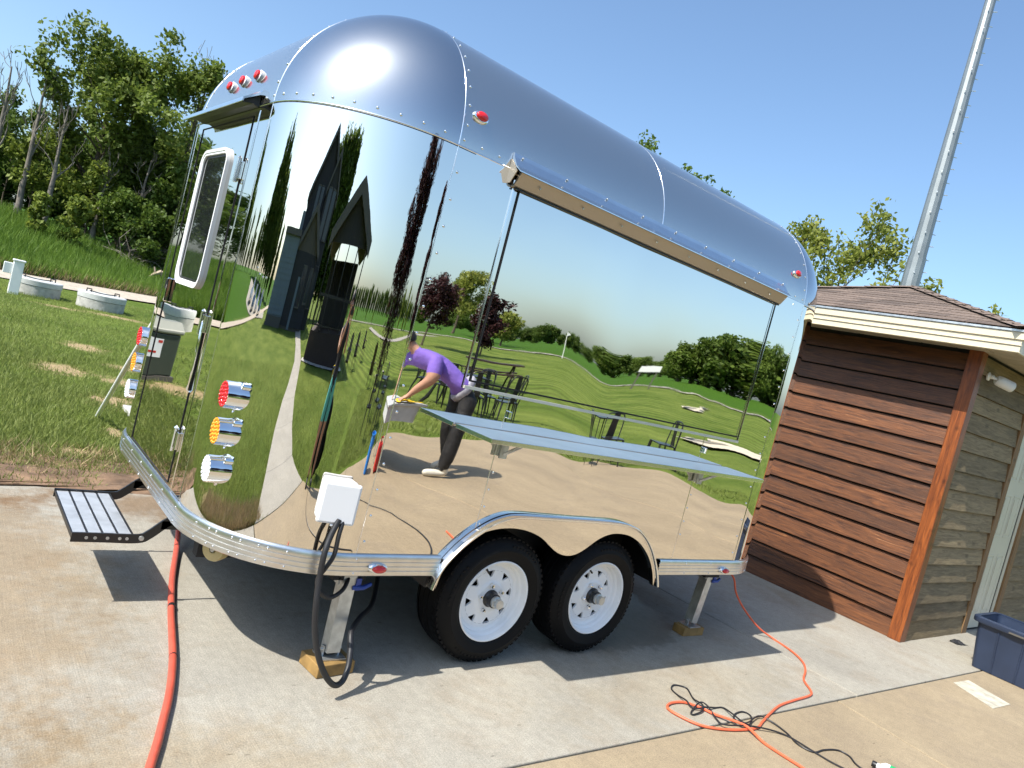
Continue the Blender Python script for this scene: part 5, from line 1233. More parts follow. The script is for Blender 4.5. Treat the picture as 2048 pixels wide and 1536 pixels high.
cable('extension_cord', 'orange extension cord trailing from the trailer to a loop on the concrete', 'cord', oc, 0.0068, 'cord_orange', 8, 8, loc=(2.6, -0.8, 0))
zk = 0.021
bc = [(3.05, -1.6, 0.006), (2.93, -1.30, 0.006), (2.981, -1.191, 0.006), (2.965, -1.135, 0.006), (2.868, -1.109, 0.006), (2.779, -1.103, 0.006), (2.756, -1.028, 0.006), (2.803, -0.933, 0.006), (2.813, -0.833, 0.01), (2.772, -0.785, 0.015), (2.627, -0.817, zk), (2.556, -0.827, 0.03), (2.546, -0.779, 0.02), (2.636, -0.725, 0.008), (2.725, -0.716, 0.006), (2.738, -0.758, 0.006), (2.651, -0.814, 0.012), (2.569, -0.831, 0.025), (2.598, -0.726, 0.02), (2.627, -0.655, 0.006), (2.571, -0.643, 0.006), (2.482, -0.643, 0.02), (2.412, -0.618, 0.008), (2.417, -0.561, 0.02), (2.443, -0.487, 0.006), (2.464, -0.429, 0.006), (2.52, -0.398, 0.006), (2.567, -0.418, 0.006), (2.578, -0.452, 0.006), (2.513, -0.541, 0.008), (2.486, -0.615, 0.02), (2.442, -0.653, 0.012), (2.354, -0.661, 0.006), (2.369, -0.637, 0.006), (2.492, -0.597, 0.02), (2.506, -0.638, 0.02), (2.453, -0.739, 0.01), (2.438, -0.799, 0.02), (2.62, -0.86, 0.02), (2.77, -0.952, 0.006), (2.784, -1.121, 0.006), (2.80, -1.227, 0.006), (2.9, -1.5, 0.006)]
cable('thin_cord', 'tangled thin black cord lying over the orange cord on the concrete', 'cord', bc, 0.0042, 'cord_black', 6, 8, loc=(2.6, -0.7, 0))

# navy storage bin
def storage_bin():
    B = thing('storage_bin', 'open navy blue plastic storage bin on the concrete beside the shed door', 'bin', (6.27, -1.05, 0))
    c = Vector((6.30, -1.04)); rot = Matrix.Rotation(0.02, 4, 'Z')
    def ring(hx, hy, r, z, n=5):
        return [(c.x + a, c.y + b, z) for a, b in rrect(-hx, hx, -hy, hy, r, n)]
    lv = [(0.0, 0.0, 0.012), (0.0, 0.0, 0.0), ] 
    mb = MB(); L = [ring(0.20, 0.27, 0.03, 0.012), ring(0.225, 0.295, 0.04, 0.004), ring(0.255, 0.33, 0.045, 0.39), ring(0.257, 0.332, 0.045, 0.405), ring(0.247, 0.322, 0.04, 0.405), ring(0.218, 0.288, 0.035, 0.02)]
    n = len(L[0]); vs = [v for l in L for v in l]; fs = [(i * n + k, i * n + (k + 1) % n, (i + 1) * n + (k + 1) % n, (i + 1) * n + k) for i in range(5) for k in range(n)] + [tuple(range(n)), tuple(range(5 * n, 6 * n))]
    mb.add(vs, fs); tub = mb.build('tub', 'navy_plastic', B, True, angle=40)
    mb = MB(); L = [ring(0.256, 0.331, 0.045, 0.375), ring(0.283, 0.358, 0.06, 0.375), ring(0.287, 0.362, 0.06, 0.382), ring(0.287, 0.362, 0.06, 0.415), ring(0.280, 0.355, 0.06, 0.422), ring(0.249, 0.324, 0.045, 0.422), ring(0.249, 0.324, 0.045, 0.406)]
    vs = [v for l in L for v in l]; fs = [(i * n + k, i * n + (k + 1) % n, (i + 1) * n + (k + 1) % n, (i + 1) * n + k) for i in range(6) for k in range(n)]
    mb.add(vs, fs); mb.build('rim', 'navy_plastic', B, True, angle=40)
    rb = MB()
    for y in (-0.19, -0.02, 0.16):
        for s in (-1, 1):
            m = [(c.x + s * 0.2265, c.y + y * 0.92, 0.01), (c.x + s * 0.2555, c.y + y, 0.345)]
            rb.tube(m, 0.007, 6)
    rb.build('ribs', 'navy_plastic', B, True)
    MB().box((c.x - 0.292, c.y - 0.10, 0.382), (c.x - 0.2875, c.y + 0.09, 0.396)).build('handle_slot', 'house_trim', B)
storage_bin()
# little black rag by the shed door and the spray bottle lying at the right
rg = thing('scrap', 'small crumpled black scrap on the concrete in front of the shed wall', 'scrap', (6.68, -0.42, 0))
mb = MB(); rr = random.Random(2); vs = []
for i in range(8):
    for k in range(5): vs.append((6.62 + i * 0.02 + rr.uniform(-.008, .008), -0.47 + k * 0.022 + rr.uniform(-.008, .008) - i * 0.004, 0.004 + 0.03 * rr.random() * (1 if 0 < i < 7 and 0 < k < 4 else 0.1)))
mb.add(vs, [(i * 5 + k, (i + 1) * 5 + k, (i + 1) * 5 + k + 1, i * 5 + k + 1) for i in range(7) for k in range(4)]); mb.build('cloth', 'black_cloth', rg)
bt = thing('spray_bottle', 'white bottle with a green band and black cap lying on the concrete', 'bottle', (3.0, -1.36, 0.03))
m = axis_mat((2.995, -1.30, 0.032), (0.25, -1, 0))
MB().lathe([(0.0, 0.012), (0.013, 0.012), (0.014, 0.03), (0.030, 0.05), (0.032, 0.06), (0.032, 0.22), (0.028, 0.23), (0, 0.23)], m, 20).build('body', 'white_plastic', bt, True, angle=40)
MB().lathe([(0.0322, 0.075), (0.0326, 0.076), (0.0326, 0.10), (0.0322, 0.101)], m, 20, close=True).build('band', 'green_print', bt, True, angle=40)
MB().lathe([(0.0, -0.004), (0.014, -0.004), (0.016, 0.0), (0.016, 0.018), (0.0, 0.019)], m, 16).build('cap', 'black_plastic', bt, True, angle=40)

# white pole leaning on the far rear corner
pl = thing('leaning_pole', 'white metal pole leaning from the grass against the far corner of the trailer', 'pole', (0.45, 5.0, 0))
MB().tube([(0.452, 5.02, -0.03), (0.24, 3.0, 0.977), (0.168, 2.16, 1.39)], 0.019, 12).build('shaft', 'white_paint', pl, True)
pr = thing('paving_stone', 'grey flat stone slab lying in the grass under the leaning white pole', 'stone', (0.95, 5.2, 0))
MB().box((0.75, 5.0, -0.02), (1.35, 5.5, 0.03)).build('stone', 'concrete_ring', pr, bevel=0.01)

# two concrete well rings with lids, white utility post, green utility cabinet
def well(cx, cy, r, h, label, rot):
    w = thing('well_cover', label, 'well cover', (cx, cy, height(cx, cy)), 'concrete well covers in the lawn')
    T = Matrix.Translation((cx, cy, height(cx, cy)))
    MB().lathe([(r, -0.05), (r, h * 0.6), (r * 0.97, h * 0.62), (0, h * 0.62)], T, 36).build('ring', 'concrete_ring', w, True, angle=35)
    MB().lathe([(r * 1.02, h * 0.63), (r * 1.03, h * 0.95), (r * 0.99, h), (0, h * 1.01)], T, 36).build('lid', 'ring_lid', w, True, angle=35)
    for s in (-1, 1):
        p = Vector((cx + s * r * 0.62 * math.cos(rot), cy + s * r * 0.62 * math.sin(rot), height(cx, cy) + h))
        MB().tube([p + Vector((-0.05, 0, 0)), p + Vector((-0.05, 0, 0.07)), p + Vector((0.05, 0, 0.07)), p + Vector((0.05, 0, 0))], 0.016, 6).build('lifting_eye', 'black_metal', w)
    mb = MB(); mb.tube(spline([(cx - r * 0.6 * math.cos(rot), cy - r * 0.6 * math.sin(rot), height(cx, cy) + h + 0.03), (cx, cy - 0.1, height(cx, cy) + h + 0.012), (cx + r * 0.6 * math.cos(rot), cy + r * 0.6 * math.sin(rot), height(cx, cy) + h + 0.03)], 6), 0.012, 5); mb.build('strap', 'black_metal', w)
well(2.36, 17.6, 0.52, 0.38, 'round concrete well cover with white lid nearer to the trailer', 0.2)
well(1.05, 18.2, 0.52, 0.36, 'round concrete well cover with white lid behind the white utility post', 0.2)
well(-3.85, 16.4, 0.42, 0.55, 'tall round concrete well cover mirrored in the trailer door', 0.2)
up_ = thing('utility_post', 'short white square utility post at the left edge of the lawn', 'post', (0.55, 17.2, 0))
zz = height(0.55, 17.2)
MB().box((0.44, 17.1, zz - 0.05), (0.64, 17.3, zz + 0.72)).build('post', 'white_paint', up_, bevel=0.01)
MB().box((0.42, 17.08, zz + 0.72), (0.66, 17.32, zz + 0.76)).build('cap', 'white_paint', up_, bevel=0.01)
MB().box((0.27, 17.14, zz + 0.42), (0.44, 17.26, zz + 0.66)).build('meter_box', 'camera_white', up_, bevel=0.01)
ub = thing('utility_cabinet', 'dark green utility cabinet with pale lid mirrored in the trailer door', 'cabinet', (-1.75, 7.9, 0))
cb = Matrix.Translation((-1.42, 7.95, height(-1.42, 7.95))) @ Matrix.Rotation(-0.25, 4, 'Z') @ Matrix.Diagonal((0.85, 0.85, 0.92, 1))
MB().box((-0.42, -0.33, -0.02), (0.42, 0.33, 0.08), mat=cb).build('base', 'house_trim', ub)
MB().box((-0.38, -0.30, 0.08), (0.38, 0.30, 0.72), mat=cb).build('body', 'box_green', ub, bevel=0.02)
MB().prism([(-0.33, 0.725), (0.33, 0.725), (0.33, 0.78), (0.15, 0.90), (-0.15, 0.90), (-0.33, 0.78)], lambda p, k: cb @ Vector(((-0.41, 0.41)[k], p[0], p[1]))).build('lid', 'box_lid', ub, bevel=0.02)
lb = MB().box((0.0, -0.304, 0.36), (0.24, -0.3005, 0.64), mat=cb).build('label_sheet', 'white_plastic', ub)
MB().box((0.01, -0.3065, 0.58), (0.11, -0.3045, 0.62), mat=cb).build('print_bar', 'sticker_red', lb); MB().box((0.13, -0.3065, 0.42), (0.23, -0.3045, 0.45), mat=cb).build('print_bar', 'sticker_red', lb)
MB().box((0.28, -0.304, 0.58), (0.36, -0.3005, 0.64), mat=cb).build('warning_sticker', 'sticker_orange', ub)

# ================================================================== VEGETATION
def at(az, r): return (0.25 + r * math.sin(R_(az)), 0.15 + r * math.cos(R_(az)))      # polar place seen from the mirror corner
def seen(az, r): return (CAM.x + r * math.sin(R_(az)), CAM.y + r * math.cos(R_(az)))   # polar place seen from where the photographer stands
def rand_unit(g, n):
    v = g.normal(size=(n, 3)); return v / np.linalg.norm(v, axis=1, keepdims=True)
def leaf_quads(g, centres, radii, n, size, squash=0.75, droop=0.0):
    """n leaves spread through ellipsoidal clumps; each a small 4-gon"""
    k = g.integers(0, len(centres), n); d = rand_unit(g, n) * (g.random((n, 1)) ** 0.45)
    c = centres[k] + d * radii[k][:, None] * np.array([1, 1, squash])
    c[:, 2] -= droop * g.random(n)
    u = rand_unit(g, n); w = np.cross(u, rand_unit(g, n)); w /= np.linalg.norm(w, axis=1, keepdims=True) + 1e-9
    s = size * (0.6 + 0.8 * g.random((n, 1)))
    V = np.stack([c - u * s, c - w * s * 0.55, c + u * s, c + w * s * 0.55], axis=1)
    clump_t = g.random(len(centres))
    tint = np.clip(0.55 * g.random(n) + 0.45 * clump_t[k], 0, 1)
    return V, tint
def limb(mb, p, d, L, r, depth, g, tips, bend=0.22, up=0.12, split=(2, 4), minr=0.008, n0=6, taper=0.35, gap=None):
    nseg = 5; pts = [Vector(p)]; rs = [r]; d = Vector(d).normalized()
    for i in range(nseg):
        d = (d + Vector((g.uniform(-bend, bend), g.uniform(-bend, bend), g.uniform(-bend, bend) + up))).normalized()
        pts.append(pts[-1] + d * (L / nseg)); rs.append(max(minr, r * (1 - (1 - taper) * (i + 1) / nseg)))
    mb.tube(pts, rs, n0 if depth > 1 else max(3, n0 - 2), caps=False)
    if depth <= 1: tips.append(pts[3])
    tips.append(pts[-1])
    if depth > 0:
        for _ in range(g.integers(*split)):
            i = g.integers(2, nseg + 1)
            dd = (d + Vector((g.uniform(-1, 1), g.uniform(-1, 1), g.uniform(-0.35, 0.7))) * 0.9).normalized()
            limb(mb, pts[i], dd, L * g.uniform(0.5, 0.75), rs[i] * 0.7, depth - 1, g, tips, bend, up, split, minr, n0, taper)
def tree(name, label, cat, base, H, seed, leaf=None, n_leaf=9000, lsize=0.09, crown0=0.35, spread=0.3, clump=0.6, trunk_r=0.13, lean=(0, 0), limbs=8, depth=2, bark='bark', group=None, shape='round', squash=0.8, twig_min=0.008, trunks=1, fill=0):
    g = np.random.default_rng(seed); x, y = base; z = height(x, y) - 0.05
    t = thing(name, label, cat, (x, y, z), group); tips = []; mb = MB()
    for tk in range(trunks):
        p = Vector((x + (g.uniform(-.5, .5) if tk else 0), y + (g.uniform(-.5, .5) if tk else 0), z)); Ht = H * (1 if tk == 0 else g.uniform(0.7, 0.95))
        n = 9; pts = [p]; rs = [trunk_r * 1.25]
        for i in range(n):
            f = (i + 1) / n
            p = p + Vector((lean[0] / n + g.uniform(-.02, .02) * H / n * 3, lean[1] / n + g.uniform(-.02, .02) * H / n * 3, Ht * 0.93 / n)); pts.append(p); rs.append(trunk_r * (1 - 0.82 * f))
        mb.tube(pts, rs, 8, caps=False); tips.append(pts[-1])
        for k in range(limbs):
            f = crown0 + (0.95 - crown0) * (k + g.random()) / limbs; i = min(n - 1, int(f * n)); q = pts[i].lerp(pts[i + 1], f * n - i)
            a = k * 2.399 + g.uniform(-.4, .4)
            if shape == 'round': L = H * spread * (0.45 + 0.75 * math.sin(PI * min(1, (f - crown0) / (1.02 - crown0) * 0.85 + 0.15)))
            elif shape == 'column': L = H * spread * (1.0 - 0.5 * f)
            else: L = H * spread * (1.1 - f)
            tilt = 0.35 if shape == 'round' else (1.6 if shape == 'column' else 0.1)
            limb(mb, q, (math.cos(a), math.sin(a), tilt + 0.5 * f), L, max(0.015, rs[i] * 0.45), depth, g, tips, minr=twig_min)
    mb.build('trunk', bark, t, True, angle=None)
    if leaf:
        C = np.array([tuple(v) for v in tips])
        if fill:
            u = rand_unit(g, fill) * (g.random((fill, 1)) ** 0.4); Cf = np.array([x, y, z + H * 0.52]) + u * np.array([H * spread * 1.0, H * spread * 1.0, H * 0.46]); C = np.concatenate([C, Cf])
        rad = clump * (0.6 + 0.8 * g.random(len(C)))
        V, tint = leaf_quads(g, C, rad, n_leaf, lsize, squash)
        me = quads_mesh('crown', V, tint, leaf); o = bpy.data.objects.new('crown', me); col.objects.link(o); attach(o, t)
    return t

WG = 'trees of the wood behind the gravel path'
W1 = tree('leafy_tree', 'tallest leafy green tree at the left of the wood, with a broad airy crown', 'tree', seen(7.3, 43), 8.8, 11, 'leaf_wood', 15000, 0.12, 0.28, 0.27, 0.55, 0.17, (0.2, 0), 11, 2, group=WG, trunks=2)
W2 = tree('leafy_tree', 'bright leafy tree beside the trailer door hood, right of the tallest tree', 'tree', seen(12.3, 43), 9.9, 12, 'leaf_wood', 15000, 0.12, 0.25, 0.26, 0.58, 0.17, (0.3, 0), 11, 2, group=WG)
W3 = tree('dark_tree', 'dark leafy tree leaning right in the middle of the wood', 'tree', seen(9.4, 45.5), 6.2, 13, 'leaf_dark', 9000, 0.12, 0.15, 0.26, 0.6, 0.16, (1.2, 0), 10, 2, group=WG)
tree('dark_tree', 'dark leafy tree half hidden by the trailer at the right of the wood', 'tree', seen(14.6, 47), 7.4, 14, 'leaf_mid', 9000, 0.12, 0.15, 0.26, 0.65, 0.16, (0.5, 0), 10, 2, group=WG)
tree('dark_tree', 'low dark leafy tree close behind the trailer corner', 'tree', seen(12.6, 41.5), 4.6, 15, 'leaf_dark', 8000, 0.11, 0.2, 0.3, 0.55, 0.11, (0.4, 0), 9, 2, group=WG)
BG = 'bare dead trees in the wood'
for k, (az, r, H, lab) in enumerate(((1.9, 41, 7.0, 'bare dead tree at the very left edge of the wood'), (3.7, 42, 7.6, 'forked bare dead tree left of the tallest leafy tree'), (5.2, 41, 6.2, 'short bare dead trunk below the tallest leafy tree'), (12.6, 44, 11.8, 'tall bare dead tree reaching above the bright leafy tree'), (15.4, 45, 11.8, 'bare twiggy treetop just above the rear of the trailer roof'), (10.3, 41.5, 5.6, 'thin bare dead tree in the shade of the wood'), (8.0, 41.5, 4.6, 'thin crooked bare tree below the leafy crowns'))):
    tree('bare_tree', lab, 'tree', seen(az, r), H, 40 + k, None, crown0=0.35, spread=0.24, trunk_r=0.12 + 0.005 * H, limbs=7, depth=2, bark='bark_grey', group=BG, shape='column', twig_min=0.012)
# understorey: bushy saplings and brush
UG = 'bushy saplings along the edge of the wood'
for k, (az, r, H, lf, lab) in enumerate(((1.0, 44, 4.6, 'leaf_dark', 'dull green sapling at the left picture edge of the wood'), (4.3, 43, 3.9, 'leaf_bright', 'yellow-green bush between the bare dead trees'), (5.4, 46, 4.4, 'leaf_mid', 'green sapling under the tallest leafy tree'), (7.6, 42, 3.4, 'leaf_bright', 'yellow-green sapling right of the bare trunks'), (9.6, 41, 3.0, 'leaf_mid', 'green sapling in front of the dark leaning tree'), (2.9, 47, 5.2, 'leaf_mid', 'green sapling behind the bare dead trees'), (11.6, 40, 2.6, 'leaf_dark', 'dark low bush beside the grey brush'), (13.6, 40, 3.2, 'leaf_dark', 'dark low bush by the trailer corner'))):
    tree('sapling', lab, 'sapling', seen(az, r), H, 60 + k, lf, 4200, 0.10, 0.12, 0.30, 0.5, 0.05, (0, 0), 9, 1, group=UG)
# back row closing the wood behind the bare trunks
for k, (az, r, H, lab) in enumerate(((-0.5, 54, 3.4, 'dull green tree of the back row at the left picture edge'), (2.6, 56, 3.8, 'dull green tree of the back row behind the bare dead trees'), (5.2, 57, 4.2, 'dull green tree of the back row behind the tallest tree'), (8.0, 57, 6.2, 'dull green tree of the back row in the middle of the wood'), (10.8, 58, 6.6, 'dull green tree of the back row behind the bright leafy tree'), (13.4, 58, 7.0, 'dull green tree of the back row beside the trailer'))):
    if k == 0: bk0 = tree('back_tree', lab, 'tree', seen(az, r), H, 95, 'leaf_dark', 7000, 0.15, 0.1, 0.30, 0.75, 0.12, (0, 0), 9, 1, group='back row of the wood', fill=50)
    else:
        c = copy_tree(bk0); x, y = seen(az, r); c.location = (x, y, height(x, y)); s = H / 3.4; c.scale = (s, s, s); c.rotation_euler = (0, 0, k * 1.9); c['label'] = lab
# young bright plants standing in the tall grass
for k, (az, r, H, lab) in enumerate(((4.9, 37.5, 2.0, 'left of two bright young plants standing in the tall grass'), (6.9, 37.5, 2.5, 'right and taller of two bright young plants in the tall grass'))):
    tree('young_plant', lab, 'plant', seen(az, r), H, 80 + k, 'leaf_bright', 1500, 0.10, 0.1, 0.16, 0.24, 0.025, (0, 0), 10, 0, group='bright young plants in the tall grass')
# grey tangle of dead brush and a fallen log
g = np.random.default_rng(5); mb = MB(); bx, by = seen(11.9, 40.5)
for k in range(170):
    x, y = bx + g.normal() * 0.95, by + g.normal() * 0.6; z = height(x, y); d = Vector((g.uniform(-1, 1), g.uniform(-1, 1), g.uniform(0.1, 1.0))).normalized(); L = g.uniform(0.7, 2.0)
    p = Vector((x, y, z + g.uniform(0, 0.9))); q = p + d * L * 0.5; s = q + (d + Vector((g.uniform(-.7, .7), g.uniform(-.7, .7), -0.4))).normalized() * L * 0.5
    mb.tube([p, q, s], [0.018, 0.013, 0.008], 3, caps=False)
br = mb.build('dead_brush', 'bark_grey'); tag(br, 'grey tangle of dead brush under the dark trees', 'brush')
lg = thing('fallen_log', 'pale broken fallen log at the edge of the wood beside the trailer', 'log', (*seen(12.3, 37), 0.9))
mb = MB(); a = Vector((*seen(11.7, 37.2), 0)); b = Vector((*seen(12.6, 37.0), 0)); a.z = height(a.x, a.y) + 0.1; b.z = height(b.x, b.y) + 0.75
mb.tube([a, a.lerp(b, 0.5) + Vector((0, 0, 0.08)), b], [0.05, 0.075, 0.09], 7); mb.tube([b, b + Vector((0.25, 0.1, -0.45))], [0.09, 0.13], 7); mb.tube([a.lerp(b, 0.6), a.lerp(b, 0.6) + Vector((-0.1, 0, 0.35))], [0.05, 0.03], 6); mb.build('wood', 'dead_wood', lg, True)

# trees to the left of the picture that the door and the curved corner mirror
MG = 'wood mirrored in the trailer door'
for k, (az, r, H) in enumerate(((-2, 47, 4.6), (-6, 50, 8.0), (-10, 52, 6.6), (-13.2, 55, 7.2), (-14.9, 60, 5.2), (-17, 70, 4.6), (-20, 78, 5.2), (-26, 72, 6.4), (-34, 75, 5.2), (-42, 80, 6.0), (-50, 82, 5.5))):
    if k in (0, 3): src = tree('dark_tree', 'dark green tree mirrored in the door window' if k else 'dark green tree just outside the left picture edge', 'tree', at(az, r), H, 100 + k, 'leaf_dark' if k else 'leaf_mid', 8500, 0.14, 0.12, 0.3, 0.75, 0.16, (0, 0), 9, 2, group=MG, fill=45); src_xy = at(az, r); last = (src, at(az, r), H)
    else:
        c = copy_tree(last[0]); x, y = at(az, r); c.location = (x, y, height(x, y)); s = H / last[2]; c.scale = (s * 1.1, s * 1.1, s); c.rotation_euler = (0, 0, k * 1.3); c['label'] = 'dark green tree mirrored left of the trailer door'
# poplars behind the house and the lot (tall, columnar)
PG = 'tall poplars mirrored in the curved corner'
pops = [(-60, 56, 12.4), (-21.5, 60, 11.6), (-24, 61, 10.4), (-27, 64, 7.0), (-30, 64, 4.6), (-34, 66, 3.6), (-55.5, 57, 9.0), (-57.5, 55, 11.2), (-62.5, 56, 11.6), (-65, 57, 10.4), (-67.5, 56, 9.4), (-70, 58, 8.6), (-72.5, 60, 7.4), (-76, 60, 6.6), (-39, 66, 3.4), (-44, 68, 4.0), (-49, 68, 5.0), (-52.5, 66, 6.2), (-111, 50, 12.4), (-114, 49, 13.0), (-117, 50, 13.3), (-120, 49, 13.2), (-123, 50, 13.6), (-126, 50, 13.2)]
def pop_label(az, H):
    if az < -100: return 'tall poplar mirrored behind the house roof'
    if az > -26: return 'narrow poplar mirrored beside the trailer door edge'
    if H < 7.5: return 'low poplar mirrored left of the blue-grey garage'
    return 'tall poplar in the mirrored row left of the dark house'
p0 = tree('poplar', pop_label(-60, 12.4), 'tree', at(-60, 56), 12.4, 130, 'leaf_mid', 15000, 0.19, 0.06, 0.10, 0.75, 0.16, (0, 0), 20, 1, group=PG, shape='column', squash=1.5, fill=70)
for k, (az, r, H) in enumerate(pops):
    if k == 0: continue
    c = copy_tree(p0); x, y = at(az, r); c.location = (x, y, height(x, y)); s = H / 12.4; c.scale = (1.8 * max(s, 0.6), 1.8 * max(s, 0.6), s); c.rotation_euler = (0, 0, k * 1.1); c['label'] = pop_label(az, H)
# purple maples on the lawn behind the photographer
tree('purple_maple', 'purple-leaved maple mirrored as a long dark streak beside the house', 'tree', at(170.6, 14.5), 5.1, 150, 'leaf_purple', 22000, 0.08, 0.24, 0.27, 0.52, 0.07, (0.05, 0), 12, 2, fill=90,  group='purple-leaved maples on the golf lawn')
tree('purple_maple', 'narrow purple-leaved maple mirrored along the riveted corner seam', 'tree', at(151.3, 21), 6.4, 151, 'leaf_purple', 12000, 0.085, 0.15, 0.12,  0.42, 0.06, (0, 0), 11, 1, group='purple-leaved maples on the golf lawn', shape='column')
tree('purple_maple', 'round purple-leaved maple mirrored beside the corner seam', 'tree', at(147.6, 40), 3.7, 152, 'leaf_purple', 5000, 0.10, 0.35, 0.30, 0.5, 0.07, (0, 0), 10, 1, group='purple-leaved maples on the golf lawn')
tree('purple_maple', 'slim purple-leaved maple mirrored at the left edge of the hatch', 'tree', at(143.1, 42), 3.8, 153, 'leaf_purple', 4200, 0.10, 0.1, 0.16, 0.42, 0.06, (0, 0), 10, 1, group='purple-leaved maples on the golf lawn')
tree('pale_tree', 'pale yellow-green tree mirrored right of the round purple maple', 'tree', at(145.9, 78), 6.0, 154, 'leaf_young', 5000, 0.17, 0.3, 0.33, 0.8, 0.12, (0, 0), 9, 1)
tree('pale_tree', 'pale slim tree mirrored beside the hatch edge', 'tree', at(141.9, 76), 3.6, 155, 'leaf_young', 3000, 0.15, 0.2, 0.25, 0.6, 0.10, (0, 0), 8, 1)
# far treeline of the golf course
TG = 'trees of the far treeline across the golf course'
t_a = tree('treeline_tree', 'rounded green tree of the far treeline mirrored under the awning', 'tree', at(120.5, 90), 6.4, 160, 'leaf_mid', 7500, 0.22, 0.12, 0.30, 1.0, 0.2, (0, 0), 9, 1, group=TG, fill=40)
t_b = tree('treeline_tree', 'dark green tree of the far treeline mirrored under the awning', 'tree', at(139.5, 190), 4.4, 161, 'leaf_dark', 5500, 0.22, 0.10, 0.34, 0.9, 0.2, (0, 0), 9, 1, group=TG, fill=40)
rr = random.Random(12); az = 117.0; k = 0
while az < 214:
    if az < 128: r, H = rr.uniform(84, 96), rr.uniform(5.0, 6.4) - 0.45 * max(0, az - 123.5)
    elif az < 131: r, H = rr.uniform(130, 150), rr.uniform(2.8, 3.6)
    elif az < 134.5: r, H = rr.uniform(140, 165), rr.uniform(3.4, 4.8)
    elif az < 146: r, H = rr.uniform(185, 215), rr.uniform(3.0, 4.4)
    elif az < 158: r, H = rr.uniform(185, 215), rr.uniform(3.2, 4.6)
    else: r, H = rr.uniform(150, 190), rr.uniform(3.5, 5.0)
    src, h0 = (t_a, 6.4) if (az < 134 and rr.random() < 0.7) else (t_b, 4.4)
    c = copy_tree(src); x, y = at(az, r); c.location = (x, y, height(x, y)); s = H / h0; c.scale = (s * 1.35, s * 1.35, s); c.rotation_euler = (0, 0, rr.uniform(0, 6))
    c['label'] = 'green tree of the far treeline mirrored across the golf course'
    az += rr.uniform(0.7, 1.1) if az < 146 else rr.uniform(1.2, 2.2); k += 1
# conifer-like columnar trees near the maple
cg = tree('columnar_tree', 'upright green tree mirrored beyond the lawn, beside the purple streak', 'tree', at(160, 62), 4.4, 170, 'leaf_bright', 4200, 0.16, 0.05, 0.10, 0.5, 0.1, (0, 0), 14, 1, group='upright green trees beyond the lawn', shape='column', squash=1.3)
for k, (az, r, H) in enumerate(((157.5, 60, 3.8), (164, 64, 4.6), (-158, 62, 3.0), (-166, 66, 2.6), (-172, 60, 2.4), (-150, 58, 3.2))):
    c = copy_tree(cg); x, y = at(az, r); c.location = (x, y, height(x, y)); s = H / 5.2; c.scale = (s, s, s); c.rotation_euler = (0, 0, k * 1.7); c['label'] = 'upright green tree mirrored beyond the house lawn'
# trees behind the trailer and the shed, seen directly
RG = 'pale young-leaved trees behind the shed'
tree('young_tree', 'airy yellow-green tree standing just behind the trailer and above the shed roof', 'tree', seen(60.6, 23), 6.9, 180, 'leaf_young', 6000, 0.075, 0.35, 0.24, 0.34, 0.10, (0.1, -0.1), 10, 2, group=RG)
tree('young_tree', 'yellow-green treetop rising behind the shed ridge beside the steel pole', 'tree', seen(64.8, 27), 5.7, 181, 'leaf_young', 4200, 0.085, 0.4, 0.24, 0.34, 0.10, (0, 0), 9, 2, group=RG)
tree('young_tree', 'low yellow-green treetop peeping over the right slope of the shed roof', 'tree', seen(69.2, 27), 5.3, 182, 'leaf_young', 4200, 0.085, 0.4, 0.26, 0.34, 0.10, (0, 0), 9, 2, group=RG)
tree('young_tree', 'dark green treetop showing above the middle of the trailer roof', 'tree', seen(46.4, 33), 10.7, 183, 'leaf_mid', 7000, 0.10, 0.4, 0.20, 0.45, 0.14, (0, 0), 10, 2, group=RG)
tree('young_tree', 'small green treetop showing above the trailer roof nearer the shed', 'tree', seen(50.4, 33), 9.9, 184, 'leaf_mid', 5000, 0.10, 0.4, 0.17, 0.42, 0.13, (0, 0), 9, 2, group=RG)

# ------------------------------------------------------------------ grass blades
def in_dirt(x, y):
    for cx, cy, rx, ry in DIRT:
        if math.sqrt(((x - cx) / rx) ** 2 + ((y - cy) / ry) ** 2) + 0.55 * mnoise.noise(Vector((x * 4, y * 4, 11))) + 0.4 * mnoise.noise(Vector((x * 11, y * 11, 3))) < 0.62: return True
    return False
def pip(x, y, poly):
    c = False; n = len(poly)
    for i in range(n):
        (xa, ya), (xb, yb) = poly[i], poly[(i + 1) % n]
        if (ya > y) != (yb > y) and x < (xb - xa) * (y - ya) / (yb - ya) + xa: c = not c
    return c
WALK = wl_ + wr_[::-1]
def blades(name, pts, hgt, wid, mat, seed, lean=0.5, tint_fn=None):
    g = np.random.default_rng(seed); n = len(pts); P = np.array(pts); h = hgt * (0.5 + g.random(n)); a = g.random(n) * 2 * PI
    w = wid * (0.6 + 0.8 * g.random(n)); dx = np.cos(a) * w; dy = np.sin(a) * w; b = g.random(n) * 2 * PI; l = lean * h * (0.2 + g.random(n))
    V = np.zeros((n, 3, 3)); V[:, 0] = P + np.stack([dx, dy, 0 * dx], 1); V[:, 1] = P - np.stack([dx, dy, 0 * dx], 1)
    V[:, 2] = P + np.stack([np.cos(b) * l, np.sin(b) * l, h], 1)
    t = g.random(n)
    if tint_fn is not None: t = np.clip(0.5 * t + tint_fn, 0, 1)
    me = quads_mesh(name, V, t, mat); o = bpy.data.objects.new(name, me); col.objects.link(o); tag(o, kind='stuff'); return o
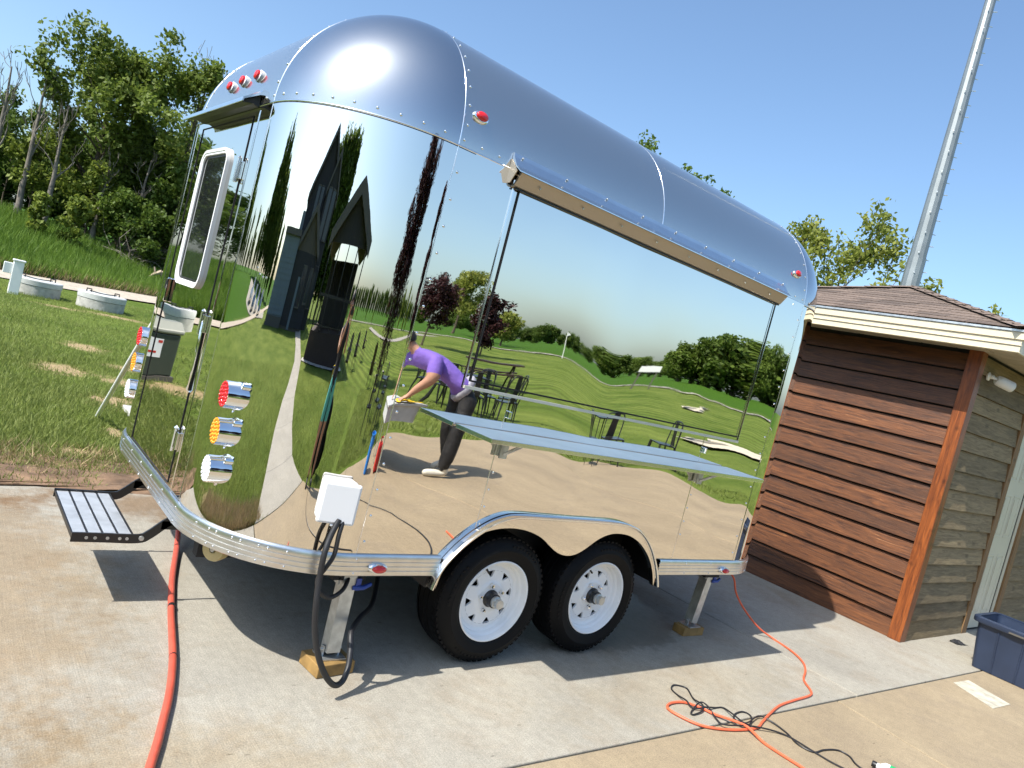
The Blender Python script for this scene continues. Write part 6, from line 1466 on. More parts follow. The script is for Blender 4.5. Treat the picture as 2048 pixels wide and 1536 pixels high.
def lawn_points(seed, n, region):
    g = np.random.default_rng(seed); out = []; tn = []
    while len(out) < n:
        x, y, keep = region(g)
        if not keep or in_dirt(x, y) and g.random() < 0.9: continue
        if y > path_y(x) - 1.55: continue
        clump = 0.5 + 0.5 * mnoise.noise(Vector((x * 0.9, y * 0.9, 0.3)))
        if g.random() > 0.35 + 0.9 * clump: continue
        out.append((x, y, height(x, y) + 0.0)); tn.append(0.55 * (0.5 + 0.6 * mnoise.noise(Vector((x * 0.6, y * 0.6, 7)))))
    return out, np.array(tn)
def reg_direct(g):
    r = 3.0 + 19 * g.random() ** 1.8; az = -3 + 19 * g.random(); x, y = CAM.x + (r + 2.2) * math.sin(R_(az)), CAM.y + (r + 2.2) * math.cos(R_(az))
    return x, y, y > 3.0
p, t = lawn_points(1, 95000, reg_direct); blades('lawn_grass', p, 0.050, 0.0042, 'blade_lawn', 2, 0.7, t)
def reg_mirror(g):
    r = 1.8 + 11 * g.random() ** 1.5; az = -175 + 178 * g.random(); x, y = r * math.sin(R_(az)), r * math.cos(R_(az))
    bad = (-1.62 < x < 9 and -3.0 < y < 2.6) or pip(x, y, WALK) or (x > -1.6 and y < 0 and y > -3.1 - max(0, x + 0.6) * 0.95)
    return x, y, not bad
p, t = lawn_points(3, 80000, reg_mirror); blades('lawn_grass', p, 0.055, 0.006, 'blade_lawn', 4, 0.7, t)
def reg_patio(g):
    r = 3.3 + 9 * g.random() ** 1.3; az = 90 + 92 * g.random(); x, y = r * math.sin(R_(az)), r * math.cos(R_(az))
    ok = (x > 9.1 and y < -6.2) or x > 10.2 or y < -6.5 or (x < 3.1 and y < -4.9 - (x - 1.2) * 0.5)
    return x, y, ok
p, t = lawn_points(5, 26000, reg_patio); blades('lawn_grass', p, 0.07, 0.007, 'blade_lawn', 6, 0.7, t)
g = np.random.default_rng(8); pts = []
for k in range(9000):
    s = g.random(); x, y = (-1.68 - 0.55 * g.random() ** 1.5, -0.9 + 3.2 * s) if s < 0.75 else (-1.6 + 5 * g.random(), 3.15 + 0.5 * g.random())
    pts.append((x, y, -0.02))
blades('dry_grass', pts, 0.075, 0.004, 'blade_dry', 9, 1.3)
pts = []
for k in range(2600):
    x = -1.4 + 4.2 * g.random(); y = 2.62 + 0.75 * g.random() ** 0.8
    if mnoise.noise(Vector((x * 2, y * 3, 1))) > -0.05 + 0.5 * (3.3 - y): pts.append((x, y, 0.0))
blades('dry_grass', pts, 0.045, 0.003, 'blade_dry', 10, 1.6)
# tall meadow grass on the bank
g = np.random.default_rng(21); pts = []; tn = []
while len(pts) < 90000:
    az = -18 + 36 * g.random(); r = 24 + 19 * g.random() ** 1.5; x, y = CAM.x + r * math.sin(R_(az)), CAM.y + r * math.cos(R_(az))
    if y < path_y(x) + 1.6: continue
    pts.append((x, y, height(x, y) - 0.02)); tn.append(0.5 * (0.5 + 0.8 * mnoise.noise(Vector((x * 0.5, y * 0.5, 3)))))
blades('meadow_grass', pts, 0.52, 0.022, 'blade_meadow', 22, 0.5, np.array(tn))
pts = []
while len(pts) < 7000:
    az = -3 + 18 * g.random(); r = 22 + 12 * g.random(); x, y = CAM.x + r * math.sin(R_(az)), CAM.y + r * math.cos(R_(az))
    d = y - path_y(x)
    if 1.5 < d < 2.4 or (d > 2 and mnoise.noise(Vector((x * 0.45, y * 0.45, 20))) > 0.22 and d < 9): pts.append((x, y, height(x, y) - 0.02))
blades('meadow_grass', pts, 0.35, 0.015, 'blade_dry', 23, 0.6)

# ================================================================== what the mirror shows: house, lot, patio, people
def local_frame(c, az):
    """frame at plan point c whose local -y looks back towards the trailer; local x to the right as seen from there"""
    f = Vector((math.sin(R_(az)), math.cos(R_(az)), 0)); rgt = Vector((f.y, -f.x, 0))
    return Matrix(((rgt.x, f.x, 0, c[0]), (rgt.y, f.y, 0, c[1]), (0, 0, 1, 0), (0, 0, 0, 1)))
def clapboard(h, F, x0, x1, z0, z1, y, mat='house_siding'):
    mb = MB(); n = int((z1 - z0) / 0.22)
    for i in range(n):
        za, zb = z0 + (z1 - z0) * i / n, z0 + (z1 - z0) * (i + 1) / n
        mb.add([F @ Vector(p) for p in ((x0, y - 0.03, za), (x1, y - 0.03, za), (x1, y - 0.008, zb), (x0, y - 0.008, zb), (x0, y, za), (x1, y, za))], [(0, 1, 2, 3), (0, 4, 5, 1)])
    o = mb.build('clapboards', mat, h); o['kind'] = 'stuff'
def gable(h, F, x0, x1, y0, y1, eave, peak, wall, over=0.5, roofname='roof'):
    m = MB(); xm = (x0 + x1) / 2
    m.prism([(x0, -0.1), (x1, -0.1), (x1, eave), (xm, peak), (x0, eave)], lambda p, k: F @ Vector((p[0], (y0, y1)[k], p[1])))
    w = m.build('wall', wall, h)
    sl = (peak - eave) / (xm - x0); r = MB(); t = 0.22; e0 = eave - sl * over
    for s in (-1, 1):
        xe = xm + s * ((xm - x0) + over)
        r.prism([(xm, peak + 0.02), (xe, e0 + 0.02), (xe, e0 + t), (xm, peak + t + 0.05)], lambda p, k: F @ Vector((p[0], (y0 - over, y1 + over)[k], p[1])))
    rf = r.build(roofname, 'house_roof', h)
    b = MB()
    for s in (-1, 1):
        xe = xm + s * ((xm - x0) + over)
        b.prism([(xm, peak - 0.12), (xe, e0 - 0.16), (xe, e0 + t + 0.03), (xm, peak + t + 0.08)], lambda p, k: F @ Vector((p[0], (y0 - over - 0.06, y0 - over - 0.005)[k], p[1])))
    b.build('gable_board', 'house_trim', rf)
    return w
def window(h, F, x0, x1, z0, z1, y):
    f = MB(); t = 0.07
    for (a, b, c, d) in ((x0 - t, x0, z0 - t, z1 + t), (x1, x1 + t, z0 - t, z1 + t), (x0, x1, z0 - t, z0), (x0, x1, z1, z1 + t)):
        f.box((a, y - 0.09, c), (b, y + 0.02, d), mat=F)
    fr = f.build('window', 'house_trim', h)
    MB().box((x0, y - 0.05, z0), (x1, y - 0.04, z1), mat=F).build('pane', 'house_glass', fr)
hc_ = at(-104.5, 31.5)
HS = thing('house', 'dark grey gabled house with brown roofs mirrored in the curved corner', 'house', (hc_[0], hc_[1], 0))
F = local_frame(hc_, -104.5)
gable(HS, F, -7.8, 6.2, 1.5, 11, 6.2, 9.3, 'house_siding', 0.6); clapboard(HS, F, -7.75, 6.15, 0.1, 5.8, 1.49)
gable(HS, F, -4.8, 5.2, -2.6, 1.4, 3.4, 5.1, 'house_beige', 0.5, 'lower_roof'); clapboard(HS, F, -4.75, 5.15, 0.1, 3.3, -2.61, 'house_siding')
gable(HS, F, -7.4, -2.2, -0.6, 1.45, 6.3, 8.0, 'house_siding', 0.4, 'dormer_roof')
for (x0, x1, z0, z1) in ((-0.8, 0.6, 5.2, 6.6), (1.2, 2.6, 5.2, 6.6)): window(HS, F, x0, x1, z0, z1, 1.45)
for (x0, x1, z0, z1) in ((-6.8, -5.2, 4.2, 6.4), (-4.6, -3.0, 4.2, 6.4), (-7.0, -5.2, 1.0, 2.9)): window(HS, F, x0, x1, z0, z1, -0.62)
for (x0, x1, z0, z1) in ((-4.4, -3.0, 1.2, 2.6), (-1.6, 0.2, 1.0, 2.6)): window(HS, F, x0, x1, z0, z1, -2.66)
MB().box((0.6, -2.68, 0.0), (1.6, -2.60, 2.1), mat=F).build('door', 'house_blue', HS)
gc = at(-86.5, 28.5); GA = thing('garage', 'pale blue-grey flat-fronted garage mirrored left of the dark house', 'garage', (gc[0], gc[1], 0)); F = local_frame(gc, -87)
MB().box((-4.0, 0, -0.1), (3.6, 6, 3.9), mat=F).build('wall', 'house_blue', GA); clapboard(GA, F, -3.98, 3.58, 0.5, 3.85, -0.005, 'house_blue')
MB().box((-4.2, -0.25, 3.9), (3.8, 6.2, 4.15), mat=F).build('roof', 'house_trim', GA); MB().box((-3.9, 1, 4.15), (-2.6, 2.4, 5.0), mat=F).build('chimney', 'house_blue', GA)
MB().box((-4.02, -0.06, -0.1), (3.62, -0.036, 0.45), mat=F).build('plinth', 'house_trim', GA)
# covered deck
pc = at(-138.5, 15.5); PO = thing('covered_deck', 'dark covered deck with gabled roof and slim posts mirrored in the curved corner', 'porch', (pc[0], pc[1], 0)); F = local_frame(pc, -138.5)
MB().box((-4.3, 0.0, 0.0), (4.3, 6.5, 0.75), mat=F).build('deck', 'deck_wood', PO)
sk_ = MB()
for k in range(43): sk_.box((-4.3 + k * 0.2, -0.03, -0.03), (-4.12 + k * 0.2, -0.004, 0.74), mat=F)
o = sk_.build('skirting_slats', 'deck_wood', PO); o['kind'] = 'stuff'
r = MB(); 
for s in (-1, 1): r.prism([(0, 4.35), (s * 4.7, 3.0), (s * 4.7, 3.2), (0, 4.62)], lambda p, k: F @ Vector((p[0], (-0.5, 7.0)[k], p[1])))
rf = r.build('roof', 'house_roof', PO)
r = MB()
for s in (-1, 1): r.prism([(0, 4.2), (s * 4.75, 2.84), (s * 4.75, 3.26), (0, 4.70)], lambda p, k: F @ Vector((p[0], (-0.56, -0.505)[k], p[1])))
r.build('gable_board', 'house_trim', rf)
MB().prism([(-4.2, 3.05), (4.2, 3.05), (0, 4.25)], lambda p, k: F @ Vector((p[0], (0.05, 0.2)[k], p[1]))).build('gable_panel', 'house_siding', PO)
for x in (-4.15, -2.1, 0.0, 2.1, 4.15):
    MB().box((x - 0.09, 0.02, 0.75), (x + 0.09, 0.2, 3.1), mat=F).build('post', 'black_metal', PO)
for x in (-4.1, 4.1): MB().box((x - 0.09, 6.2, 0.75), (x + 0.09, 6.4, 3.1), mat=F).build('post', 'black_metal', PO)
MB().box((-4.2, 5.9, 0.75), (4.0, 6.1, 3.0), mat=F).build('back_wall', 'house_siding', PO)
rl = MB(); rl.box((-4.1, 0.08, 1.62), (4.1, 0.14, 1.70), mat=F); rl.box((-4.1, 0.08, 0.88), (4.1, 0.14, 0.93), mat=F)
for k in range(58):
    x = -4.0 + k * 0.14; rl.box((x, 0.09, 0.93), (x + 0.03, 0.12, 1.62), mat=F)
o = rl.build('railing', 'black_metal', PO); o['kind'] = 'stuff'
ragged('gravel_bed', [tuple((F @ Vector(p))[:2]) for p in ((-4.9, -0.5, 0), (4.6, -0.6, 0), (4.8, 0.4, 0), (-4.9, 0.4, 0))], 'concrete_ring', 0.03, 0.15)
# golf carts on a paver lot
ragged('paver_lot', [at(-52, 36), at(-76, 33), at(-76, 46), at(-52, 48)], 'asphalt_path', 0.04, 0.3, 1.0)
def golf_cart(xy, az, mat, lab):
    G = thing('golf_cart', lab, 'golf cart', (xy[0], xy[1], height(*xy)), 'golf carts on the lot'); F = Matrix.Translation((0, 0, height(*xy))) @ local_frame(xy, az)
    b = MB(); b.prism([(-1.1, 0.28), (1.15, 0.28), (1.2, 0.55), (0.75, 0.85), (0.55, 0.5), (-0.2, 0.5), (-0.25, 0.8), (-1.15, 0.8)], lambda p, k: F @ Vector((p[0], (-0.55, 0.55)[k], p[1]))); b.build('body', mat, G)
    MB().box((-1.1, -0.58, 1.78), (0.75, 0.58, 1.86), mat=F).build('roof', 'cart_white', G, bevel=0.03)
    p = MB()
    for x in (-0.95, 0.6):
        for y in (-0.5, 0.5): p.tube([F @ Vector((x * 1.1, y, 0.75)), F @ Vector((x, y, 1.8))], 0.025, 6)
    p.build('roof_posts', 'black_metal', G)
    MB().box((-0.75, -0.5, 0.82), (-0.2, 0.5, 0.95), mat=F).box((-0.85, -0.5, 0.95), (-0.72, 0.5, 1.35), mat=F).build('seat', 'cart_white', G)
    for x in (-0.75, 0.8):
        for y in (-0.56, 0.44): MB().lathe([(0.1, 0), (0.24, 0.0), (0.25, 0.03), (0.25, 0.1), (0.24, 0.13), (0, 0.13)], F @ Matrix.Translation((x, y, 0.22)) @ Matrix.Rotation(-PI / 2, 4, 'X'), 16).build('wheel', 'tyre', G)
for k, (az, r, m) in enumerate(((-57, 38, 'cart_white'), (-61.5, 37, 'cart_blue'), (-66, 38, 'cart_white'), (-70, 36, 'cart_blue'))):
    golf_cart(at(az, r), az + 60 + k * 8, m, ('white golf cart at the left end of the mirrored row', 'dark blue golf cart second from the left in the mirrored row', 'white golf cart second from the right in the mirrored row', 'dark blue golf cart next to the mirrored garage')[k])

# ---- black metal chairs and tables
def metal_chair():
    C = thing('metal_chair', None, None, (0, 0, 0))
    MB().prism(rrect(-0.19, 0.19, -0.19, 0.19, 0.05, 4), lambda p, k: (p[0], p[1], 0.44 + 0.02 * k)).build('seat', 'black_metal', C)
    b = MB(); b.tube(spline([(-0.19, 0.17, 0.44), (-0.2, 0.21, 0.68), (-0.16, 0.24, 0.84), (0, 0.25, 0.87), (0.16, 0.24, 0.84), (0.2, 0.21, 0.68), (0.19, 0.17, 0.44)], 4), 0.014, 6); b.box((-0.055, 0.205, 0.46), (0.055, 0.22, 0.86)); b.build('backrest', 'black_metal', C, True)
    for sx in (-1, 1):
        for sy in (-1, 1):
            MB().tube([(sx * 0.17, sy * 0.17, 0.45), (sx * 0.225, sy * 0.225, 0.0)], [0.022, 0.013], 6).build('leg', 'black_metal', C, True)
    return C
def place(o, x, y, rz, lab, cat, grp, z=None):
    o.location = (x, y, height(x, y) + 0.03 if z is None else z); o.rotation_euler = (0, 0, rz); tag(o, lab, cat, grp)
mc = metal_chair(); CG = 'black metal chairs on and beside the patio'
chairs = [(7.0, -8.9, 1.2, 'black metal chair mirrored leftmost at the table behind the man'), (7.3, -9.9, 2.4, 'black metal chair mirrored behind the leftmost chair beyond the man'), (8.9, -9.2, -1.0, 'black metal chair mirrored rightmost behind the man'), (8.4, -8.6, 0.2, 'black metal chair mirrored in front of the table behind the man'), (1.35, -6.1, 0.2, 'black metal chair mirrored nearest in the curve beside the outlet box'), (2.4, -6.0, -0.5, 'black metal chair mirrored in the curve right beside the blue bucket'), (8.25, -6.15, 2.2, 'black metal chair left of the small patio table mirrored under the shelf'), (9.0, -6.05, 3.6, 'black metal chair mirrored with its back to the trailer at the small patio table'), (10.05, -6.0, -1.2, 'black metal chair right of the small patio table mirrored under the shelf'),
          (7.45, -8.7, 0.4, 'black metal chair mirrored left at the table behind the man'), (8.25, -9.2, 3.3, 'black metal chair mirrored at the right of the table behind the man'), (7.9, -9.9, 3.0, 'black metal chair mirrored behind the table beyond the man'), (8.6, -9.9, 4.0, 'black metal chair mirrored at the far right behind the man'),
          (2.15, -6.7, 0.6, 'black metal chair mirrored in the curve beside the blue bucket'), (2.9, -7.6, 2.0, 'black metal chair mirrored in the curve behind the blue bucket'), (1.75, -7.9, -0.8, 'black metal chair mirrored at the lawn edge of the patio'), (3.3, -8.6, 1.1, 'black metal chair mirrored farthest back in the curve')]
for k, (x, y, rz, lab) in enumerate(chairs):
    c = mc if k == 0 else copy_tree(mc); place(c, x, y, rz, lab, 'chair', CG, 0.0 if y > -6.3 and x > 3 else None)
def metal_table():
    T = thing('metal_table', None, None, (0, 0, 0))
    MB().prism(rrect(-0.32, 0.32, -0.32, 0.32, 0.06, 4), lambda p, k: (p[0], p[1], 0.72 + 0.022 * k)).build('tabletop', 'black_metal', T)
    for sx in (-1, 1):
        for sy in (-1, 1): MB().tube([(sx * 0.25, sy * 0.25, 0.72), (sx * 0.29, sy * 0.29, 0.0)], [0.022, 0.014], 6).build('leg', 'black_metal', T, True)
    return T
mt_ = metal_table(); TGp = 'black metal tables on and beside the patio'
for k, (x, y, rz, lab) in enumerate(((9.15, -6.75, 0.3, 'small black metal table mirrored under the serving shelf'), (7.85, -9.35, 0.1, 'black metal table mirrored right of the bending man'), (2.5, -7.2, 0.5, 'black metal table mirrored in the curve behind the blue bucket'))):
    t = mt_ if k == 0 else copy_tree(mt_); place(t, x, y, rz, lab, 'table', TGp)
pt_ = thing('picnic_table', 'dark picnic table with benches mirrored beyond the chairs', 'picnic table', (*at(140.8, 21), 0)); F = Matrix.Translation((0, 0, height(*at(140.8, 21)))) @ local_frame(at(140.8, 21), 150)
for k in range(5): MB().box((-1.0, -0.40 + k * 0.16, 0.74), (1.0, -0.25 + k * 0.16, 0.79), mat=F).build('plank', 'deck_wood', pt_)
for y in (-0.75, 0.6): MB().box((-1.0, y, 0.43), (1.0, y + 0.26, 0.47), mat=F).build('bench', 'deck_wood', pt_)
for x in (-0.7, 0.7):
    for s in (-1, 1): MB().tube([F @ Vector((x, s * 0.1, 0.76)), F @ Vector((x, s * 0.62, 0.0))], 0.035, 6).build('leg', 'deck_wood', pt_)
    MB().box((x - 0.03, -0.75, 0.36), (x + 0.03, 0.86, 0.42), mat=F).build('crossbar', 'deck_wood', pt_)
# slatted lawn chairs
def lawn_chair():
    C = thing('lawn_chair', None, None, (0, 0, 0))
    for k in range(5):
        b = MB(); x = -0.26 + k * 0.105; m = Matrix.Translation((0, 0.12, 0.30)) @ Matrix.Rotation(-0.38, 4, 'X'); b.box((x, 0, 0), (x + 0.095, 0.022, 0.74 - 0.05 * abs(k - 2)), mat=m); b.build('back_slat', 'deck_wood', C)
        MB().box((-0.27, -0.42 + k * 0.11, 0.36 - k * 0.018), (0.27, -0.32 + k * 0.11, 0.38 - k * 0.018)).build('seat_slat', 'deck_wood', C)
    for s in (-1, 1):
        MB().box((s * 0.35 - 0.07, -0.46, 0.54), (s * 0.35 + 0.07, 0.30, 0.565)).build('armrest', 'deck_wood', C)
        MB().box((s * 0.30 - 0.012, -0.44, 0.0), (s * 0.30 + 0.012, -0.34, 0.54)).build('leg', 'deck_wood', C); MB().box((s * 0.30 - 0.012, 0.14, 0.0), (s * 0.30 + 0.012, 0.24, 0.54)).build('leg', 'deck_wood', C)
    return C
lc = lawn_chair()
for k, (az, r, rz, lab) in enumerate(((-160, 14.5, 2.9, 'dark slatted lawn chair mirrored nearest the photographer'), (-165.5, 17.0, 2.6, 'dark slatted lawn chair second in the mirrored row on the lawn'), (-171, 21.0, 2.2, 'dark slatted lawn chair farthest away in the mirrored row'), (177, 13.0, 0.3, 'dark slatted lawn chair mirrored below the purple maple'))):
    c = lc if k == 0 else copy_tree(lc); x, y = at(az, r); place(c, x, y, rz, lab, 'lawn chair', 'slatted lawn chairs on the grass')
# sign and flag on the golf course
x, y = at(129.6, 52); sg = thing('sign_board', 'small grey sign on two posts mirrored beside the cart path', 'sign', (x, y, height(x, y)), None); F = Matrix.Translation((0, 0, height(x, y))) @ local_frame((x, y), 129)
MB().box((-0.75, -0.03, 1.35), (0.75, 0.03, 1.85), mat=F).build('board', 'cart_white', sg)
for s in (-0.6, 0.6): MB().box((s - 0.05, 0.031, 0), (s + 0.05, 0.12, 1.8), mat=F).build('post', 'house_trim', sg)
x, y = at(136.6, 57); fg = thing('golf_flag', 'thin golf pin with a pale flag mirrored beside the cart path', 'flag', (x, y, height(x, y)))
MB().tube([(x, y, height(x, y)), (x, y, height(x, y) + 2.4)], 0.035, 6).build('pin', 'white_paint', fg); mb = MB(); mb.prism([(0, 0), (0.5, -0.18), (0, -0.36)], lambda p, k: (x + p[0] * 0.8, y + p[0] * 0.6 + 0.01 * k, height(x, y) + 2.4 + p[1])); mb.build('flag', 'cart_white', fg)

# ---- work table, bucket, can
WT_ = thing('work_table', 'grey plastic work table with a deep rounded apron mirrored beside the bending man', 'table', (3.05, -4.5, 0))
MB().prism(rrect(2.55, 3.52, -4.95, -4.10, 0.05, 5), lambda p, k: (p[0], p[1], 0.665 + 0.03 * k)).build('tabletop', 'ring_lid', WT_, bevel=0.006)
MB().prism(rrect(2.57, 3.50, -4.93, -4.12, 0.05, 5), lambda p, k: (p[0], p[1], 0.50 + 0.163 * k)).build('apron', 'table_grey', WT_)
for x in (2.62, 2.86):
    for y in (-4.80, -4.40): MB().tube([(x, y, 0.5), (x, y, 0.0)], 0.018, 8).build('leg', 'galvanised', WT_)
yc = thing('yellow_towel', 'crumpled yellow cleaning towel under the bending man\'s hand', 'towel', (3.25, -4.2, 0.695))
g = np.random.default_rng(3); mb = MB(); vs = []; NX, NY = 16, 9
for i in range(NX):
    for k in range(NY):
        x = 3.13 + i * 0.022; y = -4.28 + k * 0.022; hh = 0.012 + 0.05 * abs(mnoise.noise(Vector((x * 14, y * 14, 1)))) * (0.3 + 0.7 * math.sin(PI * i / (NX - 1)))
        vs.append((x + 0.01 * g.normal(), y + 0.01 * g.normal(), 0.697 + hh))
mb.add(vs, [(i * NY + k, (i + 1) * NY + k, (i + 1) * NY + k + 1, i * NY + k + 1) for i in range(NX - 1) for k in range(NY - 1)]); mb.build('cloth', 'yellow_cloth', yc, True, angle=None)
bk = thing('blue_bucket', 'tall bright blue plastic bucket on the patio mirrored beside the outlet box', 'bucket', (1.95, -4.1, 0))
MB().lathe([(0.10, 0.004), (0.13, 0.40), (0.14, 0.405), (0.14, 0.42), (0.125, 0.42), (0.095, 0.02), (0, 0.02)], Matrix.Translation((1.95, -4.1, 0)), 28).build('tub', 'blue_plastic', bk, True, angle=40)
MB().tube([(1.82, -4.1, 0.40), (1.84, -4.02, 0.30), (1.95, -3.965, 0.25), (2.06, -4.02, 0.30), (2.08, -4.1, 0.40)], 0.005, 6).build('handle', 'galvanised', bk, True)
rc_ = thing('red_can', 'red plastic fuel can on the patio mirrored at the corner seam', 'can', (2.7, -3.95, 0))
MB().box((2.55, -4.06, 0.004), (2.83, -3.86, 0.30)).build('body', 'red_plastic', rc_, bevel=0.03)
MB().tube([(2.60, -3.96, 0.30), (2.60, -3.96, 0.36), (2.78, -3.96, 0.36), (2.78, -3.96, 0.30)], 0.016, 8).build('handle', 'red_plastic', rc_, True); MB().tube([(2.63, -3.9, 0.30), (2.59, -3.84, 0.42)], [0.025, 0.015], 10).build('spout', 'black_plastic', rc_, True)

# ---- people
def person(name, label, J, E, mats, loc):
    """J: joint -> (pos, radius); E: list of (a, b, material index). One continuous skinned body"""
    P = thing(name, label, 'person', loc); names = list(J); idx = {n: i for i, n in enumerate(names)}
    me = bpy.data.meshes.new('body'); me.from_pydata([J[n][0] for n in names], [(idx[a], idx[b]) for a, b, _ in E], [])
    o = bpy.data.objects.new('body', me); col.objects.link(o)
    md = o.modifiers.new('skin', 'SKIN'); md.use_smooth_shade = True; md.branch_smoothing = 0.5
    for n in names:
        s = me.skin_vertices[0].data[idx[n]]; r = J[n][1]; s.radius = (r, r) if not isinstance(r, tuple) else r; s.use_root = n == 'pelvis'
    sb = o.modifiers.new('sub', 'SUBSURF'); sb.levels = 2; sb.render_levels = 2
    dg = bpy.context.evaluated_depsgraph_get(); m2 = bpy.data.meshes.new_from_object(o.evaluated_get(dg)); o.modifiers.clear(); o.data = m2
    m2.materials.clear()
    for m in mats: m2.materials.append(M[m])
    A = np.array([J[a][0] for a, b, _ in E]); B = np.array([J[b][0] for a, b, _ in E]); RA = np.array([np.mean(J[a][1]) for a, b, _ in E]); RB = np.array([np.mean(J[b][1]) for a, b, _ in E]); sk0 = np.array([k == 0 and a in ('upper', 'neck') for a, b, k in E]); RA = np.where(sk0, 0.05, RA); A = np.where(np.array([k == 0 and a == 'upper' for a, b, k in E])[:, None], A * 0.35 + B * 0.65, A)
    mi = []
    for p in m2.polygons:
        c = np.array(p.center); d = B - A; t = np.clip(((c - A) * d).sum(1) / (d * d).sum(1), 0, 1); q = np.linalg.norm(c - (A + d * t[:, None]), axis=1) - (RA + (RB - RA) * t) * 0.8
        mi.append(E[int(np.argmin(q))][2])
    m2.polygons.foreach_set('material_index', mi); m2.polygons.foreach_set('use_smooth', [True] * len(mi)); attach(o, P); return P, o
def hand(J, E, w, d, curl, side, tag_, mi):
    """palm + five fingers leaving a wrist joint; d = hand direction, curl = bending direction (palm normal), side = thumb side"""
    W = Vector(J[w][0]); d, curl, side = Vector(d).normalized(), Vector(curl).normalized(), Vector(side).normalized()
    J[tag_ + 'palm'] = (tuple(W + d * 0.055), (0.026, 0.017)); E.append((w, tag_ + 'palm', mi))
    for k, (off, L) in enumerate(((0.027, 0.072), (0.009, 0.082), (-0.009, 0.077), (-0.026, 0.060))):
        b = W + d * 0.09 + side * off; J[f'{tag_}f{k}a'] = (tuple(b), 0.0105); m = b + d * L * 0.5 + curl * L * 0.18; J[f'{tag_}f{k}b'] = (tuple(m), 0.0095); e = m + d * L * 0.33 + curl * L * 0.42; J[f'{tag_}f{k}c'] = (tuple(e), 0.008)
        E += [(tag_ + 'palm', f'{tag_}f{k}a', mi), (f'{tag_}f{k}a', f'{tag_}f{k}b', mi), (f'{tag_}f{k}b', f'{tag_}f{k}c', mi)]
    b = W + d * 0.04 + side * 0.032; J[tag_ + 't1'] = (tuple(b), 0.012); J[tag_ + 't2'] = (tuple(b + d * 0.03 + side * 0.022 + curl * 0.012), 0.010); J[tag_ + 't3'] = (tuple(b + d * 0.058 + side * 0.026 + curl * 0.026), 0.0085)
    E += [(tag_ + 'palm', tag_ + 't1', mi), (tag_ + 't1', tag_ + 't2', mi), (tag_ + 't2', tag_ + 't3', mi)]
def head_bits(P, c, fwd, up, hair_back=True):
    fwd, up = Vector(fwd).normalized(), Vector(up).normalized(); sd = fwd.cross(up).normalized(); up = sd.cross(fwd)
    m = Matrix(((sd.x, fwd.x, up.x, c[0]), (sd.y, fwd.y, up.y, c[1]), (sd.z, fwd.z, up.z, c[2]), (0, 0, 0, 1)))
    mb = MB(); n, k = 20, 8; vs = []
    for j in range(k + 1):
        ph = PI * 0.62 * j / k
        for i in range(n):
            a = 2 * PI * i / n; front = max(0, math.sin(a)); pp = ph * (1 - 0.42 * front)
            vs.append(m @ Vector((0.086 * math.sin(pp) * math.cos(a), 0.103 * math.sin(pp) * math.sin(a) - 0.006, 0.112 * math.cos(pp) + 0.012)))
    mb.add(vs, [(j * n + i, (j + 1) * n + i, (j + 1) * n + (i + 1) % n, j * n + (i + 1) % n) for j in range(k) for i in range(n)]); mb.build('hair', 'hair', P, True, angle=None)
    for s in (-1, 1):
        MB().blob(m @ Vector((s * 0.032, 0.082, 0.0)), (0.011, 0.011, 0.008), 8, 6).build('eye', 'white_plastic', P, True); MB().blob(m @ Vector((s * 0.032, 0.0915, 0.0)), (0.005, 0.004, 0.005), 6, 4).build('iris', 'hair', P)
        MB().blob(m @ Vector((s * 0.084, -0.005, -0.01)), (0.012, 0.02, 0.03), 8, 6, mat=m.to_3x3().to_4x4()).build('ear', 'skin', P, True)
    MB().blob(m @ Vector((0, 0.084, -0.055)), (0.022, 0.010, 0.006), 8, 5, mat=m.to_3x3().to_4x4()).build('mouth', 'sticker_red', P, True)
    return m
# the man wiping the table
J = {'pelvis': ((3.90, -4.06, 0.93), (0.175, 0.15)), 'waist': ((3.75, -4.12, 1.03), (0.19, 0.16)), 'chest': ((3.56, -4.21, 1.15), (0.215, 0.17)), 'upper': ((3.42, -4.28, 1.22), (0.185, 0.145)), 'neck': ((3.31, -4.345, 1.275), 0.062), 'jaw': ((3.25, -4.38, 1.31), (0.074, 0.07)), 'skull': ((3.20, -4.41, 1.38), (0.088, 0.092)), 'crown': ((3.185, -4.42, 1.43), 0.070),
     'nose': ((3.115, -4.455, 1.34), 0.014),
     'shN': ((3.44, -4.11, 1.20), 0.088), 'elN': ((3.40, -4.01, 0.99), 0.054), 'slN': ((3.42, -4.04, 1.07), 0.075), 'wrN': ((3.30, -4.12, 0.775), 0.036),
     'shF': ((3.33, -4.46, 1.19), 0.085), 'slF': ((3.25, -4.56, 1.08), 0.062), 'elF': ((3.20, -4.60, 0.97), 0.047), 'wrF': ((3.06, -4.50, 0.775), 0.030),
     'hipN': ((3.89, -3.97, 0.88), 0.125), 'knN': ((3.80, -3.96, 0.50), 0.080), 'cuffN': ((3.80, -3.96, 0.14), 0.068), 'anN': ((3.80, -3.96, 0.085), 0.042), 'heN': ((3.835, -3.95, 0.045), 0.040), 'toN': ((3.62, -4.02, 0.034), 0.036),
     'hipF': ((3.92, -4.18, 0.88), 0.125), 'knF': ((3.85, -4.22, 0.50), 0.080), 'cuffF': ((3.95, -4.20, 0.20), 0.062), 'anF': ((3.97, -4.20, 0.15), 0.042), 'heF': ((4.02, -4.19, 0.135), 0.038), 'toF': ((3.86, -4.25, 0.034), 0.034)}
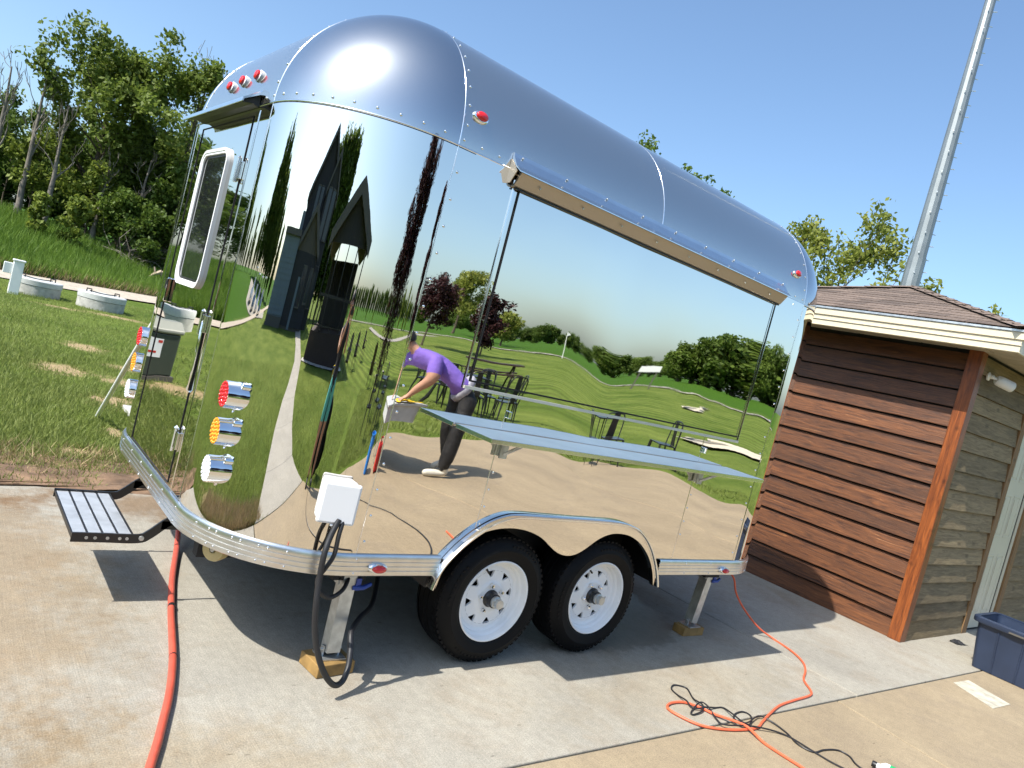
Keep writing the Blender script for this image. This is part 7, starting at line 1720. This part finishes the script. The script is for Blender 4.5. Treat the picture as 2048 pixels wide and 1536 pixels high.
E = [('pelvis', 'waist', 1), ('waist', 'chest', 1), ('chest', 'upper', 1), ('upper', 'neck', 0), ('neck', 'jaw', 0), ('jaw', 'skull', 0), ('skull', 'crown', 0), ('skull', 'nose', 0),
     ('upper', 'shN', 1), ('shN', 'slN', 1), ('slN', 'elN', 0), ('elN', 'wrN', 0), ('upper', 'shF', 1), ('shF', 'slF', 1), ('slF', 'elF', 0), ('elF', 'wrF', 0),
     ('pelvis', 'hipN', 2), ('hipN', 'knN', 2), ('knN', 'cuffN', 2), ('cuffN', 'anN', 2), ('anN', 'heN', 3), ('heN', 'toN', 3), ('pelvis', 'hipF', 2), ('hipF', 'knF', 2), ('knF', 'cuffF', 2), ('cuffF', 'anF', 2), ('anF', 'heF', 3), ('heF', 'toF', 3)]
hand(J, E, 'wrN', (-0.75, -0.25, -0.30), (-0.1, 0, -1), (-0.3, -1, 0), 'hn', 0); hand(J, E, 'wrF', (-0.75, -0.1, -0.30), (-0.1, 0, -1), (0, 1, 0), 'hf', 0)
MAN, mo_ = person('person', 'man in purple t-shirt and black trousers bending over a table, mirrored in the trailer', J, E, ['skin', 'purple_cloth', 'black_cloth', 'white_shoe'], (3.8, -4.1, 0))
head_bits(MAN, (3.19, -4.41, 1.37), (-0.82, -0.42, -0.38), (-0.25, -0.1, 0.95))
wb = MB(); d = Vector((3.75 - 3.90, -4.12 + 4.06, 0.10)).normalized(); wb.lathe([(0.165, -0.045), (0.176, -0.025), (0.178, 0.012), (0.168, 0.03)], axis_mat((3.85, -4.08, 0.965), d), 28); wb.build('waistband', 'grey_cloth', MAN, True, angle=None)
# the photographer holding up a phone
D = Vector((0.634, 0.773, 0)); S = Vector((0.773, -0.634, 0)); O = Vector((CAM.x, CAM.y, 0)) - D * 0.42
pp = lambda f, s, z: tuple(O + D * f + S * s + Vector((0, 0, z)))
J = {'pelvis': (pp(0, 0, 0.93), (0.15, 0.115)), 'waist': (pp(0, 0, 1.06), (0.135, 0.105)), 'chest': (pp(-0.01, 0, 1.25), (0.155, 0.115)), 'upper': (pp(-0.02, 0, 1.38), (0.12, 0.095)), 'neck': (pp(-0.01, 0, 1.47), 0.056), 'jaw': (pp(0.015, 0, 1.55), (0.07, 0.07)), 'skull': (pp(0.0, 0, 1.62), (0.085, 0.09)), 'crown': (pp(-0.005, 0, 1.68), 0.07), 'nose': (pp(0.10, 0, 1.58), 0.014)}
E = [('pelvis', 'waist', 1), ('waist', 'chest', 1), ('chest', 'upper', 1), ('upper', 'neck', 0), ('neck', 'jaw', 0), ('jaw', 'skull', 0), ('skull', 'crown', 0), ('skull', 'nose', 0)]
for s, k in ((-1, 'L'), (1, 'R')):
    J['sh' + k] = (pp(-0.02, s * 0.165, 1.37), 0.065); J['sl' + k] = (pp(0.05, s * 0.19, 1.27), 0.05); J['el' + k] = (pp(0.16, s * 0.17, 1.20), 0.042); J['wr' + k] = (pp(0.28, s * 0.075, 1.44), 0.028)
    E += [('upper', 'sh' + k, 1), ('sh' + k, 'sl' + k, 0), ('sl' + k, 'el' + k, 0), ('el' + k, 'wr' + k, 0)]
    J['hip' + k] = (pp(0, s * 0.09, 0.87), 0.10); J['th' + k] = (pp(0.005, s * 0.10, 0.60), 0.085); J['kn' + k] = (pp(0.01, s * 0.10, 0.50), 0.056); J['ca' + k] = (pp(-0.02, s * 0.10, 0.34), 0.054); J['an' + k] = (pp(-0.02, s * 0.10, 0.09), 0.036); J['he' + k] = (pp(-0.05, s * 0.10, 0.045), 0.038); J['to' + k] = (pp(0.15, s * 0.12, 0.035), 0.036)
    E += [('pelvis', 'hip' + k, 2), ('hip' + k, 'th' + k, 2), ('th' + k, 'kn' + k, 0), ('kn' + k, 'ca' + k, 0), ('ca' + k, 'an' + k, 0), ('an' + k, 'he' + k, 3), ('he' + k, 'to' + k, 3)]
    hand(J, E, 'wr' + k, D * 0.35 + Vector((0, 0, 0.9)), D * 0.9, S * (-s), 'h' + k, 0)
PH, _ = person('person', 'person in a black top and teal shorts taking the picture, mirrored in the curved corner', J, E, ['skin_tan', 'black_cloth', 'teal_cloth', 'black_cloth'], tuple(O))
head_bits(PH, pp(0.0, 0, 1.615), D + Vector((0, 0, -0.05)), (0, 0, 1))
ph = thing('phone', 'black phone held up by the mirrored person taking the picture', 'phone', pp(0.36, 0, 1.57))
mm_ = Matrix(((S.x, D.x, 0, 0), (S.y, D.y, 0, 0), (0, 0, 1, 0), (0, 0, 0, 1))); mm_.translation = Vector(pp(0.365, 0.0, 1.56))
MB().box((-0.075, -0.004, -0.036), (0.075, 0.004, 0.036), mat=mm_).build('case', 'black_plastic', ph, bevel=0.003)
# hose-reel cart standing beside the photographer
hr = thing('hose_cart', 'black wheeled hose cart with a yellow cloth mirrored beside the photographer', 'cart', (-1.45, -3.5, 0))
for y in (-3.68, -3.36): MB().lathe([(0.05, -0.02), (0.20, -0.02), (0.22, 0.0), (0.20, 0.02), (0.05, 0.02)], Matrix.Translation((-1.35, y, 0.22)) @ Matrix.Rotation(PI / 2, 4, 'X'), 28, close=True).build('wheel', 'tyre', hr, True, angle=40)
MB().lathe([(0.26, -0.16), (0.26, -0.145), (0.12, -0.14), (0.12, 0.14), (0.26, 0.145), (0.26, 0.16)], Matrix.Translation((-1.45, -3.52, 0.48)) @ Matrix.Rotation(PI / 2, 4, 'X'), 28).build('reel', 'black_plastic', hr, True, angle=40)
for y in (-3.70, -3.34): MB().tube([(-1.25, y, 0.1), (-1.45, y, 0.5), (-1.7, y, 1.0)], 0.014, 8).build('frame_tube', 'black_metal', hr, True)
MB().tube([(-1.7, -3.70, 1.0), (-1.7, -3.34, 1.0)], 0.016, 8).build('handlebar', 'black_metal', hr, True)
yt = thing('yellow_cloth', 'yellow cloth hanging over the handle of the mirrored hose cart', 'cloth', (-1.7, -3.5, 0.95))
mb = MB(); vs = []
for i in range(9):
    for k in range(7):
        s = (i - 4) * 0.07; vs.append((-1.7 + (0.022 if s > 0 else -0.022) * min(1, abs(s) * 20) + 0.006 * math.sin(k * 2.1), -3.63 + k * 0.04, 1.022 - abs(s) + 0.0))
mb.add(vs, [(i * 7 + k, (i + 1) * 7 + k, (i + 1) * 7 + k + 1, i * 7 + k + 1) for i in range(8) for k in range(6)]); mb.build('cloth', 'yellow_cloth', yt, True, angle=None)
# cords lying on the patio that the lower panel mirrors
cable('thin_cord', 'black cord snaking over the tan patio, mirrored in the lower side panel', 'cord', [(-1.3, -3.1, 0.01), (-0.6, -2.2, 0.006), (0.1, -1.9, 0.006), (0.9, -1.75, 0.006), (1.35, -1.6, 0.006), (1.1, -1.4, 0.006), (1.5, -1.25, 0.006), (2.0, -1.4, 0.006), (2.3, -1.9, 0.006), (2.2, -2.6, 0.006), (1.6, -3.1, 0.006)], 0.006, 'cord_black', 6, 8, loc=(1.1, -1.5, 0))
